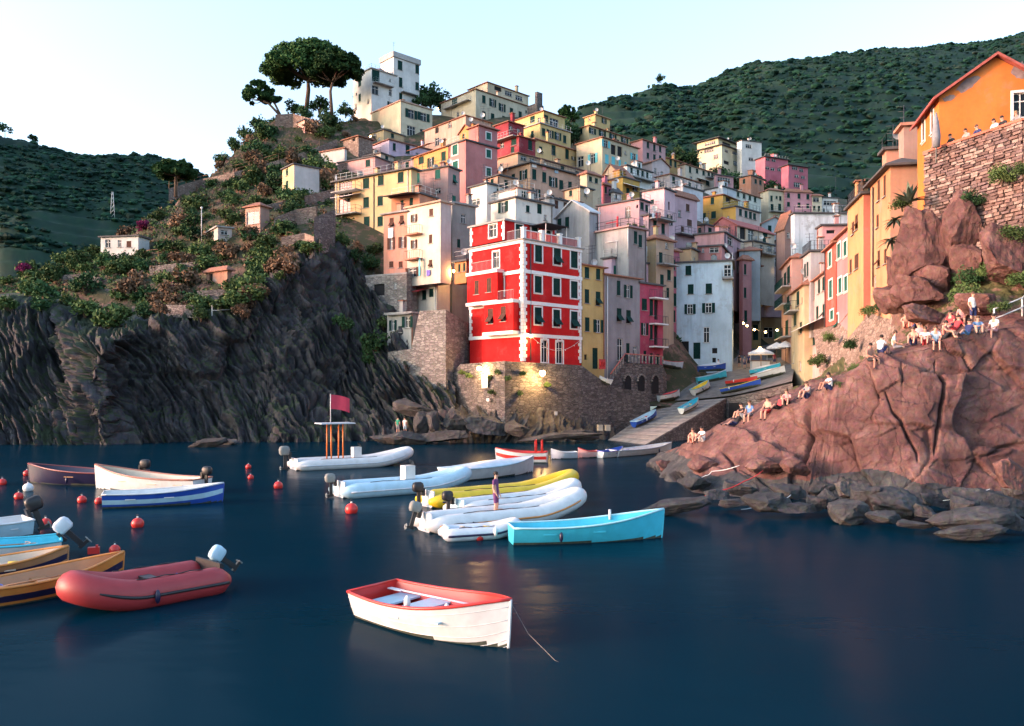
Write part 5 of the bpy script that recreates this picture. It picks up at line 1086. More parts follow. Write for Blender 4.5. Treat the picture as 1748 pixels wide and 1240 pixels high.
# ---- boulders
def rock_proto(seed, blocky):
    v, f = IV.copy(), IF.copy()
    for _ in range(4):
        e = {}; nf = []; v = list(map(tuple, v))
        def midp(i, j):
            k = (min(i, j), max(i, j))
            if k not in e:
                m_ = np.array(v[i])+np.array(v[j]); m_ /= np.linalg.norm(m_); e[k] = len(v); v.append(tuple(m_))
            return e[k]
        for a_, b_, c_ in f:
            x, y, z = midp(a_, b_), midp(b_, c_), midp(c_, a_); nf += [(a_, x, z), (b_, y, x), (c_, z, y), (x, y, z)]
        f = nf; v = np.array(v)
    g = np.random.default_rng(seed); v = np.array(v)
    for _ in range(16 if blocky else 9):
        n = g.normal(size=3); n /= np.linalg.norm(n); h_ = (.42 if blocky else .55)+.26*g.random(); dd = v@n; v = v-np.outer(np.clip(dd-h_, 0, None)*(1.0 if blocky else .9), n)
    o = seed*3.7; nn_ = g.normal(size=3); nn_ /= np.linalg.norm(nn_); st = v@nn_*(5 if blocky else 4)+1.2*fbm(v[:, 0]*1.5+o, v[:, 1]*1.5, v[:, 2]*1.5, 2)
    k = 1+(.16 if blocky else .30)*(fbm(v[:, 0]*1.4+o, v[:, 1]*1.4, v[:, 2]*1.4, 3)-.5)+.22*(fbm(v[:, 0]*3.0+o, v[:, 1]*3.5, v[:, 2]*3.5, 5, True)-.6)+.05*(np.abs((st % 1)-.4)-.25)
    return v*k[:, None], f
PROT = {}
def rock_mesh(i, blocky, mat):
    key = (i, blocky, mat.name)
    if key not in PROT: v, f = rock_proto(i*2+blocky, blocky); PROT[key] = mesh_np('boulder', v, f, mat, smooth=not blocky)
    return PROT[key]
def boulder(px, py, wp, hp, d=None, mat=None, label=None, group=None, blocky=False, name='boulder', dep=1.0, tilt=None, z=0.0):
    if d is None: d = (CZ-z)*FP/(py+hp*.45-HY)
    c = P(px, py, d); w_ = wp*d/FP/2; h_ = hp*d/FP/2
    o = link(name, rock_mesh(random.randrange(5), blocky, mat or M_ROCK_B), None, c, None, (w_*1.2, min(w_, h_*1.7)*dep*1.2, h_*1.45))
    o.rotation_euler = (random.uniform(-.15, .15), random.uniform(-.2, .2) if tilt is None else tilt, random.uniform(-.25, .25))
    tag(o, label, 'boulder', group); WL[o.name] = c; return o
G1 = 'wet boulders along the foot of the red rock'; BI = -1; BW = ['left of the reddish lodged boulder', 'right of the tall rounded boulder', 'between whaleback and broad pale-topped boulder', 'directly below the broad pale-topped boulder', 'left of the big pink boulder', 'under the left end of the whaleback', 'below the tall rounded boulder', 'under the flat layered boulder', 'between streaked boulder and largest dark one', 'above the one with the mooring line', 'left of the streaked boulder at the waterline', 'at the lower right edge of the pile', 'under the reddish lodged boulder', 'at the waterline right of the weedy rock', 'at the waterline right of the mooring line', 'beneath the big pink boulder', 'in the gap right of the streaked boulder']
for px, py, wp, hp, lab in [(1181,825,54,30,'rounded boulder at the far tip of the boulder pile'),(1256,836,76,26,'long low boulder under the red mooring rope'),(1309,819,54,36,None),(1372,815,38,42,'upright pale boulder beside the tall rounded one'),(1418,812,58,54,'tall rounded boulder against the lit rock foot'),
    (1485,815,54,34,None),(1558,813,42,32,None),(1619,808,76,38,'broad pale-topped boulder under the big rock face'),(1607,833,54,26,None),(1668,829,76,30,None),(1531,838,156,30,'long dark whaleback boulder in the middle of the pile'),(1477,853,76,52,None),(1521,862,78,40,'streaked boulder with pale flank near the water'),
    (1412,856,48,34,None),(1309,862,78,34,'boulder with white mooring line tied round it'),(1149,864,104,22,'low weedy rock awash beyond the cyan boat'),(1684,858,130,48,'largest dark boulder at the right waterline'),(1653,891,120,32,'flat layered boulder lying in the water at right'),(1653,909,104,22,None),(1558,897,92,14,'thin flat rock just breaking the surface'),(1573,874,46,26,None),
    (1397,836,62,26,None),(1443,873,66,32,None),(1726,890,46,34,None),(1345,842,60,24,None),(1250,860,60,18,None),(1360,868,70,22,None),(1740,845,50,40,None),(1600,856,60,26,None),(1450,838,48,34,'round grey boulder right of the tall rounded boulder base'),(1335,815,40,34,'dark boulder under the reddish lodged one, upper'),(1580,838,46,34,'stubby boulder right of the whaleback'),(1640,868,54,36,'square boulder left of the largest dark one'),(1700,822,52,34,'grey boulder touching the big pink one'),(1510,886,60,22,'low wet boulder at the waterline under the streaked one'),(1440,828,44,40,'upright dark boulder beside the tall rounded one'),(1225,845,44,22,'small dark boulder under the red rope'),(1390,862,46,28,'wet boulder between mooring line and streaked boulder')]:
    if not lab: BI += 1
    boulder(px, py, wp, hp, None, M_ROCK_B, lab or 'grey boulder '+BW[BI], G1, z=.15, blocky=(px % 3 != 0))
for px, py, wp, hp, d, lab in [(1351,796,54,34,38.8,'reddish boulder lodged above the dark pile'),(1726,812,52,66,33.5,'big pink boulder at the right edge of the pile'),(1195,795,66,30,43,'red-brown jagged rock near the tip of the point'),(1294,795,78,34,40,'brown wedge of rock left of the tall boulder'),(1150,800,60,24,50,'small red rocks at the very tip of the point')]:
    boulder(px, py, wp, hp, d, M_ROCK_R, lab, blocky=True)
for px, py, wp, hp, d, lab, ti in [(1562,428,100,140,47.2,'huge red rock block jutting from under the agave',.1),(1632,392,78,128,45.5,'tall red rock slab standing beside the huge block',.05),(1722,440,90,110,42.5,'red rock face half covered in creepers at the right edge',.1),(1600,480,70,60,46,'small red rock below the huge block',.2),(1530,470,50,60,49,'red rock shoulder under the yellow row house',.0),(1556,500,90,60,46.2,'broad red rock under the huge block',.1),(1600,446,70,90,46.6,'red rock wedged between huge block and tall slab',.0),(1655,455,60,80,45,'cracked red rock below the tall slab',.1),(1525,515,60,50,48.6,'low red rock at the end of the rubble wall',.1),(1672,520,70,40,41.6,'red rock step below the creepers',.1),(1580,540,80,36,43.5,'red rock ledge behind the seated group',.1)]:
    boulder(px, py, wp, hp, d, M_ROCK_R, lab, blocky=True, dep=1.1, tilt=ti, name='rock')
for px, py, wp, hp, d, lab in [(721,721,26,32,78.5,'dark round boulder beside the pale upright one'),(738,722,22,36,78,'pale upright boulder at the foot of the quay'),(772,722,52,48,79,'large curved boulder at the foot of the quay'),(760,745,90,22,77.5,'flat dark rock at the water left of the quay'),(695,748,64,20,77.5,'low rock under the two standing walkers'),(652,750,66,16,78,'low rock awash left of the walkers'),(832,728,70,38,79.5,'dark folded rock under the quay corner'),(932,748,160,14,78.5,'long flat rock shelf in front of the quay'),(700,700,96,28,82,'big layered ledge above the walkers'),(355,757,56,14,None,'small lone rock off the dark cliff'),(385,755,40,10,None,'smaller lone rock off the dark cliff'),(880,735,60,26,79,'jagged rock below the lit lamps'),(985,742,60,16,80,'flat rock near the slipway foot')]:
    boulder(px, py, wp, hp, d, M_ROCK_G, lab, blocky=(px % 2 == 0))

# ---- dry stone terrace wall, upper right: every stone its own piece
wa, wb, wc = P(1578,262,48.4), P(1748,199,42.4), P(1960,150,38)
ztop = 19.1; zbot = 10.8
wall_r = thing('stone_wall', 'tall dry-stone terrace wall with red coping below the orange house', 'wall', (wa.x, wa.y, zbot))
segs = [(Vector((wa.x, wa.y, 0)), Vector((wb.x, wb.y, 0))), (Vector((wb.x, wb.y, 0)), Vector((wc.x, wc.y, 0)))]
bk = MB(); m_core = plain('wall_core', (.10, .07, .06), .95, var=.3, scale=3)
for p, q in segs:
    u = (q-p).normalized(); n = Vector((u.y, -u.x, 0)); b = math.atan2(u.y, u.x)
    bk.box((p+q)/2-n*.45+Vector((0, 0, (ztop+zbot)/2)), ((q-p).length, .8, ztop-zbot), m_core, b)
bk.build('wall_core', wall_r)
m_st = [plain('wall_stone_%d' % i, c, .9, var=.3, scale=5, bump=.5) for i, c in enumerate([(.165,.10,.088),(.22,.145,.125),(.115,.072,.066),(.27,.20,.175),(.15,.10,.097)])]
stones = []
for si, (p, q) in enumerate(segs):
    u = (q-p).normalized(); n = Vector((u.y, -u.x, 0)); ln = (q-p).length; z = zbot
    while z < ztop-.05:
        hh = random.uniform(.12, .23); hh = min(hh, ztop-z); a_ = random.uniform(-.2, 0)
        while a_ < ln:
            ww = random.uniform(.28, .72)*(1.25 if random.random() < .15 else 1); pr = random.uniform(.02, .11)
            a0 = max(a_, 0); a1 = min(a_+ww, ln)
            if a1-a0 > .12: stones.append((p+u*((a0+a1)/2)+n*(pr/2-.03)+Vector((0, 0, z+hh/2)), a1-a0-.025, pr+.10, hh-.022, u, n, si))
            a_ += ww
        z += hh
def stone_mesh(seed):
    g = random.Random(seed); v = []
    for z in (-.5, .5):
        for y in (-.5, .5):
            for x in (-.5, .5):
                s = .80 if y < 0 else 1.0
                v.append((x*s+g.uniform(-.10, .10), y+g.uniform(-.12, .12)*(y < 0), z*s+g.uniform(-.14, .14)))
    me = bpy.data.meshes.new('stone'); me.from_pydata(v, [], [(0, 2, 3, 1), (4, 5, 7, 6), (0, 1, 5, 4), (2, 6, 7, 3), (0, 4, 6, 2), (1, 3, 7, 5)]); return me
SM = []
for i in range(20):
    me = stone_mesh(i); me.materials.append(m_st[i % 5]); me.update(); SM.append(me)
vis = sorted(stones, key=lambda s: -(s[1]*s[3]) if (s[6] == 0 and s[0].z > 12.0) else 1)
for c, ww, dp, hh, u, n, si in vis[:300]:
    me = random.choice(SM); o = link('stone', me, wall_r, c-WL[wall_r.name], math.atan2(u.y, u.x), (ww, dp, hh))
rest = MB()
for c, ww, dp, hh, u, n, si in vis[300:]: rest.box(c, (ww, dp, hh), random.choice(m_st), math.atan2(u.y, u.x))
rest.build('small_stones', wall_r, kind='stuff')
cp = MB(); m_cop = plain('coping_red', (.42, .13, .085), .8, var=.2, scale=3)
for p, q in segs:
    u = (q-p).normalized(); n = Vector((u.y, -u.x, 0)); cp.box((p+q)/2-n*.15+Vector((0, 0, ztop+.06)), ((q-p).length, .6, .13), m_cop, math.atan2(u.y, u.x))
cp.build('coping', wall_r)
mb = MB(); e1, e2 = Vector((wa.x, wa.y, ztop-1.0)), Vector((wc.x, wc.y, ztop-1.0)); m1_ = Vector((wb.x, wb.y, ztop-1.0))
mb.add([e1, m1_, e2, e2+Vector((14, 6, 0)), e1+Vector((6, 9, 0))], [(0, 1, 2, 3, 4)], M_PAVE); tag(mb.build('terrace'), kind='structure')
t = [(1398,562,78),(1446,549,70.5),(1470,519,65),(1531,491,58.3),(1566,470,54)]
bt = [(1412,650,71),(1452,646,62.5),(1482,625,57),(1540,590,50.5),(1578,565,48)]
wallpoly('retaining_wall', 'sunlit rubble wall under the coloured street row', t, bt, M_STONE_R, 1.5)

# ---- headland walls and path
def terr_wall(name, label, pts, hp, mat, thick=.6, cat='wall'):
    T = []; B = []
    for px, py in pts:
        hit = ray_px(px, py+hp, ('hillside', 'cliff')); d = (hit[0].y if hit else 146)-.25
        T.append(P(px, py, d)); B.append(P(px, py+hp+6, d))
    return wallpoly(name, label, T, B, mat, thick, cat=cat)
pw = terr_wall('path_wall', 'long warm stone wall under the clifftop path', [(288,322),(345,306),(400,294),(450,281),(500,266),(545,250),(575,238)], 15, M_STONE_R)
for i, (pts, hp, mt, lab) in enumerate([([(468,372),(505,358),(540,352)], 26, M_STONE_R, 'stepped garden wall beside the garage hut'), ([(536,372),(571,358)], 62, M_STONE_D, 'tall dark garden wall against the long yellow house'),
    ([(445,352),(480,345),(500,338)], 14, M_STONE_R, 'low wall below the yellow headland cottage'), ([(225,523),(260,520),(330,521)], 16, M_STONE_D, 'dark terrace wall at the cliff edge'), ([(335,497),(375,494),(410,498)], 22, M_STONE_D, 'stacked terrace wall below the derelict shack'),
    ([(480,405),(520,398),(545,408)], 20, M_STONE_R, 'sunlit terrace wall above the cliff edge'), ([(100,470),(140,468),(170,474)], 16, M_STONE_D, 'dark terrace wall left of the white cube cottage'), ([(255,455),(300,450),(350,446)], 13, M_STONE_D, 'long terrace wall right of the white cube cottage'),
    ([(520,335),(572,322)], 18, M_STONE_R, 'warm wall between yellow cottage and long yellow house'), ([(545,290),(590,278),(625,272)], 13, M_STONE_R, 'warm wall behind the low white wall-house'), ([(470,196),(500,194),(540,206)], 24, M_STONE_R, 'ruined stone wall at the foot of the umbrella pines')]):
    terr_wall('garden_wall', lab, pts, hp, mt)
def fence(name, label, pts, h_=1.0, step=1.6, mat=None, r=.035):
    T = []
    for px, py in pts:
        hit = ray_px(px, py, ('hillside', 'cliff')); T.append(hit[0] if hit else P(px, py, 110))
    mb = MB()
    for p, q in zip(T[:-1], T[1:]): rail(mb, p, q, h_, mat or M_WOOD, step, r, 1, r*1.2)
    return mb.thing(name, label, 'fence')
def fence_on(o_pts, label, mat=None, h_=1.0, step=1.6):
    mb = MB(); T = [Vector(p) for p in o_pts]
    for p, q in zip(T[:-1], T[1:]): rail(mb, p, q, h_, mat or M_WOOD, step, .035, 1, .04)
    return mb.thing('fence', label, 'fence')
T = []
for px, py in [(288,322),(345,306),(400,294),(450,281),(500,266),(545,250)]:
    hit = ray_px(px, py+15, ('hillside', 'cliff')); d = (hit[0].y if hit else 146)-.15; T.append(P(px, py, d)+Vector((0, .1, -.05)))
fence_on(T, 'wooden rail fence along the clifftop path', M_WOOD, 1.3, 2.2)
fence('fence', 'timber handrail of the steps above the cliff edge', [(425,428),(455,415),(480,408),(500,412)], 1.1, 1.2)
fence('fence', 'pale metal railing on the cliff edge path', [(362,540),(400,538)], 1.2, 2.0, M_PALEIRON)
fence('fence', 'rail fence on the lower headland path', [(250,440),(290,436),(330,432)], 1.0, 2.0)
# ================================================================== VEGETATION
def leaves(centers, rad, per, size, seed, flat=1.0, mats=1, up=0.0):
    g = np.random.default_rng(seed); c = np.repeat(np.asarray(centers, float), per, axis=0); n = len(c)
    rr = np.repeat(np.broadcast_to(np.asarray(rad, float), (len(centers),)), per)
    o = g.normal(size=(n, 3)); o /= np.linalg.norm(o, axis=1, keepdims=True); o *= (g.random((n, 1))**.45)*rr[:, None]; o[:, 2] *= flat
    c = c+o; a = g.normal(size=(n, 3)); a[:, 2] *= (1-up); a /= np.linalg.norm(a, axis=1, keepdims=True); b = np.cross(a, g.normal(size=(n, 3))); b /= np.linalg.norm(b, axis=1, keepdims=True)
    s = size*(.6+.8*g.random((n, 1)))
    v = np.stack([c-a*s, c+b*s*.55, c+a*s, c-b*s*.55], 1).reshape(-1, 3); f = np.arange(n*4).reshape(-1, 4)
    return v, f
def shrub_mesh(seed, mat, n=420, lf=.10, shape='round'):
    g = np.random.default_rng(seed); k = 16
    c = g.normal(size=(k, 3)); c /= np.linalg.norm(c, axis=1, keepdims=True); c *= .62*(g.random((k, 1))**.4); c[:, 2] = np.abs(c[:, 2])*(1.0 if shape == 'round' else .5)+.15
    if shape == 'tall': c[:, :2] *= .5; c[:, 2] *= 1.7
    v, f = leaves(c, .24+.16*g.random(k), n//k, lf, seed+1)
    return mesh_np('foliage', v, f, mat, smooth=False)
def stem_mesh(seed):
    g = random.Random(seed); mb = MB()
    for i in range(4):
        x, y = g.uniform(-.3, .3), g.uniform(-.3, .3); mb.tube([(0, 0, -.25), (x*.5, y*.5, .25), (x, y, .6)], [.05, .035, .015], M_BARK, 5)
    return mb.mesh('stem')
SHM = {}
KINDS = {'dark': (M_LEAF[0], 'round'), 'mid': (M_LEAF[1], 'round'), 'dry': (M_LEAF[2], 'round'), 'low': (M_LEAF[1], 'low'), 'tall': (M_LEAF[0], 'tall'), 'bloom': (M_BLOSSOM, 'round')}
STEMS = [stem_mesh(i) for i in range(3)]
def shrub(loc, r, kind, label, group=None, name='shrub', sq=1.0, fine=False):
    i = random.randrange(4); key = (kind, i, fine)
    if key not in SHM: m, sh_ = KINDS[kind]; SHM[key] = shrub_mesh(hash(kind) % 97*0+{'dark':1,'mid':2,'dry':3,'low':4,'tall':5,'bloom':6}[kind]*10+i, m, 1500 if fine else 640, .055 if fine else .10, sh_)
    o = thing(name, label, 'shrub' if name == 'shrub' else 'tree', loc, random.uniform(0, 6.28), group); o.scale = (r, r, r*sq)
    link('foliage', SHM[key], o); link('stem', STEMS[i % 3], o); return o
# scrub over the headland gardens
G2 = {'dark': ('dark green shrub growing on the headland terraces', 'dark shrubs on the headland'), 'mid': ('light green bush growing on the headland terraces', 'light bushes on the headland'), 'dry': ('dry russet bush growing on the headland terraces', 'dry bushes on the headland')}
cnt = 0; tries = 0; boxes = []; SPOTS = []
for k_ in ('hl_yellow', 'hl_white', 'hl_shed', 'hl_garage', 'hl_shack', 'hl_hut', 'hl_brick', 'hl_whitewall', 'longyellow', 'hl_pinkterr'):
    c = HOUSES[k_]['root'].location; boxes.append((c.x, c.y, 4.0 if k_ != 'longyellow' else 11))
pgx = [(0,470),(0,520),(190,560),(300,540),(440,530),(500,450),(570,430),(570,350),(560,250),(620,230),(620,180),(470,195),(400,240),(340,300),(270,345),(190,400),(110,445)]
def inside(x, y, pg):
    r_ = False; j = len(pg)-1
    for i in range(len(pg)):
        if (pg[i][1] > y) != (pg[j][1] > y) and x < (pg[j][0]-pg[i][0])*(y-pg[i][1])/(pg[j][1]-pg[i][1])+pg[i][0]: r_ = not r_
        j = i
    return r_
rs = random.Random(5)
while cnt < 235 and tries < 6000:
    tries += 1
    px, py = rs.uniform(0, 640), rs.uniform(180, 570)
    if not inside(px, py, pgx): continue
    hit = ray_px(px, py, ('hillside', 'cliff'))
    if not hit or hit[0].y > 215: continue
    p = hit[0]
    if any((p.x-bx)**2+(p.y-by)**2 < br*br for bx, by, br in boxes): continue
    clump = fbm(np.array([p.x*.07]), np.array([p.y*.07]), np.array([p.z*.07]), 3)[0]
    if clump < .40 and rs.random() < .7: continue
    upper = py < 330
    kind = rs.choices(('dark', 'mid', 'dry'), (3, 3.5, 3.2) if upper else (2.5, 4.5, 3.2))[0]
    r_ = rs.uniform(.8, 2.3)*(1.4 if p.y > 140 else 1.05)
    SPOTS.append((px, py, p, r_, kind, rs.uniform(.7, 1.15))); cnt += 1
LMK = [(205,425,'white cube cottage'),(372,402,'open shed'),(436,372,'garage hut'),(505,308,'yellow headland cottage'),(590,360,'long yellow house'),(430,285,'clifftop path fence'),(525,160,'largest umbrella pine'),(372,476,'derelict shack'),(298,300,'flat-topped pine'),(245,395,'bougainvillea'),(275,522,'cliff-edge terrace wall'),(610,250,'brick hut'),(380,540,'pale cliff railing'),(40,465,'crimson flowering bush'),(332,410,'slim cypress-like shrub'),(518,215,'tiny pink hut'),(135,475,'left terrace wall'),(450,465,'leaning rim bush')]
SZ = {'dark': 'dark green shrub', 'mid': 'light green bush', 'dry': 'dry russet bush'}; byname = {}
for sp in SPOTS:
    px, py, p, r_, kind, sq = sp; l = min(LMK, key=lambda m: (m[0]-px)**2+((m[1]-py)*1.3)**2); dx, dy = px-l[0], py-l[1]
    v = 'above' if dy < -14 else ('below' if dy > 14 else ''); hz_ = 'left of' if dx < -14 else ('right of' if dx > 14 else '')
    rel = {('', ''): 'right beside', ('above', ''): 'straight above', ('below', ''): 'straight below', ('', 'left of'): 'level left of', ('', 'right of'): 'level right of'}.get((v, hz_), (v+' and '+hz_) if v and hz_ else '')
    byname.setdefault((kind, rel, l[2]), []).append(sp)
ORD = ['nearest', 'second nearest', 'third nearest', 'fourth nearest', 'fifth nearest', 'sixth nearest', 'seventh nearest', 'eighth nearest', 'ninth nearest', 'tenth nearest']
for (kind, rel, lm), v in byname.items():
    m0 = next(m for m in LMK if m[2] == lm); v.sort(key=lambda q: (q[0]-m0[0])**2+(q[1]-m0[1])**2)
    for i, (px, py, p, r_, kd, sq) in enumerate(v):
        szw = 'small ' if r_ < 1.0 else ('large ' if r_ > 2.0 else '')
        lab = szw+SZ[kind]+' '+rel+' the '+lm+('' if len(v) == 1 else ', '+ORD[min(i, 9)]+' to it')
        shrub(p+Vector((0, 0, r_*.12)), r_, kind, lab, G2[kind][1], sq=sq)
# low undergrowth over the whole headland
hs_me = bpy.data.objects['hillside'].data; nn_ = len(hs_me.vertices); co = np.empty(nn_*3); hs_me.vertices.foreach_get('co', co); co = co.reshape(-1, 3)
sx_ = CX+FP*co[:, 0]/co[:, 1]; sel = co[(sx_ < 600) & (co[:, 1] < 215) & (sx_ > -150)]
sel = sel[fbm(sel[:, 0]*.12, sel[:, 1]*.12, sel[:, 2]*.12, 4) > .40]
g_ = np.random.default_rng(21); pk = sel[g_.integers(len(sel), size=10000)]+g_.normal(size=(10000, 3))*[.5, .5, .12]; V_ = []; MI = []
for k_ in range(3):
    v_, f_ = leaves(pk[k_::3], .55, 9, .20, 30+k_, flat=.6); V_.append(v_); MI += [k_]*len(f_)
v_ = np.concatenate(V_); tag(link('undergrowth', mesh_np('undergrowth', v_, np.arange(len(v_)).reshape(-1, 4), [M_LEAF[0], M_LEAF[1], M_LEAF[2]], MI, smooth=False)), 'low weeds and grass covering the headland terraces', 'grass', kind='stuff')
def at_px(px, py, only=('hillside', 'cliff')):
    h_ = ray_px(px, py, only); return h_[0] if h_ else P(px, py, 110)
for px, py, r_, kd, lab in [(245,392,1.8,'bloom','magenta bougainvillea cascading behind the white cube cottage'),(40,462,1.4,'bloom','crimson flowering bush at the left edge of the headland'),(300,500,1.5,'bloom','dusky red bush on the middle headland terrace'),
    (332,410,2.4,'tall','slim cypress-like shrub left of the open shed'),(490,345,2.6,'dark','round dark bush in front of the yellow headland cottage'),(470,300,2.6,'dark','dark bush under the clifftop path fence'),(322,490,2.6,'dry','tall tawny grass clump above the cliff edge'),(290,510,2.2,'dry','smaller tawny grass clump above the cliff edge'),
    (100,480,2.6,'dark','wide dark bush at the cliff edge on the far left'),(150,500,2.6,'dark','dark hanging bush below the white cube cottage'),(55,505,2.2,'mid','light bush beside the crimson one'),(450,470,2.2,'mid','leaning light green bush on the cliff rim'),(580,275,1.9,'dark','dark conical bush beside the low white wall-house'),(642,600,2.4,'dark','dark ivy mass below the stone tower base'),(655,560,1.6,'mid','bright green bush left of the sea-wall cottage'),(630,620,1.8,'dark','dark bush clinging to the cliff under the stone tower'),(585,560,1.6,'dark','ivy patch in the shaded cliff hollow')]:
    p = at_px(px, py); shrub(p+Vector((0, -.2, 0)), r_, kd, lab)
for px, py, d, r_, lab in [(1142,610,106,2.0,'dark overgrown bank left of the white quay house'),(1150,585,108,2.0,'ivy mass above the dark bank at the alley'),(1146,628,104,1.5,'low shrub at the foot of the alley bank'),(1160,622,105,1.3,'shrub below the dark archway'),(600,440,104,2.0,'bush on the cliff rim under the long yellow house'),(630,446,102,1.8,'second bush on the cliff rim under the long yellow house'),(560,436,103,1.8,'bush on the cliff rim left of the long yellow house'),(800,575,92,1.6,'dark bush on the slope beside the red house'),(790,560,92.5,1.2,'small bush on the slope beside the red house')]:
    shrub(P(px, py, d)-Vector((0, 0, r_*.4)), r_, 'dark', lab)
for px, py, r_, kd, lab in [(15,528,1.7,'mid','light bush on the cliff rim at the far left edge'),(70,530,1.5,'dark','dark bush on the cliff rim under the crimson one'),(120,522,1.6,'mid','light bush on the cliff rim left of the spur'),(190,556,1.5,'dry','dry bush at the top of the rock spur'),(185,450,1.7,'mid','bush in front of the white cube cottage, left'),(215,452,1.8,'dark','bush in front of the white cube cottage, right'),(246,442,1.5,'mid','bush at the right corner of the white cube cottage'),(415,540,1.4,'dry','dry bush on the cliff rim by the pale railing'),(345,545,1.3,'mid','light bush hanging over the dark cliff'),(160,448,1.6,'dark','dark bush at the left corner of the white cube cottage'),(585,418,1.5,'mid','bush at the foot of the long yellow house, left'),(612,430,1.6,'dry','dry bush at the foot of the long yellow house'),(640,432,1.6,'mid','bush below the salmon house on the rim'),(606,448,1.7,'dark','dark bush on the steep green slope under the long yellow house'),(634,458,1.5,'mid','light bush on the steep green slope above the stone tower base')]:
    p = at_px(px, py); shrub(p+Vector((0, -.3, 0)), r_, kd, lab)
# umbrella pines
def pine(label, base, lean, crowns, seed, trunk_r=.5, per=150):
    g = np.random.default_rng(seed); o = thing('umbrella_pine', label, 'tree', base)
    base = Vector(base); V = []; mb = MB()
    for (cx_, cy_, cz_, rx, ry, rz_, k) in crowns:
        c = g.normal(size=(k, 3)); c /= np.linalg.norm(c, axis=1, keepdims=True); c[:, 2] = np.abs(c[:, 2])*1.0-.10
        c *= (.78+.22*g.random((k, 1))); ct = np.stack([cx_+c[:, 0]*rx, cy_+c[:, 1]*ry, cz_+c[:, 2]*rz_], 1)
        ins = g.normal(size=(k//3, 3)); ins /= np.linalg.norm(ins, axis=1, keepdims=True); ins[:, 2] = np.abs(ins[:, 2])*.3
        it = np.stack([cx_+ins[:, 0]*rx*.8, cy_+ins[:, 1]*ry*.8, cz_+ins[:, 2]*rz_], 1)
        v, f = leaves(np.concatenate([ct, it]), rx*.16, per, .38, seed+3, flat=.7); V.append(v)
        top = Vector((cx_, cy_, cz_)); m_ = base.lerp(top, .5)+Vector((lean, 0, .4)); fork = base.lerp(top, .75)+Vector((lean*.6, 0, .2))
        mb.tube([base-Vector((0, 0, 1)), m_, fork], [trunk_r, trunk_r*.8, trunk_r*.65], M_BARK, 8)
        for i in range(9):
            q = Vector(ct[g.integers(len(ct))]); mb.tube([fork, fork.lerp(q, .5)+Vector((0, 0, -.25)), q], [trunk_r*.42, trunk_r*.28, .06], M_BARK, 5)
    v = np.concatenate(V); org = np.array(base); me = mesh_np('crown', v-org, np.arange(len(v)).reshape(-1, 4), M_PINE, smooth=False)
    link('crown', me, o); mb.build('trunk', o); return o
M_PINE = leaf_mat('pine_needles', (.018, .055, .020), (.055, .115, .035), .5)
def crown(px, py, d, wp, hp, k): c = P(px, py, d); s = d/FP; return (c.x, c.y, c.z, wp*s/2, wp*s/2*.8, hp*s, k)
pine('largest umbrella pine with broad domed crown on the hilltop', P(522,190,190), .4, [crown(525,124,190,150,55,150)], 1, .6)
pine('second umbrella pine with slender pale trunk beside the white tower house', P(567,192,184), -.8, [crown(573,126,184,95,42,84)], 2, .4)
pine('small leaning pine standing apart at the left of the hilltop', P(480,192,184), -.2, [crown(440,168,184,52,36,45), crown(462,170,185,34,18,20)], 3, .3)
pine('flat-topped pine on the headland ridge in front of the far hill', at_px(300,320)+Vector((0, 0, -.3)), .1, [crown(298,296,at_px(300,320).y,70,22,55)], 4, .25, 110)
pine('dark pine with open crown behind the yellow hilltop house', P(968,232,200), .1, [crown(968,196,200,30,16,26), crown(976,203,200,24,12,14)], 5, .22, 90)
# trees behind and between the houses
G3 = 'trees below the villas'; GI = -1; GW = ['just right of the cream villa terrace', 'under the white villa block', 'below the left rose villa', 'between the two rose villas, lower', 'below the right rose villa', 'lowest in the middle', 'under the right rose villa porch', '', '', '', 'above the row of four small windows', 'rightmost above the cream end house']
for px, py, r_, lab in [(1240,300,4.2,None),(1262,308,4.5,None),(1285,312,4.6,None),(1300,322,4.4,None),(1320,322,4.4,None),(1272,328,4.2,None),(1345,334,3.6,None),(1225,292,3.6,'dark tree left of the cream villa terrace'),(1180,270,4.5,'tree behind the small orange house'),(1160,262,4.5,'tree left of the cream villa roof'),(1250,322,3.8,None),(1330,332,3.4,None)]:
    d = 238; p = P(px, py+12, d); GI += 1; shrub(p, r_, 'dark', lab or 'dark round tree in the villa grove, '+GW[GI], G3, name='tree')
for px, py, d, r_, lab in [(735,165,212,5.5,'dark tree behind the white tower house'),(752,175,210,4.5,'second dark tree right of the white tower house'),(722,178,205,3.6,'low tree at the foot of the white tower house'),(968,222,178,3.4,'dark tree beside the tall yellow house'),(980,236,176,3.0,'tree between yellow houses under the ridge'),(1098,262,186,2.6,'small tree behind the slim grey-pink house'),(955,212,190,3.0,'tree at the castle ruin'),(615,170,204,3.2,'tree left of the white tower house'),(545,182,186,3.4,'bush under the largest umbrella pine'),(500,186,186,3.0,'bush left of the largest umbrella pine'),(420,232,176,3.0,'upper bush on the headland skyline'),(400,252,172,3.0,'middle bush on the headland skyline'),(440,212,180,3.2,'thick bush below the small leaning pine'),(380,275,166,2.4,'lower bush on the headland skyline'),(560,205,184,3.4,'dark bush on the bare slope under the pines'),(590,190,192,3.0,'bush beside the second umbrella pine'),(470,215,181,3.0,'bush on the slope left of the ruined wall')]:
    shrub(P(px, py, d)-Vector((0, 0, r_*.3)), r_, 'dark', lab, name='tree' if r_ > 3 else 'shrub')
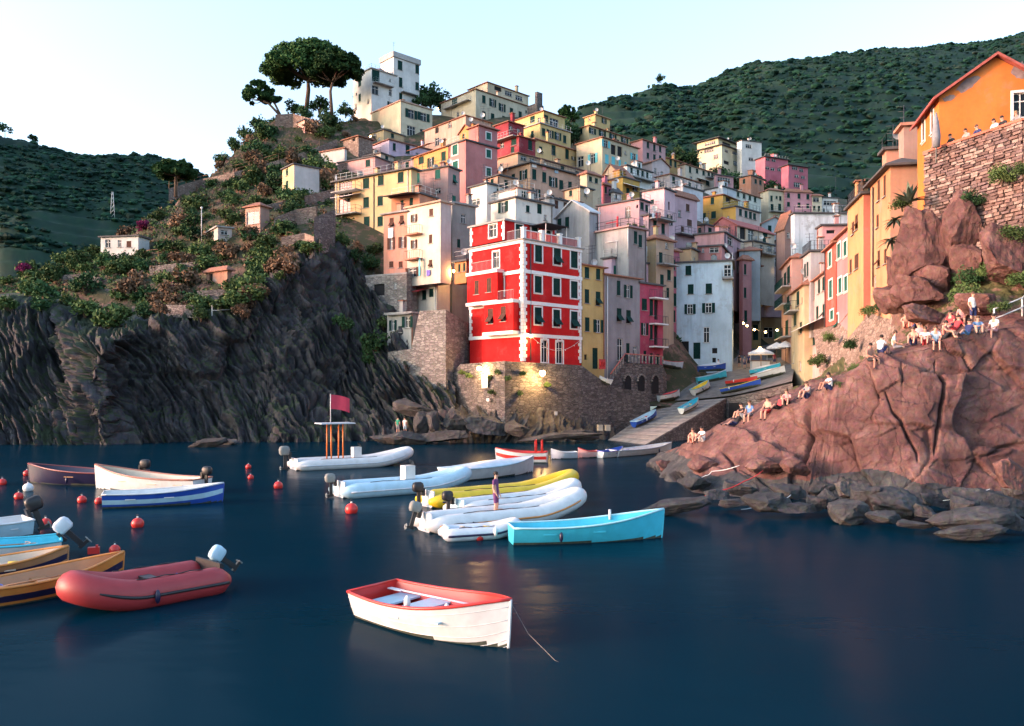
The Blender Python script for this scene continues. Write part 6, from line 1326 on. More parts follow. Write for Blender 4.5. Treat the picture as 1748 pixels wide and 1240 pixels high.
# lone trees on the far ridge
for px, py, d, hh, lab in [(1128,140,470,9,'leafy lone tree on the ridge above the town'),(1116,150,470,6,'smaller tree left of the lone tree on the ridge'),(1442,105,640,7,'small tree on the skyline, leftmost of the distant ones'),(1544,94,675,7,'tree on the skyline beside another alike, left'),(1558,92,678,7,'tree on the skyline between two others'),(1581,88,680,9,'flat-crowned tree on the skyline, right of the close group'),(1663,82,700,9,'thin tall tree on the skyline, left of the last'),(1677,75,700,11,'thin tall tree on the skyline, last on the right'),(1205,140,520,7,'bushy tree on the middle of the ridge'),(58,238,432,8,'dark tree on the left far hill skyline'),(8,225,430,10,'tree clump at the top of the left far hill')]:
    p = P(px, py, d); z = ground(p.x, p.y, ('hill_right', 'hill_left')); p = Vector((p.x, p.y, z-.5)); o = thing('tree', lab, 'tree', p)
    g = np.random.default_rng(px); c = g.normal(size=(10, 3))*np.array([hh*.16, hh*.16, hh*.10])+np.array([0, 0, hh*.78]); v, f = leaves(c, hh*.15, 40, .5, px)
    link('crown', mesh_np('crown', v, f, M_LEAF[0], smooth=False), o); mb = MB(); mb.tube([(0, 0, 0), (.2, 0, hh*.45), (.1, .1, hh*.8)], [.25, .2, .1], M_BARK, 5); mb.build('trunk', o, world=False)
# plants on the right bank and walls
for px, py, d, r_, kd, lab in [(1706,298,43.2,1.0,'mid','round green bush rooted in the dry-stone wall'),(1742,288,41.8,.8,'mid','green tuft in the dry-stone wall at the right edge'),(1552,518,48,1.0,'mid','leafy bush above the seated group'),(1540,505,50,.8,'mid','bush at the edge of the sunlit rubble wall'),(1640,498,43.5,1.1,'mid','green bush on the bank behind the standing man'),(1655,470,44.5,1.1,'dark','dark creeper patch beside the tall red slab'),(1690,455,43,1.0,'mid','creeper under the dry-stone wall'),(1720,400,42.3,1.1,'mid','creeper hanging over the red rock face'),(1740,470,41.5,1.0,'mid','bush on the bank at the right edge'),(1620,470,46,.9,'mid','bush below the tall red slab'),
    (1655,340,45,.9,'dark','dark green bush in the gap beside the tall red slab'),(1449,585,61,.9,'dark','dark bush on the rubble wall above the path'),(1413,575,70,.9,'mid','bush hanging from the rubble wall by the awning'),(1480,530,59,.8,'mid','tuft on top of the rubble wall'),(1497,522,57,.6,'dark','small tuft on the rubble wall face'),(1394,612,72,1.2,'mid','green vine on the corner of the pink and cream row house'),(1430,655,40.4,.45,'mid','tiny plant on the red rock edge'),(1700,520,40,.7,'low','low plant on the path bank'),(1455,627,48,.6,'mid','plant at the foot of the path'),(1590,505,47,.8,'mid','bush in the cleft under the huge block'),(1537,345,48.5,.9,'mid','spiky tuft beside the agave')]:
    shrub(P(px, py, d)-Vector((0, .25, r_*.45)), r_, kd, lab, fine=True)
G4 = 'small tufts growing in the sea wall'
for px, py, d, lab in [(789,634,86.2,'leftmost near the wall top'),(800,640,85.2,'left of the left lamp'),(850,634,81.9,'just left of the wall corner'),(867,644,81.2,'just right of the wall corner'),(893,636,82.5,'between corner and brightest lamp'),(935,655,84.6,'below the brightest lamp'),(838,668,82.4,'below the large notice board'),(838,643,83,'right of the large notice board'),(888,670,82.3,'lowest on the right face')]:
    shrub(P(px, py, d)-Vector((0, .15, .3)), .55, 'mid', 'small green tuft in the sea wall, '+lab, G4)
def agave(label, c, r_, n, droop, seed):
    g = random.Random(seed); o = thing('agave', label, 'plant', c); m = leaf_mat('agave_%d' % seed, (.07, .10, .075), (.13, .17, .12), 2)
    for i in range(n):
        th = i*2.399; el = R(g.uniform(15, 80)) if not droop else R(g.uniform(-50, 30)); l = r_*g.uniform(.75, 1.1); d_ = Vector((math.cos(th)*math.cos(el), math.sin(th)*math.cos(el), math.sin(el))); sd = Vector((-math.sin(th), math.cos(th), 0))
        vs_ = []; 
        for k in range(5):
            t_ = k/4; p = d_*l*t_+Vector((0, 0, -.25*l*t_*t_)); w_ = .09*r_*(1-t_**2.2)+.004; vs_ += [p-sd*w_, p+Vector((0, 0, -.03*r_*(1-t_))), p+sd*w_]
        fs = []
        for k in range(4): fs += [(3*k, 3*k+1, 3*k+4, 3*k+3), (3*k+1, 3*k+2, 3*k+5, 3*k+4)]
        mb = MB(); mb.add(vs_, fs, m); mb.build('leaf', o, world=False)
agave('large spiky agave on top of the huge red block', P(1552,345,47.2), 1.5, 26, False, 1)
agave('drooping agave hanging over the red rock left of the large one', P(1528,375,47.6), 1.0, 22, True, 2)
agave('lower drooping agave against the yellow row house', P(1521,408,48), .9, 20, True, 3)
# ================================================================== BOATS
def lerp(a, b, t): return a+(b-a)*t
M_RUB = plain('rubber_grey', (.36, .38, .40), .45, var=.1); M_BLACK = plain('black_plastic', (.02, .02, .023), .4, var=.2)
def paint(name, c, r=.35): return plain('paint_'+name, c, r, var=.10, scale=2.5, spec=.45)
PW, PB, PC, PR, PN, PO, PBR = paint('white', (.58, .60, .60)), paint('blue', (.02, .07, .36)), paint('cyan', (.05, .44, .58)), paint('red', (.50, .03, .025)), paint('navy', (.014, .014, .045)), paint('orange', (.50, .20, .045)), paint('brown', (.34, .17, .08))
PLB, PGR, PY, PSAND = paint('lightblue', (.36, .55, .66)), paint('palegrey', (.50, .55, .60)), paint('yellow', (.62, .44, .02)), paint('sand', (.45, .38, .30))
M_GRIME = plain('waterline_grime', (.05, .06, .045), .8, var=.4, scale=6)
def clutter(root, L_, B):
    g = random.Random(root.name); mb = MB(); c = Vector((-L_*.22, B*.12*g.choice((-1, 1)), .16)); mb.tube([c+Vector((.17*math.cos(k*.7)*(1-k*.012), .17*math.sin(k*.7)*(1-k*.012), .012*k)) for k in range(26)], .018, g.choice((PGR, PSAND, PB)), 5); mb.build('rope_coil', root, world=False)
    if g.random() < .7:
        mb = MB(); mb.tube([(-L_*.2, -B*.10, .42), (L_*.16, -B*.06, .45)], .02, PBR, 6); mb.box((-L_*.24, -B*.105, .415), (.4, .13, .02), PBR); mb.build('oar', root, world=False)
    if g.random() < .6: mb = MB(); mb.tube([(L_*.1, B*.1, .1), (L_*.1, B*.1, .36)], [.11, .14], g.choice((PB, PR, PY)), 10); mb.build('bucket', root, world=False)
    for k in range(g.randrange(1, 3)): mb = MB(); mb.sphere((L_*g.uniform(-.3, .15), g.choice((-1, 1))*B*.52, .28), (.07, .07, .17), g.choice((PW, PN)), 8, 6); mb.build('fender', root, world=False)
def hull(root, L_, B, fs, fb, mo, mi_, mg, tr=.72, thwarts=2, mt=None, stripe=None, floor=True, cover=None, tw=.085):
    n = 22; rows = []; inn = []; ins = []
    k = 12
    for i in range(n+1):
        t = i/n; x = -L_/2+L_*t
        w_ = B/2*(tr+(1-tr)*math.sin(min(1, t/.45)*math.pi/2)) if t < .45 else B/2*max(0, 1-((t-.45)/.55)**2.3)
        w_ = max(w_, .015); zg = lerp(fs, fb, t**2.2)-.06*math.sin(t*math.pi); dk = -.16*B*(1-max(0, (t-.8)/.2)**2*.8)
        if t > .96: x += 0
        o_ = []; q_ = []
        for j in range(k+1):
            s = j/k; yy = w_*(s**.55); zz = dk+(zg-dk)*(s**1.7); o_.append((x+.10*L_*max(0, t-.9)*s*2, yy, zz))
            wi = max(.004, w_-.045); zi = max(.06+dk*.2, dk+.10); q_.append((x-.02*(t > .9)+.10*L_*max(0, t-.9)*s*2, wi*(s**.55), zi+(zg-.004-zi)*(s**1.7)))
        rows.append(o_); inn.append(q_)
    mb = MB(); ib = MB(); V = []; F_ = []; V2 = []; F2 = []
    for sd in (1, -1):
        b0 = len(V)
        for r_ in rows: V += [(x, y*sd, z) for x, y, z in r_]
        for r_ in inn: V2 += [(x, y*sd, z) for x, y, z in r_]
        for i in range(n):
            for j in range(k):
                q = (b0+i*(k+1)+j, b0+(i+1)*(k+1)+j, b0+(i+1)*(k+1)+j+1, b0+i*(k+1)+j+1)
                F_.append(q if sd < 0 else q[::-1]); F2.append(q[::-1] if sd < 0 else q)
    mb.add(V, F_, mo, True)
    ig = mb.mi(M_GRIME)
    for fi in range(len(mb.f)):
        zc_ = sum(mb.v[q][2] for q in mb.f[fi])/len(mb.f[fi])
        if zc_ < .055: mb.m[fi] = ig
    if cover is None and L_ > 2.5 and tw < .1: clutter(root, L_, B)
    if stripe is not None:
        kk = len(mb.f); idx = mb.mi(stripe)
        for fi in range(kk):
            if (fi % k) in (8, 9): mb.m[fi] = idx
    tv = [(x, y, z) for x, y, z in rows[0]]+[(x, -y, z) for x, y, z in rows[0][::-1]]
    mb.add(tv, [tuple(range(len(tv)))], mo); tv2 = [(x+.04, y*.97, z) for x, y, z in rows[0]]+[(x+.04, -y*.97, z) for x, y, z in rows[0][::-1]]; mb.add(tv2, [tuple(range(len(tv2)-1, -1, -1))], mi_)
    mb.build('hull', root, world=False); ib.add(V2, F2, mi_, True); ib.build('inner_hull', root, world=False)
    gb = MB()
    for sd in (1, -1): gb.tube([(r_[-1][0], r_[-1][1]*sd, r_[-1][2]+.01) for r_ in rows], .035 if L_ < 6 else .045, mg, 6)
    gb.tube([(rows[0][-1][0], -rows[0][-1][1], rows[0][-1][2]+.01), (rows[0][-1][0], rows[0][-1][1], rows[0][-1][2]+.01)], .035, mg, 6); gb.build('gunwale', root, world=False)
    st = MB(); st.tube([(rows[-1][j][0]+.01, 0, rows[-1][j][2]) for j in range(k+1)], .03, mo, 6); st.build('stem', root, world=False)
    mt = mt or mi_
    if floor:
        fb_ = MB(); a_, b_ = 2, n-5
        fb_.add([(rows[a_][0][0], -rows[a_][5][1]*.9, .05), (rows[a_][0][0], rows[a_][5][1]*.9, .05), (rows[b_][0][0], rows[b_][5][1]*.8, .08), (rows[b_][0][0], -rows[b_][5][1]*.8, .08)], [(0, 3, 2, 1)], mt); fb_.build('floorboards', root, world=False)
    for i in range(thwarts):
        t = (i+.7)/(thwarts+.6)*.85; ii = int(t*n); w_ = rows[ii][-1][1]*.93; tb = MB(); tb.box((rows[ii][0][0], 0, rows[ii][-1][2]*.62), (L_*tw, 2*w_, .04), mt); tb.build('thwart', root, world=False)
    if cover is not None:
        cb = MB(); V = []; F_ = []
        for i in range(n+1):
            x, y, z = rows[i][-1]
            for j in range(7):
                s = j/6*2-1; V.append((x, y*s*1.02, z+.05+.22*(1-s*s)*math.sin(min(1, i/n*1.1)*math.pi)))
        for i in range(n):
            for j in range(6): F_.append((i*7+j, (i+1)*7+j, (i+1)*7+j+1, i*7+j+1))
        cb.add(V, F_, cover, True); cb.build('cover', root, world=False)
    return rows
def outboard(root, x, y, z, s=1.0, cowl=None, tilt=0.0):
    s *= .74; z -= .05
    cowl = cowl or M_BLACK; Mx = Matrix.Translation((x, y, z)) @ Matrix.Rotation(tilt, 4, 'Y')
    mo = MB(); mo.box((0, 0, 0), (.10*s, .26*s, .34*s), M_BLACK); o = link('outboard_motor', mo.mesh('outboard_motor'), root); o.matrix_local = Mx
    cb = MB(); vs_ = []; n = 10
    for zz, sx, sy in ((.03, .19, .13), (.10, .25, .15), (.30, .27, .15), (.42, .23, .13), (.47, .14, .09)):
        for i in range(n):
            th = 2*math.pi*i/n; c_, s_ = math.cos(th), math.sin(th); vs_.append((-.26*s+sx*s*math.copysign(abs(c_)**.45, c_), sy*s*math.copysign(abs(s_)**.45, s_), zz*s))
    fs = [(r_*n+i, r_*n+(i+1) % n, (r_+1)*n+(i+1) % n, (r_+1)*n+i) for r_ in range(4) for i in range(n)]+[tuple(range(4*n, 5*n)), tuple(range(n-1, -1, -1))]
    cb.add(vs_, fs, cowl, True); cb.build('cowling', o, world=False)
    lb = MB(); lb.box((-.22*s, 0, -.28*s), (.16*s, .09*s, .66*s), M_BLACK); lb.box((-.26*s, 0, -.62*s), (.34*s, .11*s, .10*s), M_BLACK); lb.build('leg', o, world=False)
    pb = MB()
    for k in range(3):
        th = k*2.094; pb.box((-.45*s, math.cos(th)*.08*s, -.62*s+math.sin(th)*.08*s), (.03*s, .07*s, .14*s), M_GREY, M=Matrix.Rotation(th, 3, 'X'))
    pb.build('propeller', o, world=False); return o
def rib(root, L_, B, r_, mt, md, rise=.35, console=None, seatm=None, stripe=None):
    n = 12; pts = []; rs = []
    hw = B/2-r_
    for i in range(n+1): t = i/n; x = -L_/2+L_*.62*t; pts.append((x, hw, r_*.75+.02*t)); rs.append(r_*(.35 if i == 0 else (.8 if i == 1 else 1)))
    for i in range(1, n*2):
        th = math.pi/2-math.pi*i/(2*n); x = -L_/2+L_*.62+L_*.36*math.cos(th)**.85 if abs(th) < math.pi/2 else 0
        pts.append((-L_/2+L_*.62+L_*.34*max(0, math.cos(th)), hw*math.sin(th), r_*.75+.02+rise*max(0, math.cos(th))**1.5)); rs.append(r_)
    for i in range(n, -1, -1): t = i/n; x = -L_/2+L_*.62*t; pts.append((x, -hw, r_*.75+.02*t)); rs.append(r_*(.35 if i == 0 else (.8 if i == 1 else 1)))
    tb = MB(); tb.tube(pts, rs, mt, 14); tb.build('inflatable_tube', root, world=False)
    if stripe is not None:
        sb = MB(); 
        for sd in (1, -1): sb.tube([(p[0], p[1]+sd*(r_*.99 if p[1]*sd > 0 else 0), p[2]) for p in pts if p[1]*sd > hw*.35][1:-1], .04, stripe, 6)
        sb.build('rub_strake', root, world=False)
    hb = MB(); hb.add([(-L_/2+.15, -hw, .16), (L_*.18, -hw, .18), (L_*.40, 0, .28+rise*.3), (L_*.18, hw, .18), (-L_/2+.15, hw, .16)], [(0, 1, 2, 3, 4)], md)
    hb.add([(-L_/2+.15, -hw, .1), (L_*.18, -hw, .1), (L_*.42, 0, .15+rise*.6), (L_*.18, hw, .1), (-L_/2+.15, hw, .1), (-L_/2+.2, 0, -.25), (L_*.2, 0, -.25)], [(0, 5, 6, 1), (1, 6, 2), (2, 6, 3), (3, 6, 5, 4), (4, 5, 0)], md); hb.build('floor', root, world=False)
    t2 = MB(); t2.box((-L_/2+.22, 0, r_*1.1), (.07, 2*hw, r_*1.7), md); t2.build('transom', root, world=False)
    clutter(root, L_, B)
    s2 = MB(); s2.box((-.02*L_, 0, r_*1.35), (.28, 2*hw, .08), seatm or md); s2.build('seat', root, world=False)
    if console: c2 = MB(); c2.box((.02*L_, 0, r_*1.1+.45), (.55, .6, .9), console); c2.box((.02*L_+.25, 0, r_*1.1+1.02), (.06, .55, .3), M_GLASS, M=Matrix.Rotation(-.4, 3, 'Y')); c2.build('console', root, world=False)
    gl = MB(); 
    for sd in (1, -1):
        q = [Vector((-L_*.3+L_*.09*i, sd*(hw+r_*.1), r_*1.76+(.03 if i % 2 else 0))) for i in range(6)]; gl.tube(q, .014, M_BLACK, 5)
    gl.build('grab_line', root, world=False)
def place(name, label, bow, stern, group='boats moored in the harbour', cat='boat', z=0.0, land=None):
    if land is None: b, s = onwater(*bow), onwater(*stern)
    else: b, s = land
    c = (b+s)/2; L_ = (b-s).length; rz = math.atan2(b.y-s.y, b.x-s.x)
    o = thing(name, label, cat, (c.x, c.y, c.z+z), rz, group)
    if land is not None: o.rotation_euler = (0, -math.asin(max(-.5, min(.5, (b.z-s.z)/L_))), rz)
    return o, L_
# -- foreground rowing boat
o, L_ = place('rowing_boat', 'white rowing boat with red interior in the foreground', (866,1106), (636,1046))
rows = hull(o, L_, 1.85, .62, .98, PW, PR, PR, .80, 3, PLB, tw=.15)
mb = MB(); p0, p1 = Vector((-L_*.38, .42, .52)), Vector((L_*.22, .30, .60)); mb.tube([p0, p1], .022, PGR, 6); mb.box(p0+Vector((-.15, 0, 0)), (.45, .13, .02), PGR); mb.build('oar', o, world=False)
for x in (-.05, .22):
    mb = MB(); mb.sphere((L_*x, -.62+.25*x, .66), (.075, .075, .16), PW, 10, 6); mb.build('fender', o, world=False)
for i in range(1, 6):                                       # clinker laps along the topsides
    mb = MB()
    for sd in (1, -1):
        j = i*2+1; mb.tube([(r_[j][0], r_[j][1]*sd*1.004, r_[j][2]) for r_ in rows], .008, PW, 4)
    if i < 6: mb.build('strake', o, world=False)
mb = MB(); b_ = onwater(872,1090); mb.tube([b_+Vector((.0, 0, .75)), b_+Vector((.35, -.5, .25)), b_+Vector((.85, -1.4, .0)), b_+Vector((1.6, -2.4, -.05))], .005, M_GREY, 5); mb.thing('mooring_rope', 'thin rope running into the water from the foreground boat', 'rope')
# -- red inflatable and wooden boats, lower left
o, L_ = place('inflatable_boat', 'faded red inflatable dinghy with grey outboard, lower left', (112,1050), (372,1000))
rib(o, L_*.98, 2.0, .37, paint('fadedred', (.30, .030, .034), .5), M_BLACK, .32, stripe=M_BLACK, seatm=M_BLACK); outboard(o, -L_/2, 0, .62, 1.1, PLB, .9)
o, L_ = place('wooden_boat', 'varnished orange-brown wooden boat cut by the left edge', (206,992), (-95,1046)); hull(o, L_, 1.6, .50, .78, PO, PBR, PO, .5, 2, PBR, stripe=PN)
o, L_ = place('wooden_boat', 'light brown boat behind the varnished one at the left edge', (112,972), (-120,1000)); hull(o, L_, 1.5, .46, .66, PBR, PSAND, PO, .5, 2, PSAND, stripe=PN)
o, L_ = place('motor_boat', 'white boat with cyan stern and pale outboard at the left edge', (-120,968), (104,948)); hull(o, L_, 1.7, .55, .75, PW, PC, PC, .85, 2, PGR); outboard(o, -L_/2-.02, 0, .62, 1.35, PGR, .75)
o, L_ = place('motor_boat', 'pale boat with big black outboard at the left edge', (-110,930), (48,912)); hull(o, L_, 1.7, .58, .8, PLB, PW, PW, .85, 2, PGR); outboard(o, -L_/2, 0, .78, 1.5, M_BLACK, .35)
mb = MB(); c = onwater(160,945)+Vector((0, 0, .08)); mb.box(c, (.34, .22, .24), PR, .4); mb.tube([c+Vector((.1, 0, .12)), c+Vector((.1, 0, .2))], .04, PR, 8); mb.thing('fuel_can', 'small red fuel float beside the pale outboard', 'can')
# -- three boats at upper left
o, L_ = place('motor_boat', 'dark navy boat with black outboard, furthest of the left trio', (52,824), (240,828)); hull(o, L_, 2.0, .70, 1.05, PN, PN, paint('maroon', (.16, .03, .03)), .8, 2, PBR); outboard(o, -L_/2, 0, .95, 1.4, M_BLACK)
o, L_ = place('motor_boat', 'white boat with upturned bow and reddish gunwale, middle of the left trio', (166,834), (346,842)); hull(o, L_, 1.9, .72, 1.25, PW, PSAND, paint('rust', (.30, .11, .07)), .8, 3, PSAND); outboard(o, -L_/2, 0, .95, 1.3, M_BLACK)
o, L_ = place('motor_boat', 'royal blue boat with white top stripe, nearest of the left trio', (378,856), (176,866)); hull(o, L_, 1.8, .62, .85, PB, PW, PW, .85, 2, PW, stripe=PLB)
# -- patrol inflatable with flag
o, L_ = place('inflatable_boat', 'long white inflatable with orange frame and red flag', (704,792), (496,802)); rib(o, L_, 2.7, .38, PW, PGR, .55, console=PW, stripe=PGR, seatm=PR); outboard(o, -L_/2, .2, .95, 1.8, M_GREY)
mb = MB(); mr = paint('orangeframe', (.62, .16, .03))
for x in (-1.7, -.9):
    for y in (-.5, .5): mb.tube([(x, y, .5), (x, y*.9, 2.9)], .05, mr, 6)
mb.build('frame', o, world=False); mb = MB(); mb.box((-1.3, 0, 2.95), (2.3, 1.6, .07), PGR); mb.build('frame_top', o, world=False)
mb = MB(); mb.tube([(-1.6, 0, 2.9), (-1.6, 0, 4.9)], .03, M_PALEIRON, 5); vs_ = []; nn_ = 9
for i in range(nn_):
    t = i/(nn_-1)
    for j in range(4): vs_.append((-1.6+1.3*t, .14*math.sin(t*6)*t+.02, 4.85-.95*j/3-.28*t*t))
mb.build('flagpole', o, world=False); fl_ = MB(); fl_.add(vs_, [(i*4+j, i*4+j+1, (i+1)*4+j+1, (i+1)*4+j) for i in range(nn_-1) for j in range(3)], paint('flag', (.60, .05, .09), .8), True); fl_.build('flag', o, world=False)
# -- centre group
o, L_ = place('inflatable_boat', 'pale blue-grey inflatable with covered outboard left of the yellow one', (800,832), (572,849)); rib(o, L_, 2.3, .40, PLB, PGR, .45, stripe=PGR, console=PW); outboard(o, -L_/2, 0, .75, 1.3, M_GREY)
o, L_ = place('motor_boat', 'covered light blue boat behind the centre group', (908,806), (765,822)); hull(o, L_, 2.1, .7, 1.0, PW, PLB, PLB, .85, 0, PLB, cover=PLB, floor=False)
o, L_ = place('motor_boat', 'white boat with red stripe and red rail, behind the centre group', (848,789), (934,790)); hull(o, L_, 1.5, .75, 1.0, PW, PR, PR, .85, 2, PR, stripe=PR)
mb = MB()
for x in (-L_*.40, -L_*.28): mb.tube([(x, -.5, .7), (x, -.5, 1.6), (x, .5, 1.6), (x, .5, .7)], .04, PR, 5)
mb.build('rail_hoop', o, world=False)
for bow, stern, mo, mi_, mg, lab in [((942,784),(984,783),PGR,PLB,PW,'small grey dinghy left of the far row'),((988,782),(1020,781),paint('rosewhite',(.62,.36,.34)),PW,PR,'small rosy dinghy in the far row'),((1062,779),(1024,782),PW,PB,PB,'small white dinghy with blue trim in the far row'),((1144,771),(1046,780),PW,PW,PGR,'long white boat at the right end of the far row')]:
    o, L_ = place('dinghy', lab, bow, stern); hull(o, L_, min(1.7, L_*.42), .5, .75, mo, mi_, mg, .8, 2, mi_)
o, L_ = place('inflatable_boat', 'long yellow inflatable in the centre group', (984,842), (722,866)); rib(o, L_, 2.0, .38, PY, PGR, .55, stripe=PN); outboard(o, -L_/2, 0, .72, 1.3, M_BLACK); YB = o
o, L_ = place('inflatable_boat', 'white and grey inflatable just behind the standing man', (986,858), (772,882)); rib(o, L_, 1.9, .36, PW, PLB, .5, stripe=PGR); outboard(o, -L_/2, 0, .7, 1.2, M_BLACK)
o, L_ = place('inflatable_boat', 'white inflatable with orange bow next to the cyan boat', (996,880), (716,908)); rib(o, L_, 1.9, .36, PW, PGR, .55, stripe=PO, seatm=PO); outboard(o, -L_/2, 0, .7, 1.2, M_GREY, .3); MANBOAT = o
o, L_ = place('inflatable_boat', 'small grey inflatable half hidden by the cyan boat', (884,914), (752,921)); rib(o, L_, 1.3, .24, PGR, PLB, .2, stripe=PN)
o, L_ = place('rowing_boat', 'bright cyan rowing boat with pale gunwale', (1128,918), (872,927)); hull(o, L_, 1.55, .58, 1.0, PC, PC, paint('paleblue', (.35, .62, .68)), .8, 2, PC)
mb = MB(); p = o.location+Vector((2.0, .5, 0)); mb.tube([(1.0, .55, .6), (1.0, .6, .95)], .05, PW, 6); mb.build('rowlock', o, world=False)
# -- boats hauled out on the slipway and square
def landpt(px, py, d): p = P(px, py, d); z = ground(p.x, p.y, ('square', 'hillside')); return Vector((p.x, p.y, z))
def slipz(x, y):
    best = None
    n_ = (SB_-SA).cross(SD-SA); return SA.z-(n_.x*(x-SA.x)+n_.y*(y-SA.y))/n_.z
def hauled(lab, a_, b_, B, mo, mi_, mg, f=.5, on='sq', dz=.22, cover=None, st=None):
    if on == 'slip': A_, B2 = P(*a_), P(*b_); A_.z = slipz(A_.x, A_.y); B2.z = slipz(B2.x, B2.y)
    elif on == 'abs': A_, B2 = P(*a_), P(*b_)
    else: A_, B2 = landpt(*a_), landpt(*b_)
    o, L_ = place('hauled_boat', lab, None, None, 'boats hauled out by the slipway', land=(A_, B2), z=dz); hull(o, L_, B, f, f*1.5, mo, mi_, mg, .75, 2, mi_, cover=cover, stripe=st); return o
hauled('small blue boat drawn up on the left edge of the slipway', (1120,702,90), (1082,716,87), 1.2, PB, PLB, PLB, .45, 'slip', .3)
hauled('little white and turquoise boat in the middle of the slipway', (1192,692,91), (1163,705,88), 1.1, PW, PC, PC, .45, 'slip', .3)
hauled('white and maroon boat at the left of the square', (1160,668,98), (1124,674,97), 1.5, PW, PR, PN, .55)
hauled('grey boat behind the white and maroon one', (1164,652,103), (1128,655,102.5), 1.5, PGR, PLB, PR, .55)
hauled('white and yellow boat in the middle of the square', (1212,664,98), (1184,668,97), 1.6, PW, PY, PC, .55)
hauled('cyan boat, lower one of the stack at the square', (1240,648,101), (1190,650,101), 1.7, PC, PC, PLB, .55)
hauled('white-topped boat, upper one of the stack at the square', (1238,630,101.5), (1192,632,101.5), 1.6, PB, PW, PW, .5, 'abs', .0, cover=PGR)
hauled('blue kayak-like boat with yellow mark at the harbour wall', (1298,664,91.5), (1232,670,94), 1.2, PB, PB, PY, .4)
hauled('long red canoe lying behind the blue one', (1292,656,94.5), (1240,659,97), .8, PR, PR, PR, .35)
hauled('white skiff on the right of the square, lower one', (1340,648,94), (1284,650,96), 1.4, PW, PW, PSAND, .5, cover=PW)
hauled('pale skiff on a trestle above the white one', (1332,636,98), (1282,638,100), 1.3, PC, PW, PW, .5, cover=PGR)
hauled('upturned white prow resting on the sea wall end', (1042,660,90.6), (1022,651,90.9), .9, PW, PC, PGR, .4, 'abs', .2)
# -- mooring buoys
for px, py, r_, m, lab in [(235,900,.27,PR,'large red ball buoy right of the pale outboard'),(475,834,.28,PR,'red buoy between left trio and centre group'),(600,876,.32,PR,'red and white buoy left of the yellow inflatable'),(140,858,.24,PR,'red buoy left of the royal blue boat'),(169,860,.22,PR,'red buoy touching the royal blue stern'),(32,852,.24,PR,'red buoy below the navy boat bow'),(48,838,.30,PW,'white buoy below the navy boat bow'),(78,899,.24,PR,'small red buoy right of the big black outboard'),(196,944,.20,PR,'red buoy right of the fuel float'),(818,922,.20,PR,'red buoy beside the small grey inflatable'),(4,828,.26,PR,'red buoy at the left edge of the harbour'),(428,818,.2,PR,'tiny red buoy right of the left trio'),(424,800,.22,PR,'farthest tiny red buoy toward the dark cliff'),(46,812,.25,PR,'red buoy at the navy boat stem')]:
    r_ *= .85; p = onwater(px, py); o = thing('buoy', lab, 'buoy', (p.x, p.y, 0), 0, 'mooring buoys'); mb = MB(); mb.sphere((0, 0, r_*.55), r_, m, 16, 10); mb.build('float', o, world=False)
    mb = MB(); mb.tube([(0, 0, r_*1.5), (0, 0, r_*1.75)], r_*.16, M_WHITE, 8); mb.tube([(r_*.22*math.cos(k*.7), 0, r_*1.85+r_*.22*math.sin(k*.7)) for k in range(10)], r_*.05, M_IRON, 5); mb.build('ring', o, world=False)
# -- ropes on the right rocks
def rope(lab, pts, m, r_=.03):
    T = []
    for px, py, d in pts: T.append(P(px, py, d))
    mb = MB(); fine = []
    for a_, b_ in zip(T[:-1], T[1:]):
        for k in range(4): fine.append(a_.lerp(b_, k/4)-Vector((0, 0, .06*math.sin(k/4*math.pi))))
    mb.tube(fine+[T[-1]], r_, m, 6); mb.thing('mooring_rope', lab, 'rope')
rope('red mooring rope crossing the boulders', [(1302,804,38.6),(1270,822,38),(1230,838,37.5),(1180,852,38.5)], PR, .028)
rope('white mooring rope over the small red rocks', [(1262,795,40),(1215,805,41),(1205,812,41),(1170,822,42)], PW, .018)
rope('white mooring rope round the low boulder', [(1350,845,36.3),(1338,850,36),(1300,860,35.2),(1265,870,35)], PW, .018)
rope('pale rope lying along the right boulders', [(1690,835,33.2),(1650,842,33.5),(1610,855,33.6)], PW, .016)
# ================================================================== PEOPLE
M_SKIN = [plain('skin_a', (.52, .29, .21), .55, var=.06), plain('skin_b', (.40, .20, .14), .55, var=.06)]
M_HAIR = [plain('hair_dark', (.022, .014, .011), .6), plain('hair_brown', (.09, .05, .03), .6), plain('hair_fair', (.28, .18, .09), .6)]
CL = {k: plain('cloth_'+k, c, .85, var=.12, scale=8) for k, c in dict(white=(.75,.73,.72), red=(.48,.05,.06), black=(.025,.025,.03), navy=(.03,.04,.12), blue=(.10,.22,.42), green=(.03,.28,.16), pink=(.62,.28,.28), grey=(.22,.22,.24), purple=(.13,.04,.13), sky=(.35,.50,.62), coral=(.60,.20,.15)).items()}
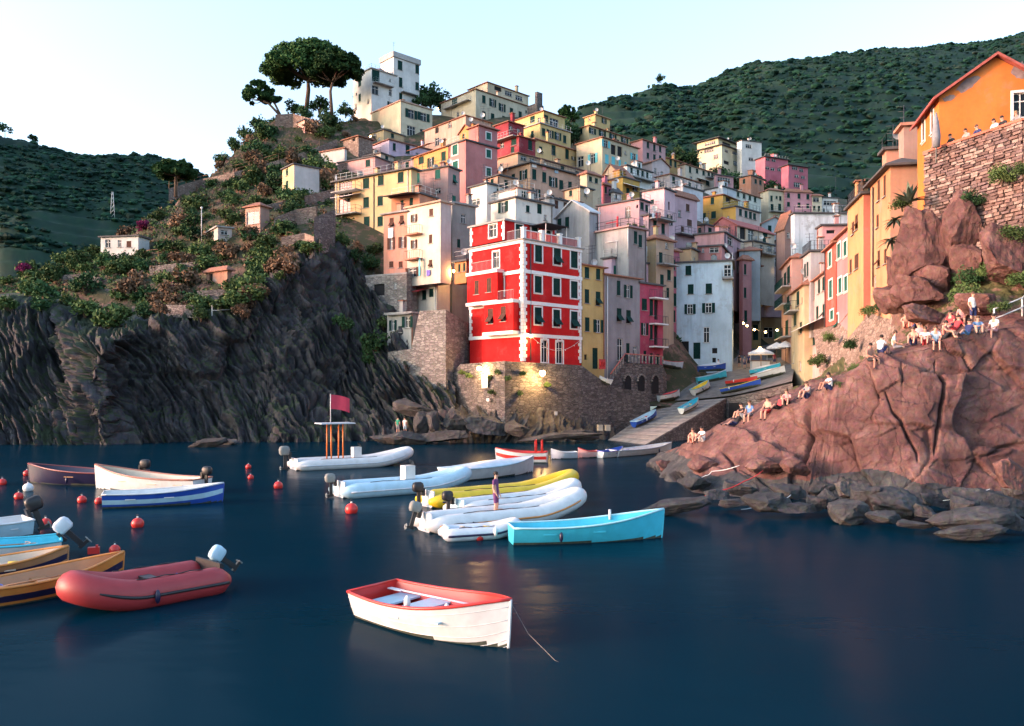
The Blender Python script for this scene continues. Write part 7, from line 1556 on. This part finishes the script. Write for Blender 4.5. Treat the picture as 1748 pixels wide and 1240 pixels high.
# skeletons: name -> position; z up, facing -y; units metres, origin under the seat or feet
def pose(kind):
    if kind == 'stand':
        J = dict(pel=(0,0,.95), sp=(0,.01,1.18), ch=(0,.01,1.38), nk=(0,0,1.50), hd=(0,-.02,1.64), ht=(0,-.01,1.75),
          shL=(.17,.01,1.42), elL=(.25,.04,1.15), wrL=(.24,-.06,.92), haL=(.24,-.09,.83), shR=(-.17,.01,1.42), elR=(-.24,.03,1.15), wrR=(-.22,-.10,.94), haR=(-.21,-.14,.86),
          hiL=(.095,0,.90), knL=(.11,-.02,.50), anL=(.11,.03,.09), toL=(.12,-.13,.03), hiR=(-.095,0,.90), knR=(-.12,-.03,.50), anR=(-.14,.0,.09), toR=(-.16,-.16,.03))
    elif kind == 'knees':
        J = dict(pel=(0,.05,.11), sp=(0,.07,.34), ch=(0,.02,.54), nk=(0,-.03,.66), hd=(0,-.08,.79), ht=(0,-.08,.90),
          shL=(.17,.01,.58), elL=(.23,-.18,.42), wrL=(.10,-.36,.42), haL=(.03,-.42,.42), shR=(-.17,.01,.58), elR=(-.23,-.18,.42), wrR=(-.10,-.36,.40), haR=(-.03,-.42,.40),
          hiL=(.10,.02,.10), knL=(.13,-.36,.44), anL=(.12,-.52,.07), toL=(.13,-.68,.03), hiR=(-.10,.02,.10), knR=(-.13,-.36,.44), anR=(-.12,-.52,.07), toR=(-.13,-.68,.03))
    elif kind == 'recline':
        J = dict(pel=(0,.05,.11), sp=(0,.17,.29), ch=(0,.27,.47), nk=(0,.30,.59), hd=(0,.27,.72), ht=(0,.28,.83),
          shL=(.17,.27,.50), elL=(.25,.42,.28), wrL=(.27,.46,.08), haL=(.27,.42,.03), shR=(-.17,.27,.50), elR=(-.25,.42,.28), wrR=(-.27,.46,.08), haR=(-.27,.42,.03),
          hiL=(.10,.0,.10), knL=(.12,-.40,.30), anL=(.12,-.72,.07), toL=(.13,-.84,.14), hiR=(-.10,.0,.10), knR=(-.12,-.44,.14), anR=(-.12,-.84,.07), toR=(-.13,-.94,.16))
    elif kind == 'bench':
        J = dict(pel=(0,.05,.10), sp=(0,.07,.33), ch=(0,.04,.53), nk=(0,.0,.65), hd=(0,-.04,.78), ht=(0,-.03,.89),
          shL=(.17,.03,.57), elL=(.24,-.06,.32), wrL=(.15,-.28,.24), haL=(.13,-.36,.22), shR=(-.17,.03,.57), elR=(-.24,-.04,.32), wrR=(-.16,-.27,.24), haR=(-.14,-.35,.22),
          hiL=(.10,.0,.09), knL=(.12,-.42,.12), anL=(.12,-.44,-.30), toL=(.13,-.60,-.36), hiR=(-.10,.0,.09), knR=(-.13,-.42,.12), anR=(-.14,-.40,-.30), toR=(-.15,-.55,-.36))
    else:   # leaning on a parapet, forearms forward
        J = pose('stand'); J.update(sp=(0,-.03,1.17), ch=(0,-.10,1.36), nk=(0,-.15,1.47), hd=(0,-.22,1.59), ht=(0,-.22,1.70), shL=(.17,-.10,1.39), elL=(.25,-.20,1.14), wrL=(.12,-.40,1.13), haL=(.04,-.43,1.13), shR=(-.17,-.10,1.39), elR=(-.25,-.20,1.14), wrR=(-.12,-.40,1.13), haR=(-.04,-.43,1.13))
    return J
RAD = dict(pel=.145, sp=.125, ch=.145, nk=.055, hd=.088, ht=.06, sh=.065, el=.043, wr=.030, ha=.034, hi=.095, kn=.06, an=.038, to=.034)
EDG = [('pel','sp'),('sp','ch'),('ch','nk'),('nk','hd'),('hd','ht')]+[(a+s,b+s) for s in 'LR' for a,b in (('sh','el'),('el','wr'),('wr','ha'),('hi','kn'),('kn','an'),('an','to'))]+[('ch','shL'),('ch','shR'),('pel','hiL'),('pel','hiR')]
BODY = {}
def body(kind):
    if kind in BODY: return BODY[kind]
    J = pose(kind); names = list(J); V = [Vector(J[n]) for n in names]; E = [(names.index(a), names.index(b)) for a, b in EDG]; rad = [RAD[n[:2] if n[-1] in 'LR' and n not in RAD else n] for n in names]
    for s in 'LR':                                             # five fingers on each hand
        w_, h_ = Vector(J['wr'+s]), Vector(J['ha'+s]); d_ = (h_-w_).normalized(); sd = d_.cross(Vector((0, 0, 1))); sd = sd.normalized() if sd.length > .1 else Vector((1, 0, 0)); ih = names.index('ha'+s)
        for k in range(5):
            o_ = (k-2)*.017; base_ = (h_ if k < 4 else w_.lerp(h_, .5))+sd*o_*(1.0 if k < 4 else 1.5); tip = base_+d_*(.075, .085, .082, .066, .05)[k]+Vector((0, 0, -.015))+(sd*.02 if k == 4 else Vector())
            V += [base_, tip]; n_ = len(V); E += [(ih, n_-2), (n_-2, n_-1)]; rad += [.011, .008]
    me = bpy.data.meshes.new('body_src'); me.from_pydata([tuple(v) for v in V], E, []); o = bpy.data.objects.new('body_src', me); COL.objects.link(o)
    m = o.modifiers.new('s', 'SKIN'); m.use_smooth_shade = True
    for i, sv in enumerate(me.skin_vertices[0].data):
        r_ = rad[i]; sv.radius = (r_*1.25, r_*.85) if i < len(names) and names[i] in ('sp', 'ch', 'pel') else (r_, r_); sv.use_root = (i == 0)
    o.modifiers.new('u', 'SUBSURF').levels = 1
    bpy.context.view_layer.update(); dg = bpy.context.evaluated_depsgraph_get(); ev = o.evaluated_get(dg); r = bpy.data.meshes.new_from_object(ev)
    bpy.data.objects.remove(o); r.materials.clear()
    for _ in range(4): r.materials.append(None)                # 0 skin 1 top 2 trousers 3 shoes
    segs_ = []
    for a, b in EDG:
        ra = a[:2]; rb = b[:2]
        g_ = 0
        if (a, b) in (('pel','sp'),('sp','ch')) or rb == 'sh': g_ = 1
        elif ra == 'sh': g_ = 4
        elif rb == 'hi': g_ = 2
        elif ra == 'hi': g_ = 5
        elif rb == 'to': g_ = 3
        segs_.append((Vector(J[a]), Vector(J[b]), g_))
    for p in r.polygons:
        c = p.center; best = (9, 0)
        for a, b, g_ in segs_:
            ab = b-a; t = max(0, min(1, (c-a).dot(ab)/ab.length_squared)); dd = (c-(a+ab*t)).length
            if dd < best[0]: best = (dd, g_, t)
        g_ = best[1]; g_ = 1 if g_ == 4 and best[2] < .55 else (0 if g_ == 4 else g_); g_ = 2 if g_ == 5 and best[2] < .8 else (0 if g_ == 5 else g_)
        p.material_index = g_; p.use_smooth = True
    BODY[kind] = (r, J); return BODY[kind]
def person(label, kind, loc, face, top='white', trousers='navy', hair=0, skin=0, long_=False, bare=False, s=1.0):
    """face: heading in degrees, 0 looks toward the viewer's side (-y), 90 toward +x"""
    me, J = body(kind); m = me.copy(); sk = M_SKIN[skin]
    for i, q in enumerate((sk, sk if bare else CL[top], CL[trousers], M_BLACK)): m.materials[i] = q
    o = thing('person', label, 'person', loc, R(face)); o.scale = (s, s, s); link('body', m, o)
    hd, ht, nk = Vector(J['hd']), Vector(J['ht']), Vector(J['nk']); hm = M_HAIR[hair]
    hb = MB(); hb.sphere(hd+Vector((0, .025, .055)), (.092, .10, .098), hm, 12, 8)
    if long_: hb.sphere(hd+Vector((0, .075, -.05)), (.085, .055, .15), hm, 10, 7)
    hb.build('hair', o, world=False)
    fb = MB(); f0 = hd+Vector((0, -.085, .0))
    for sx in (-1, 1): fb.sphere(f0+Vector((sx*.032, -.002, .022)), .011, M_BLACK, 6, 4); fb.sphere(hd+Vector((sx*.092, .0, .0)), (.014, .022, .03), sk, 6, 4)
    fb.sphere(f0+Vector((0, -.012, -.006)), (.013, .018, .024), sk, 6, 4); fb.box(f0+Vector((0, .004, -.045)), (.045, .012, .010), CL['coral']); fb.build('face', o, world=False)
    return o
def rockpt(px, py, d=None, dz=0.0):
    h_ = ray_px(px, py, ('shore_rock',)); return (h_[0] if h_ else P(px, py, d or 40))+Vector((0, .15, dz))
# on the red rock
for px, py, kind, fc, kw, lab in [(1380,682,'knees',-60,dict(top='grey', trousers='navy', hair=1, long_=True),'long-haired woman sitting with knees drawn up on the rock'),(1418,668,'knees',-80,dict(top='white', trousers='navy', hair=0, skin=1),'man in white shirt sitting sideways at the rock edge'),
    (1330,700,'recline',-60,dict(top='red', trousers='black', hair=1),'person in red top reclining at the lower rock'),(1268,716,'knees',-70,dict(top='black', trousers='white', hair=0),'person in dark top sitting low on the rock'),(1281,712,'bench',-40,dict(top='blue', trousers='grey', hair=1),'person in blue beside the one in dark top'),
    (1184,758,'knees',-30,dict(bare=True, trousers='coral', hair=1),'bare-backed bather crouching at the point, left one'),(1200,756,'knees',-50,dict(top='white', trousers='white', hair=0),'bather in white at the point, right one'),
    (1488,618,'bench',20,dict(bare=True, trousers='black', hair=0, skin=1),'bare-shouldered man with dark hair seen behind the rock crest'),(1506,604,'knees',120,dict(top='white', trousers='navy', hair=0),'person in white tee behind the rock crest'),(1530,596,'bench',60,dict(top='white', trousers='grey', hair=1),'person in pale shirt behind the rock crest'),
    (1548,562,'knees',-20,dict(top='pink', trousers='coral', hair=0, bare=True),'bather sitting high at the left of the main group'),(1563,564,'knees',10,dict(top='coral', trousers='navy', hair=0),'person in coral top beside the high bather'),(1562,590,'knees',-40,dict(bare=True, trousers='navy', hair=1),'bare-chested man sitting low in the main group'),(1582,590,'knees',-30,dict(top='white', trousers='red', hair=1),'woman in white sitting in the middle of the main group'),(1600,588,'bench',-20,dict(top='sky', trousers='navy', hair=1),'man in light blue shirt at the right of the main group'),
    (1632,566,'recline',-70,dict(top='red', trousers='red', hair=0),'person in red swimsuit stretched out to the right'),(1645,548,'bench',-30,dict(top='pink', trousers='coral', hair=1, long_=True),'woman in pink sitting below the standing man'),(1652,574,'recline',-60,dict(top='navy', trousers='blue', hair=0),'person in navy leaning back below the standing man'),(1700,568,'bench',-60,dict(top='white', trousers='pink', hair=0),'man in white sitting by the white stair rail'),(1572,578,'recline',-30,dict(top='pink', trousers='red', hair=1),'person in pink lounging behind the bare-chested man'),(1616,580,'knees',40,dict(top='coral', trousers='black', hair=0),'person in coral top right of the light blue shirt'),(1625,560,'bench',-60,dict(top='red', trousers='navy', hair=0, long_=True),'long-haired woman in red left of the standing man'),(1672,572,'knees',-20,dict(top='blue', trousers='grey', hair=1),'person in blue right of the one in navy'),(1312,706,'bench',-50,dict(bare=True, trousers='red', hair=0),'bather in red shorts left of the reclining person'),(1345,694,'knees',-30,dict(top='pink', trousers='black', hair=1, long_=True),'long-haired person in pink right of the reclining one'),(1255,728,'recline',-60,dict(top='black', trousers='navy', hair=0),'person in black lying below the pair on the low rock')]:
    p = rockpt(px, py); person(lab, kind, p, fc, **kw)
person('man in white tee and dark shorts standing on the bank', 'stand', rockpt(1664, 558), 10, top='white', trousers='navy', hair=1)
# at the terrace parapet
wall_u = (Vector((wb.x, wb.y, 0))-Vector((wa.x, wa.y, 0))).normalized(); fcd = math.degrees(math.atan2(wall_u.y, wall_u.x))
for px, kw, lab in [(1588,dict(top='coral', hair=0),'person in coral leaning on the terrace corner'),(1616,dict(top='black', hair=0),'person in black leaning on the terrace wall, left of the girl'),(1642,dict(top='pink', hair=0, long_=True),'long-haired girl at the terrace wall'),(1661,dict(top='navy', hair=1),'man in navy at the terrace wall'),(1690,dict(top='white', hair=0, long_=True),'dark-haired woman in white at the terrace wall'),(1704,dict(top='black', hair=0),'man in dark shirt beside the woman in white on the terrace'),(1728,dict(top='grey', hair=2),'fair-haired person at the right end of the terrace wall')]:
    O = Vector((wa.x, wa.y, 0)); n = Vector((wall_u.y, -wall_u.x, 0)); k = (px-CX)/FP; t = (k*O.y-O.x)/(wall_u.x-k*wall_u.y); p = O+wall_u*t-n*.45
    person(lab, 'lean', (p.x, p.y, ztop-.98), fcd, trousers='navy', **kw)
# left quay walkers and the boatman
for px, kw, lab in [(680,dict(top='green', trousers='grey', hair=0),'walker in green top on the rocks below the cliff'),(692,dict(top='white', trousers='sky', hair=0),'walker in white top on the rocks below the cliff')]:
    h_ = ray_px(px, 741, ('shore_ledge', 'cliff')); p = h_[0] if h_ else P(px, 741, 80); person(lab, 'stand', p-Vector((0, .3, .05)), 160, **kw)
p = onwater(848, 880); person('boatman in dark shirt standing in the white inflatable', 'stand', (p.x, MANBOAT.location.y+.1, .22), 70, top='purple', trousers='purple', hair=0)
for px, py, d, kw, lab in [(1262,628,109,dict(top='black', trousers='black'),'person in black on the square beside the white quay house'),(1271,630,107,dict(top='grey', trousers='navy'),'person in grey crossing the square'),(1278,629,108,dict(top='navy', trousers='black'),'person in navy near the parasols'),(1322,628,104,dict(top='red', trousers='navy'),'person in red under the second parasol'),(1226,632,106,dict(top='white', trousers='blue'),'person in white behind the stacked boats')]:
    p = P(px, py, d); p.z = ground(p.x, p.y, ('square', 'hillside')); person(lab, 'stand', p, random.uniform(-60, 60), **kw)

# ================================================================== SMALL THINGS
M_BULB, n_, b_ = nodes('lamp_glow'); b_.inputs['Base Color'].default_value = (1, .8, .5, 1); b_.inputs['Emission Color'].default_value = (1.0, .62, .22, 1); b_.inputs['Emission Strength'].default_value = 14.0
def lamp(label, c, power, name='wall_lamp', r_=.16, arm=.35, dirn=(0, 1, 0)):
    o = thing(name, label, 'lamp', c); mb = MB(); mb.sphere((0, 0, 0), r_, M_BULB, 10, 7); mb.build('bulb', o, world=False)
    mb = MB(); d_ = Vector(dirn)*arm; mb.tube([(0, 0, r_*1.1), (d_.x*.5, d_.y*.5, r_*1.6), (d_.x, d_.y, r_*1.3)], .03, M_IRON, 5); mb.tube([(0, 0, r_*.8), (0, 0, r_*1.25)], [r_*1.2, r_*.5], M_IRON, 8); mb.build('bracket', o, world=False)
    if power:
        l = bpy.data.lights.new('lamp_light', 'POINT'); l.energy = power; l.color = (1, .60, .24); l.shadow_soft_size = .3; q = bpy.data.objects.new('lamp_light', l); COL.objects.link(q); q.parent = o; q.location = (-d_.x*.6, -d_.y*.6-.15, -.25)
    return o
lamp('lit lamp on the left part of the sea wall', P(818,629,83.6), 260, r_=.24); lamp('brightest lit lamp in the middle of the sea wall', P(926,637,83.0), 420, r_=.3)
lamp('small lit lamp on the corner of the red house', P(906,574,83.9), 40, r_=.15); lamp('lit lamp in the gap beside the cream tower house', P(775,463,93.5), 60, r_=.16)
for px, py, d, lab in [(1297,595,100.6,'lit bulb under the first parasol'),(1310,452,136.6,'upper lit lamp on the mauve-pink wall'),(1317,461,136.6,'lower lit lamp on the mauve-pink wall'),(578,417,111.5,'lit lamp at the foot of the long yellow house'),(632,233,164,'lit lamp beside the brick hut'),(747,186,196,'lit lamp left of the beige hilltop house')]: lamp(lab, P(px, py, d), 25, r_=.17)
mb = MB(); p, q = fpt(red, 'R', 907, 574, .25)[0], fpt(red, 'R', 990, 581, .25)[0]; pts = [p.lerp(q, i/16)-Vector((0, 0, 1.3*(1-((i/16-.5)*2)**2))) for i in range(17)]
sl = thing('string_lights', 'string of small bulbs hung across the red house ground floor', 'lights', p); mb.tube(pts, .02, M_PALEIRON, 4); mb.build('cable', sl)
for i in range(2, 16, 3): bm_ = MB(); bm_.sphere(pts[i]-Vector((0, 0, .08)), .055, M_WHITE, 8, 5); bm_.build('bulb', sl)
a_, b2 = P(1263,545,110.5), P(1340,556,104); sl = thing('string_lights', 'wire of warm lit bulbs strung across the shaded street', 'lights', a_); pts = [a_.lerp(b2, i/12)-Vector((0, 0, 1.1*(1-((i/12-.5)*2)**2))) for i in range(13)]; mb = MB(); mb.tube(pts, .02, M_IRON, 4); mb.build('cable', sl)
for i in (1, 2, 4, 7, 10):
    bm_ = MB(); bm_.sphere(pts[i]-Vector((0, 0, .14)), .13, M_BULB, 8, 6); bm_.build('bulb', sl)
l = bpy.data.lights.new('lamp_light', 'POINT'); l.energy = 120; l.color = (1, .6, .24); l.shadow_soft_size = .4; q = bpy.data.objects.new('lamp_light', l); COL.objects.link(q); q.parent = sl; q.location = pts[4]-a_-Vector((0, 0, .5))
# parasols and kiosk on the square
def parasol(label, c, r_, h_):
    o = thing('parasol', label, 'parasol', c); mb = MB(); mb.tube([(0, 0, 0), (0, 0, h_)], .04, M_WOOD, 6); mb.build('pole', o, world=False)
    mb = MB(); k = 8; vs_ = [(0, 0, h_+.1)]+[(r_*math.cos(i*2*math.pi/k), r_*math.sin(i*2*math.pi/k), h_-.55) for i in range(k)]+[(r_*math.cos(i*2*math.pi/k), r_*math.sin(i*2*math.pi/k), h_-.78) for i in range(k)]
    mb.add(vs_, [(0, 1+i, 1+(i+1) % k) for i in range(k)]+[(1+i, 1+k+i, 1+k+(i+1) % k, 1+(i+1) % k) for i in range(k)], CL['white']); mb.build('canopy', o, world=False)
    mb = MB(); mb.box((0, 0, .04), (.5, .5, .08), M_CONC); mb.build('base', o, world=False)
for px, py, d, r_, lab in [(1299,628,101,1.6,'large white parasol on the square'),(1326,626,104,1.3,'second white parasol behind the large one'),(1341,622,103,1.2,'white parasol against the street row')]:
    p = P(px, py, d); p.z = ground(p.x, p.y, ('square', 'hillside')); parasol(lab, p, r_, 3.0 if r_ > 1.5 else 2.9)
p = P(1297,632,104.5); p.z = ground(p.x, p.y, ('square', 'hillside')); o = thing('kiosk', 'white counter kiosk under the parasols', 'kiosk', p)
mb = MB(); mb.box((0, 0, .5), (2.2, 1.0, 1.0), M_WHITE); mb.build('counter', o, world=False); mb = MB(); mb.box((0, 0, 1.05), (2.4, 1.15, .08), M_WOOD); mb.build('counter_top', o, world=False)
mb = MB()
for s in (-1, 1): mb.box((s*1.05, .4, 1.6), (.06, .06, 1.1), M_PALEIRON)
mb.box((0, .3, 2.15), (2.4, 1.3, .06), M_WHITE); mb.build('shelter', o, world=False)
# notices on the sea wall
def board(label, px, py, d, w_, h_, rz, lines=0):
    c = P(px, py, d); o = thing('notice_board', label, 'sign', c, rz); mb = MB(); mb.box((0, 0, 0), (w_, .05, h_), M_WHITE); mb.build('panel', o, world=False)
    if lines:
        mb = MB()
        for i in range(lines): mb.box((-.04*(i % 2)*w_, -.03, h_*(.36-.7*i/max(1, lines-1))), (w_*.72, .006, h_*.035), M_GREY)
        mb.build('print', o, world=False)
bq = math.atan2(P(862,616.5,81.2).y-P(786,622,87.2).y, P(862,616.5,81.2).x-P(786,622,87.2).x)
board('large white notice board on the left face of the sea wall', 827.5, 651, 83.3, .95, 1.35, bq, 6); board('small white sign below the large notice board', 833, 683, 82.7, .45, .3, bq, 2); board('small white sign low on the right face of the sea wall', 949, 706, 84.9, .4, .4, R(42), 2)
# red lifebuoys and crates by the yellow house door
mb = MB(); c = P(1028,622,90.2); mb.box(c, (1.0, .08, 1.1), plain('red_board', (.42, .04, .045), .6), R(42)); o = mb.thing('rescue_board', 'red rescue board beside the narrow yellow house door', 'sign')
for s in (-.24, .24):
    rb = MB(); cc = c+Vector((math.cos(R(42))*s, math.sin(R(42))*s, .05))+Vector((.05, -.06, 0)); rb.tube([cc+Vector((math.cos(R(42))*.17*math.cos(k*.6283), math.sin(R(42))*.17*math.cos(k*.6283), .26*math.sin(k*.6283))) for k in range(11)], .045, PR, 6); rb.build('lifebuoy', o)
for px, lab in [(1024, 'pale crate at the foot of the slipway wall, left one'), (1037, 'pale crate at the foot of the slipway wall, right one')]:
    c = P(px, 731, 84.5); mb = MB(); mb.box(c, (.5, .4, .55), PSAND, .3); mb.box(c+Vector((0, 0, .3)), (.54, .44, .06), PSAND, .3); mb.thing('crate', lab, 'crate')
# laundry
def cloth(label, h, f, px, py, wp, hp, m, off=.12):
    p, b, n, u, a = fpt(h, f, px, py, off); s = h['d']/FP; w_, hh = wp*s, hp*s; mb = MB(); vs_ = []; k = 7
    for i in range(k):
        for j in range(5): t = i/(k-1); vs_.append(p+u*(t-.5)*w_+n*(.05*math.sin(t*9)*(j/4))+Vector((0, 0, hh/2-hh*j/4-.03*math.sin(t*5)*j/4)))
    mb.add(vs_, [(i*5+j, i*5+j+1, (i+1)*5+j+1, (i+1)*5+j) for i in range(k-1) for j in range(4)], m, True); mb.thing('laundry', label, 'laundry')
HS = HOUSES
cloth('white sheet hanging from the salmon house window', HS['salmontower'], 'L', 667, 398, 11, 17, CL['white']); cloth('violet cloth hanging on the cream tower house', HS['creamtower'], 'L', 731, 466, 9, 10, plain('cloth_violet', (.16, .12, .42), .85))
cloth('turquoise curtain hanging on the cream tower balcony', HS['creamtower'], 'L', 716, 456, 5, 32, M_CYAN, .5)
for px, py, wp, hp, c_, lab in [(912,281,11,10,'white','white laundry on the peach row terrace'),(929,286,10,10,'pink','pink laundry on the peach row terrace'),(950,292,9,8,'sky','pale blue laundry on the peach row terrace')]: cloth(lab, HS['salmonrow'], 'R', px, py, wp, hp, CL[c_], .1)
for px, c_, lab in [(1115,'white','white towel on the pink balcony'),(1121,'red','red towel on the pink balcony'),(1126,'coral','orange towel on the pink balcony')]: cloth(lab, HS['bigpink2'], 'R', px, 368, 6, 9, CL[c_], 1.35)
cloth('blue and white towel on the lower pink balcony', HS['bigpink2'], 'R', 1131, 414, 7, 9, CL['blue'], 1.45)
# white pergola on the lilac terrace, red flue on the concrete house terrace
h = HOUSES['pinkpergola']; mb = MB(); pts = [fpt(h, 'R', px, 441, .3)[0] for px in (1052, 1078, 1104)]
for p in pts:
    p.z = h['top']; mb.tube([p, p+Vector((0, 0, 1.9))], .05, M_WHITE, 5); mb.tube([p+Vector((0, 0, 1.9)), p-h['L'][1]*0*p+Vector((-1.2, 1.3, 1.9))], .05, M_WHITE, 5)
mb.tube([pts[0]+Vector((0, 0, 1.9)), pts[-1]+Vector((0, 0, 1.9))], .05, M_WHITE, 5); mb.build('pergola', h['root'])
h = HOUSES['concrete']; c0 = h['c'][0]; p = Vector((c0.x, c0.y, h['top']))+h['uL']*2.2+h['uR']*.6; mb = MB(); mr = paint('signalred', (.55, .02, .03))
mb.tube([p, p+Vector((0, 0, 1.5))], .14, mr, 8); mb.tube([p+Vector((0, 0, .9)), p+Vector((0, 0, .9))+h['uL']*1.8], .07, mr, 6); mb.build('flue', h['root'])
for i, (t, s) in enumerate(((.15, .5), (.5, .7), (.8, .55), (.95, .6))):
    q = Vector((c0.x, c0.y, h['top']))+h['uR']*(h['R'][2]*t)+h['uL']*.4; shrub(q, s*.9, 'mid', ['small potted plant, first on the concrete house terrace', 'bushy potted plant, second on the concrete house terrace', 'potted plant, third on the concrete house terrace', 'potted plant at the far end of the concrete house terrace'][i])
# closed grey parasol, white stair rail, street lamp and masts
p = P(1598,250,46.8); o = thing('parasol', 'closed grey parasol at the corner of the orange house', 'parasol', (p.x, p.y, ztop-.98)); mb = MB(); mb.tube([(0, 0, 0), (0, 0, 2.9)], .04, M_GREY, 6); mb.build('pole', o, world=False); mb = MB(); mb.tube([(0, 0, .9), (0, 0, 1.5), (0, 0, 2.4), (0, 0, 2.85)], [.20, .24, .14, .03], CL['grey'], 10); mb.build('folded_canopy', o, world=False)
a_, b2 = rockpt(1700, 566), rockpt(1748, 545); e_ = b2+(b2-a_)*1.2+Vector((0, 0, .8)); mb = MB()
for q in (a_, b2, e_): mb.tube([q, q+Vector((0, 0, 1.1))], .045, M_WHITE, 6)
for z in (.6, 1.08): mb.tube([a_+Vector((0, 0, z)), b2+Vector((0, 0, z)), e_+Vector((0, 0, z))], .035, M_WHITE, 6)
mb.thing('stair_rail', 'white tubular stair rail on the rock at the right edge', 'railing')
p = at_px(344, 412); o = thing('street_lamp', 'slim street lamp beside the open shed on the headland', 'lamp', p); mb = MB(); mb.tube([(0, 0, 0), (0, 0, 4.6)], .06, M_PALEIRON, 6); mb.build('post', o, world=False); mb = MB(); mb.sphere((0, 0, 4.75), .18, M_WHITE, 8, 6); mb.build('lantern', o, world=False)
h_ = ray_px(192, 372, ('hill_left', 'hillside')); p = h_[0] if h_ else P(192, 372, 300); o = thing('lattice_mast', 'small lattice mast on the far left hill', 'mast', p); s = p.y/FP; mb = MB()
for sx in (-1, 1): mb.tube([(sx*4*s, 0, -1), (sx*1*s, 0, 44*s)], .25*s*2, M_PALEIRON, 4)
for i in range(6): w_ = 4*s-(3*s)*i/6; mb.tube([(-w_, 0, 44*s*i/6), (w_*.9, 0, 44*s*(i+1)/6)], .2*s*2, M_PALEIRON, 4)
mb.build('lattice', o, world=False)
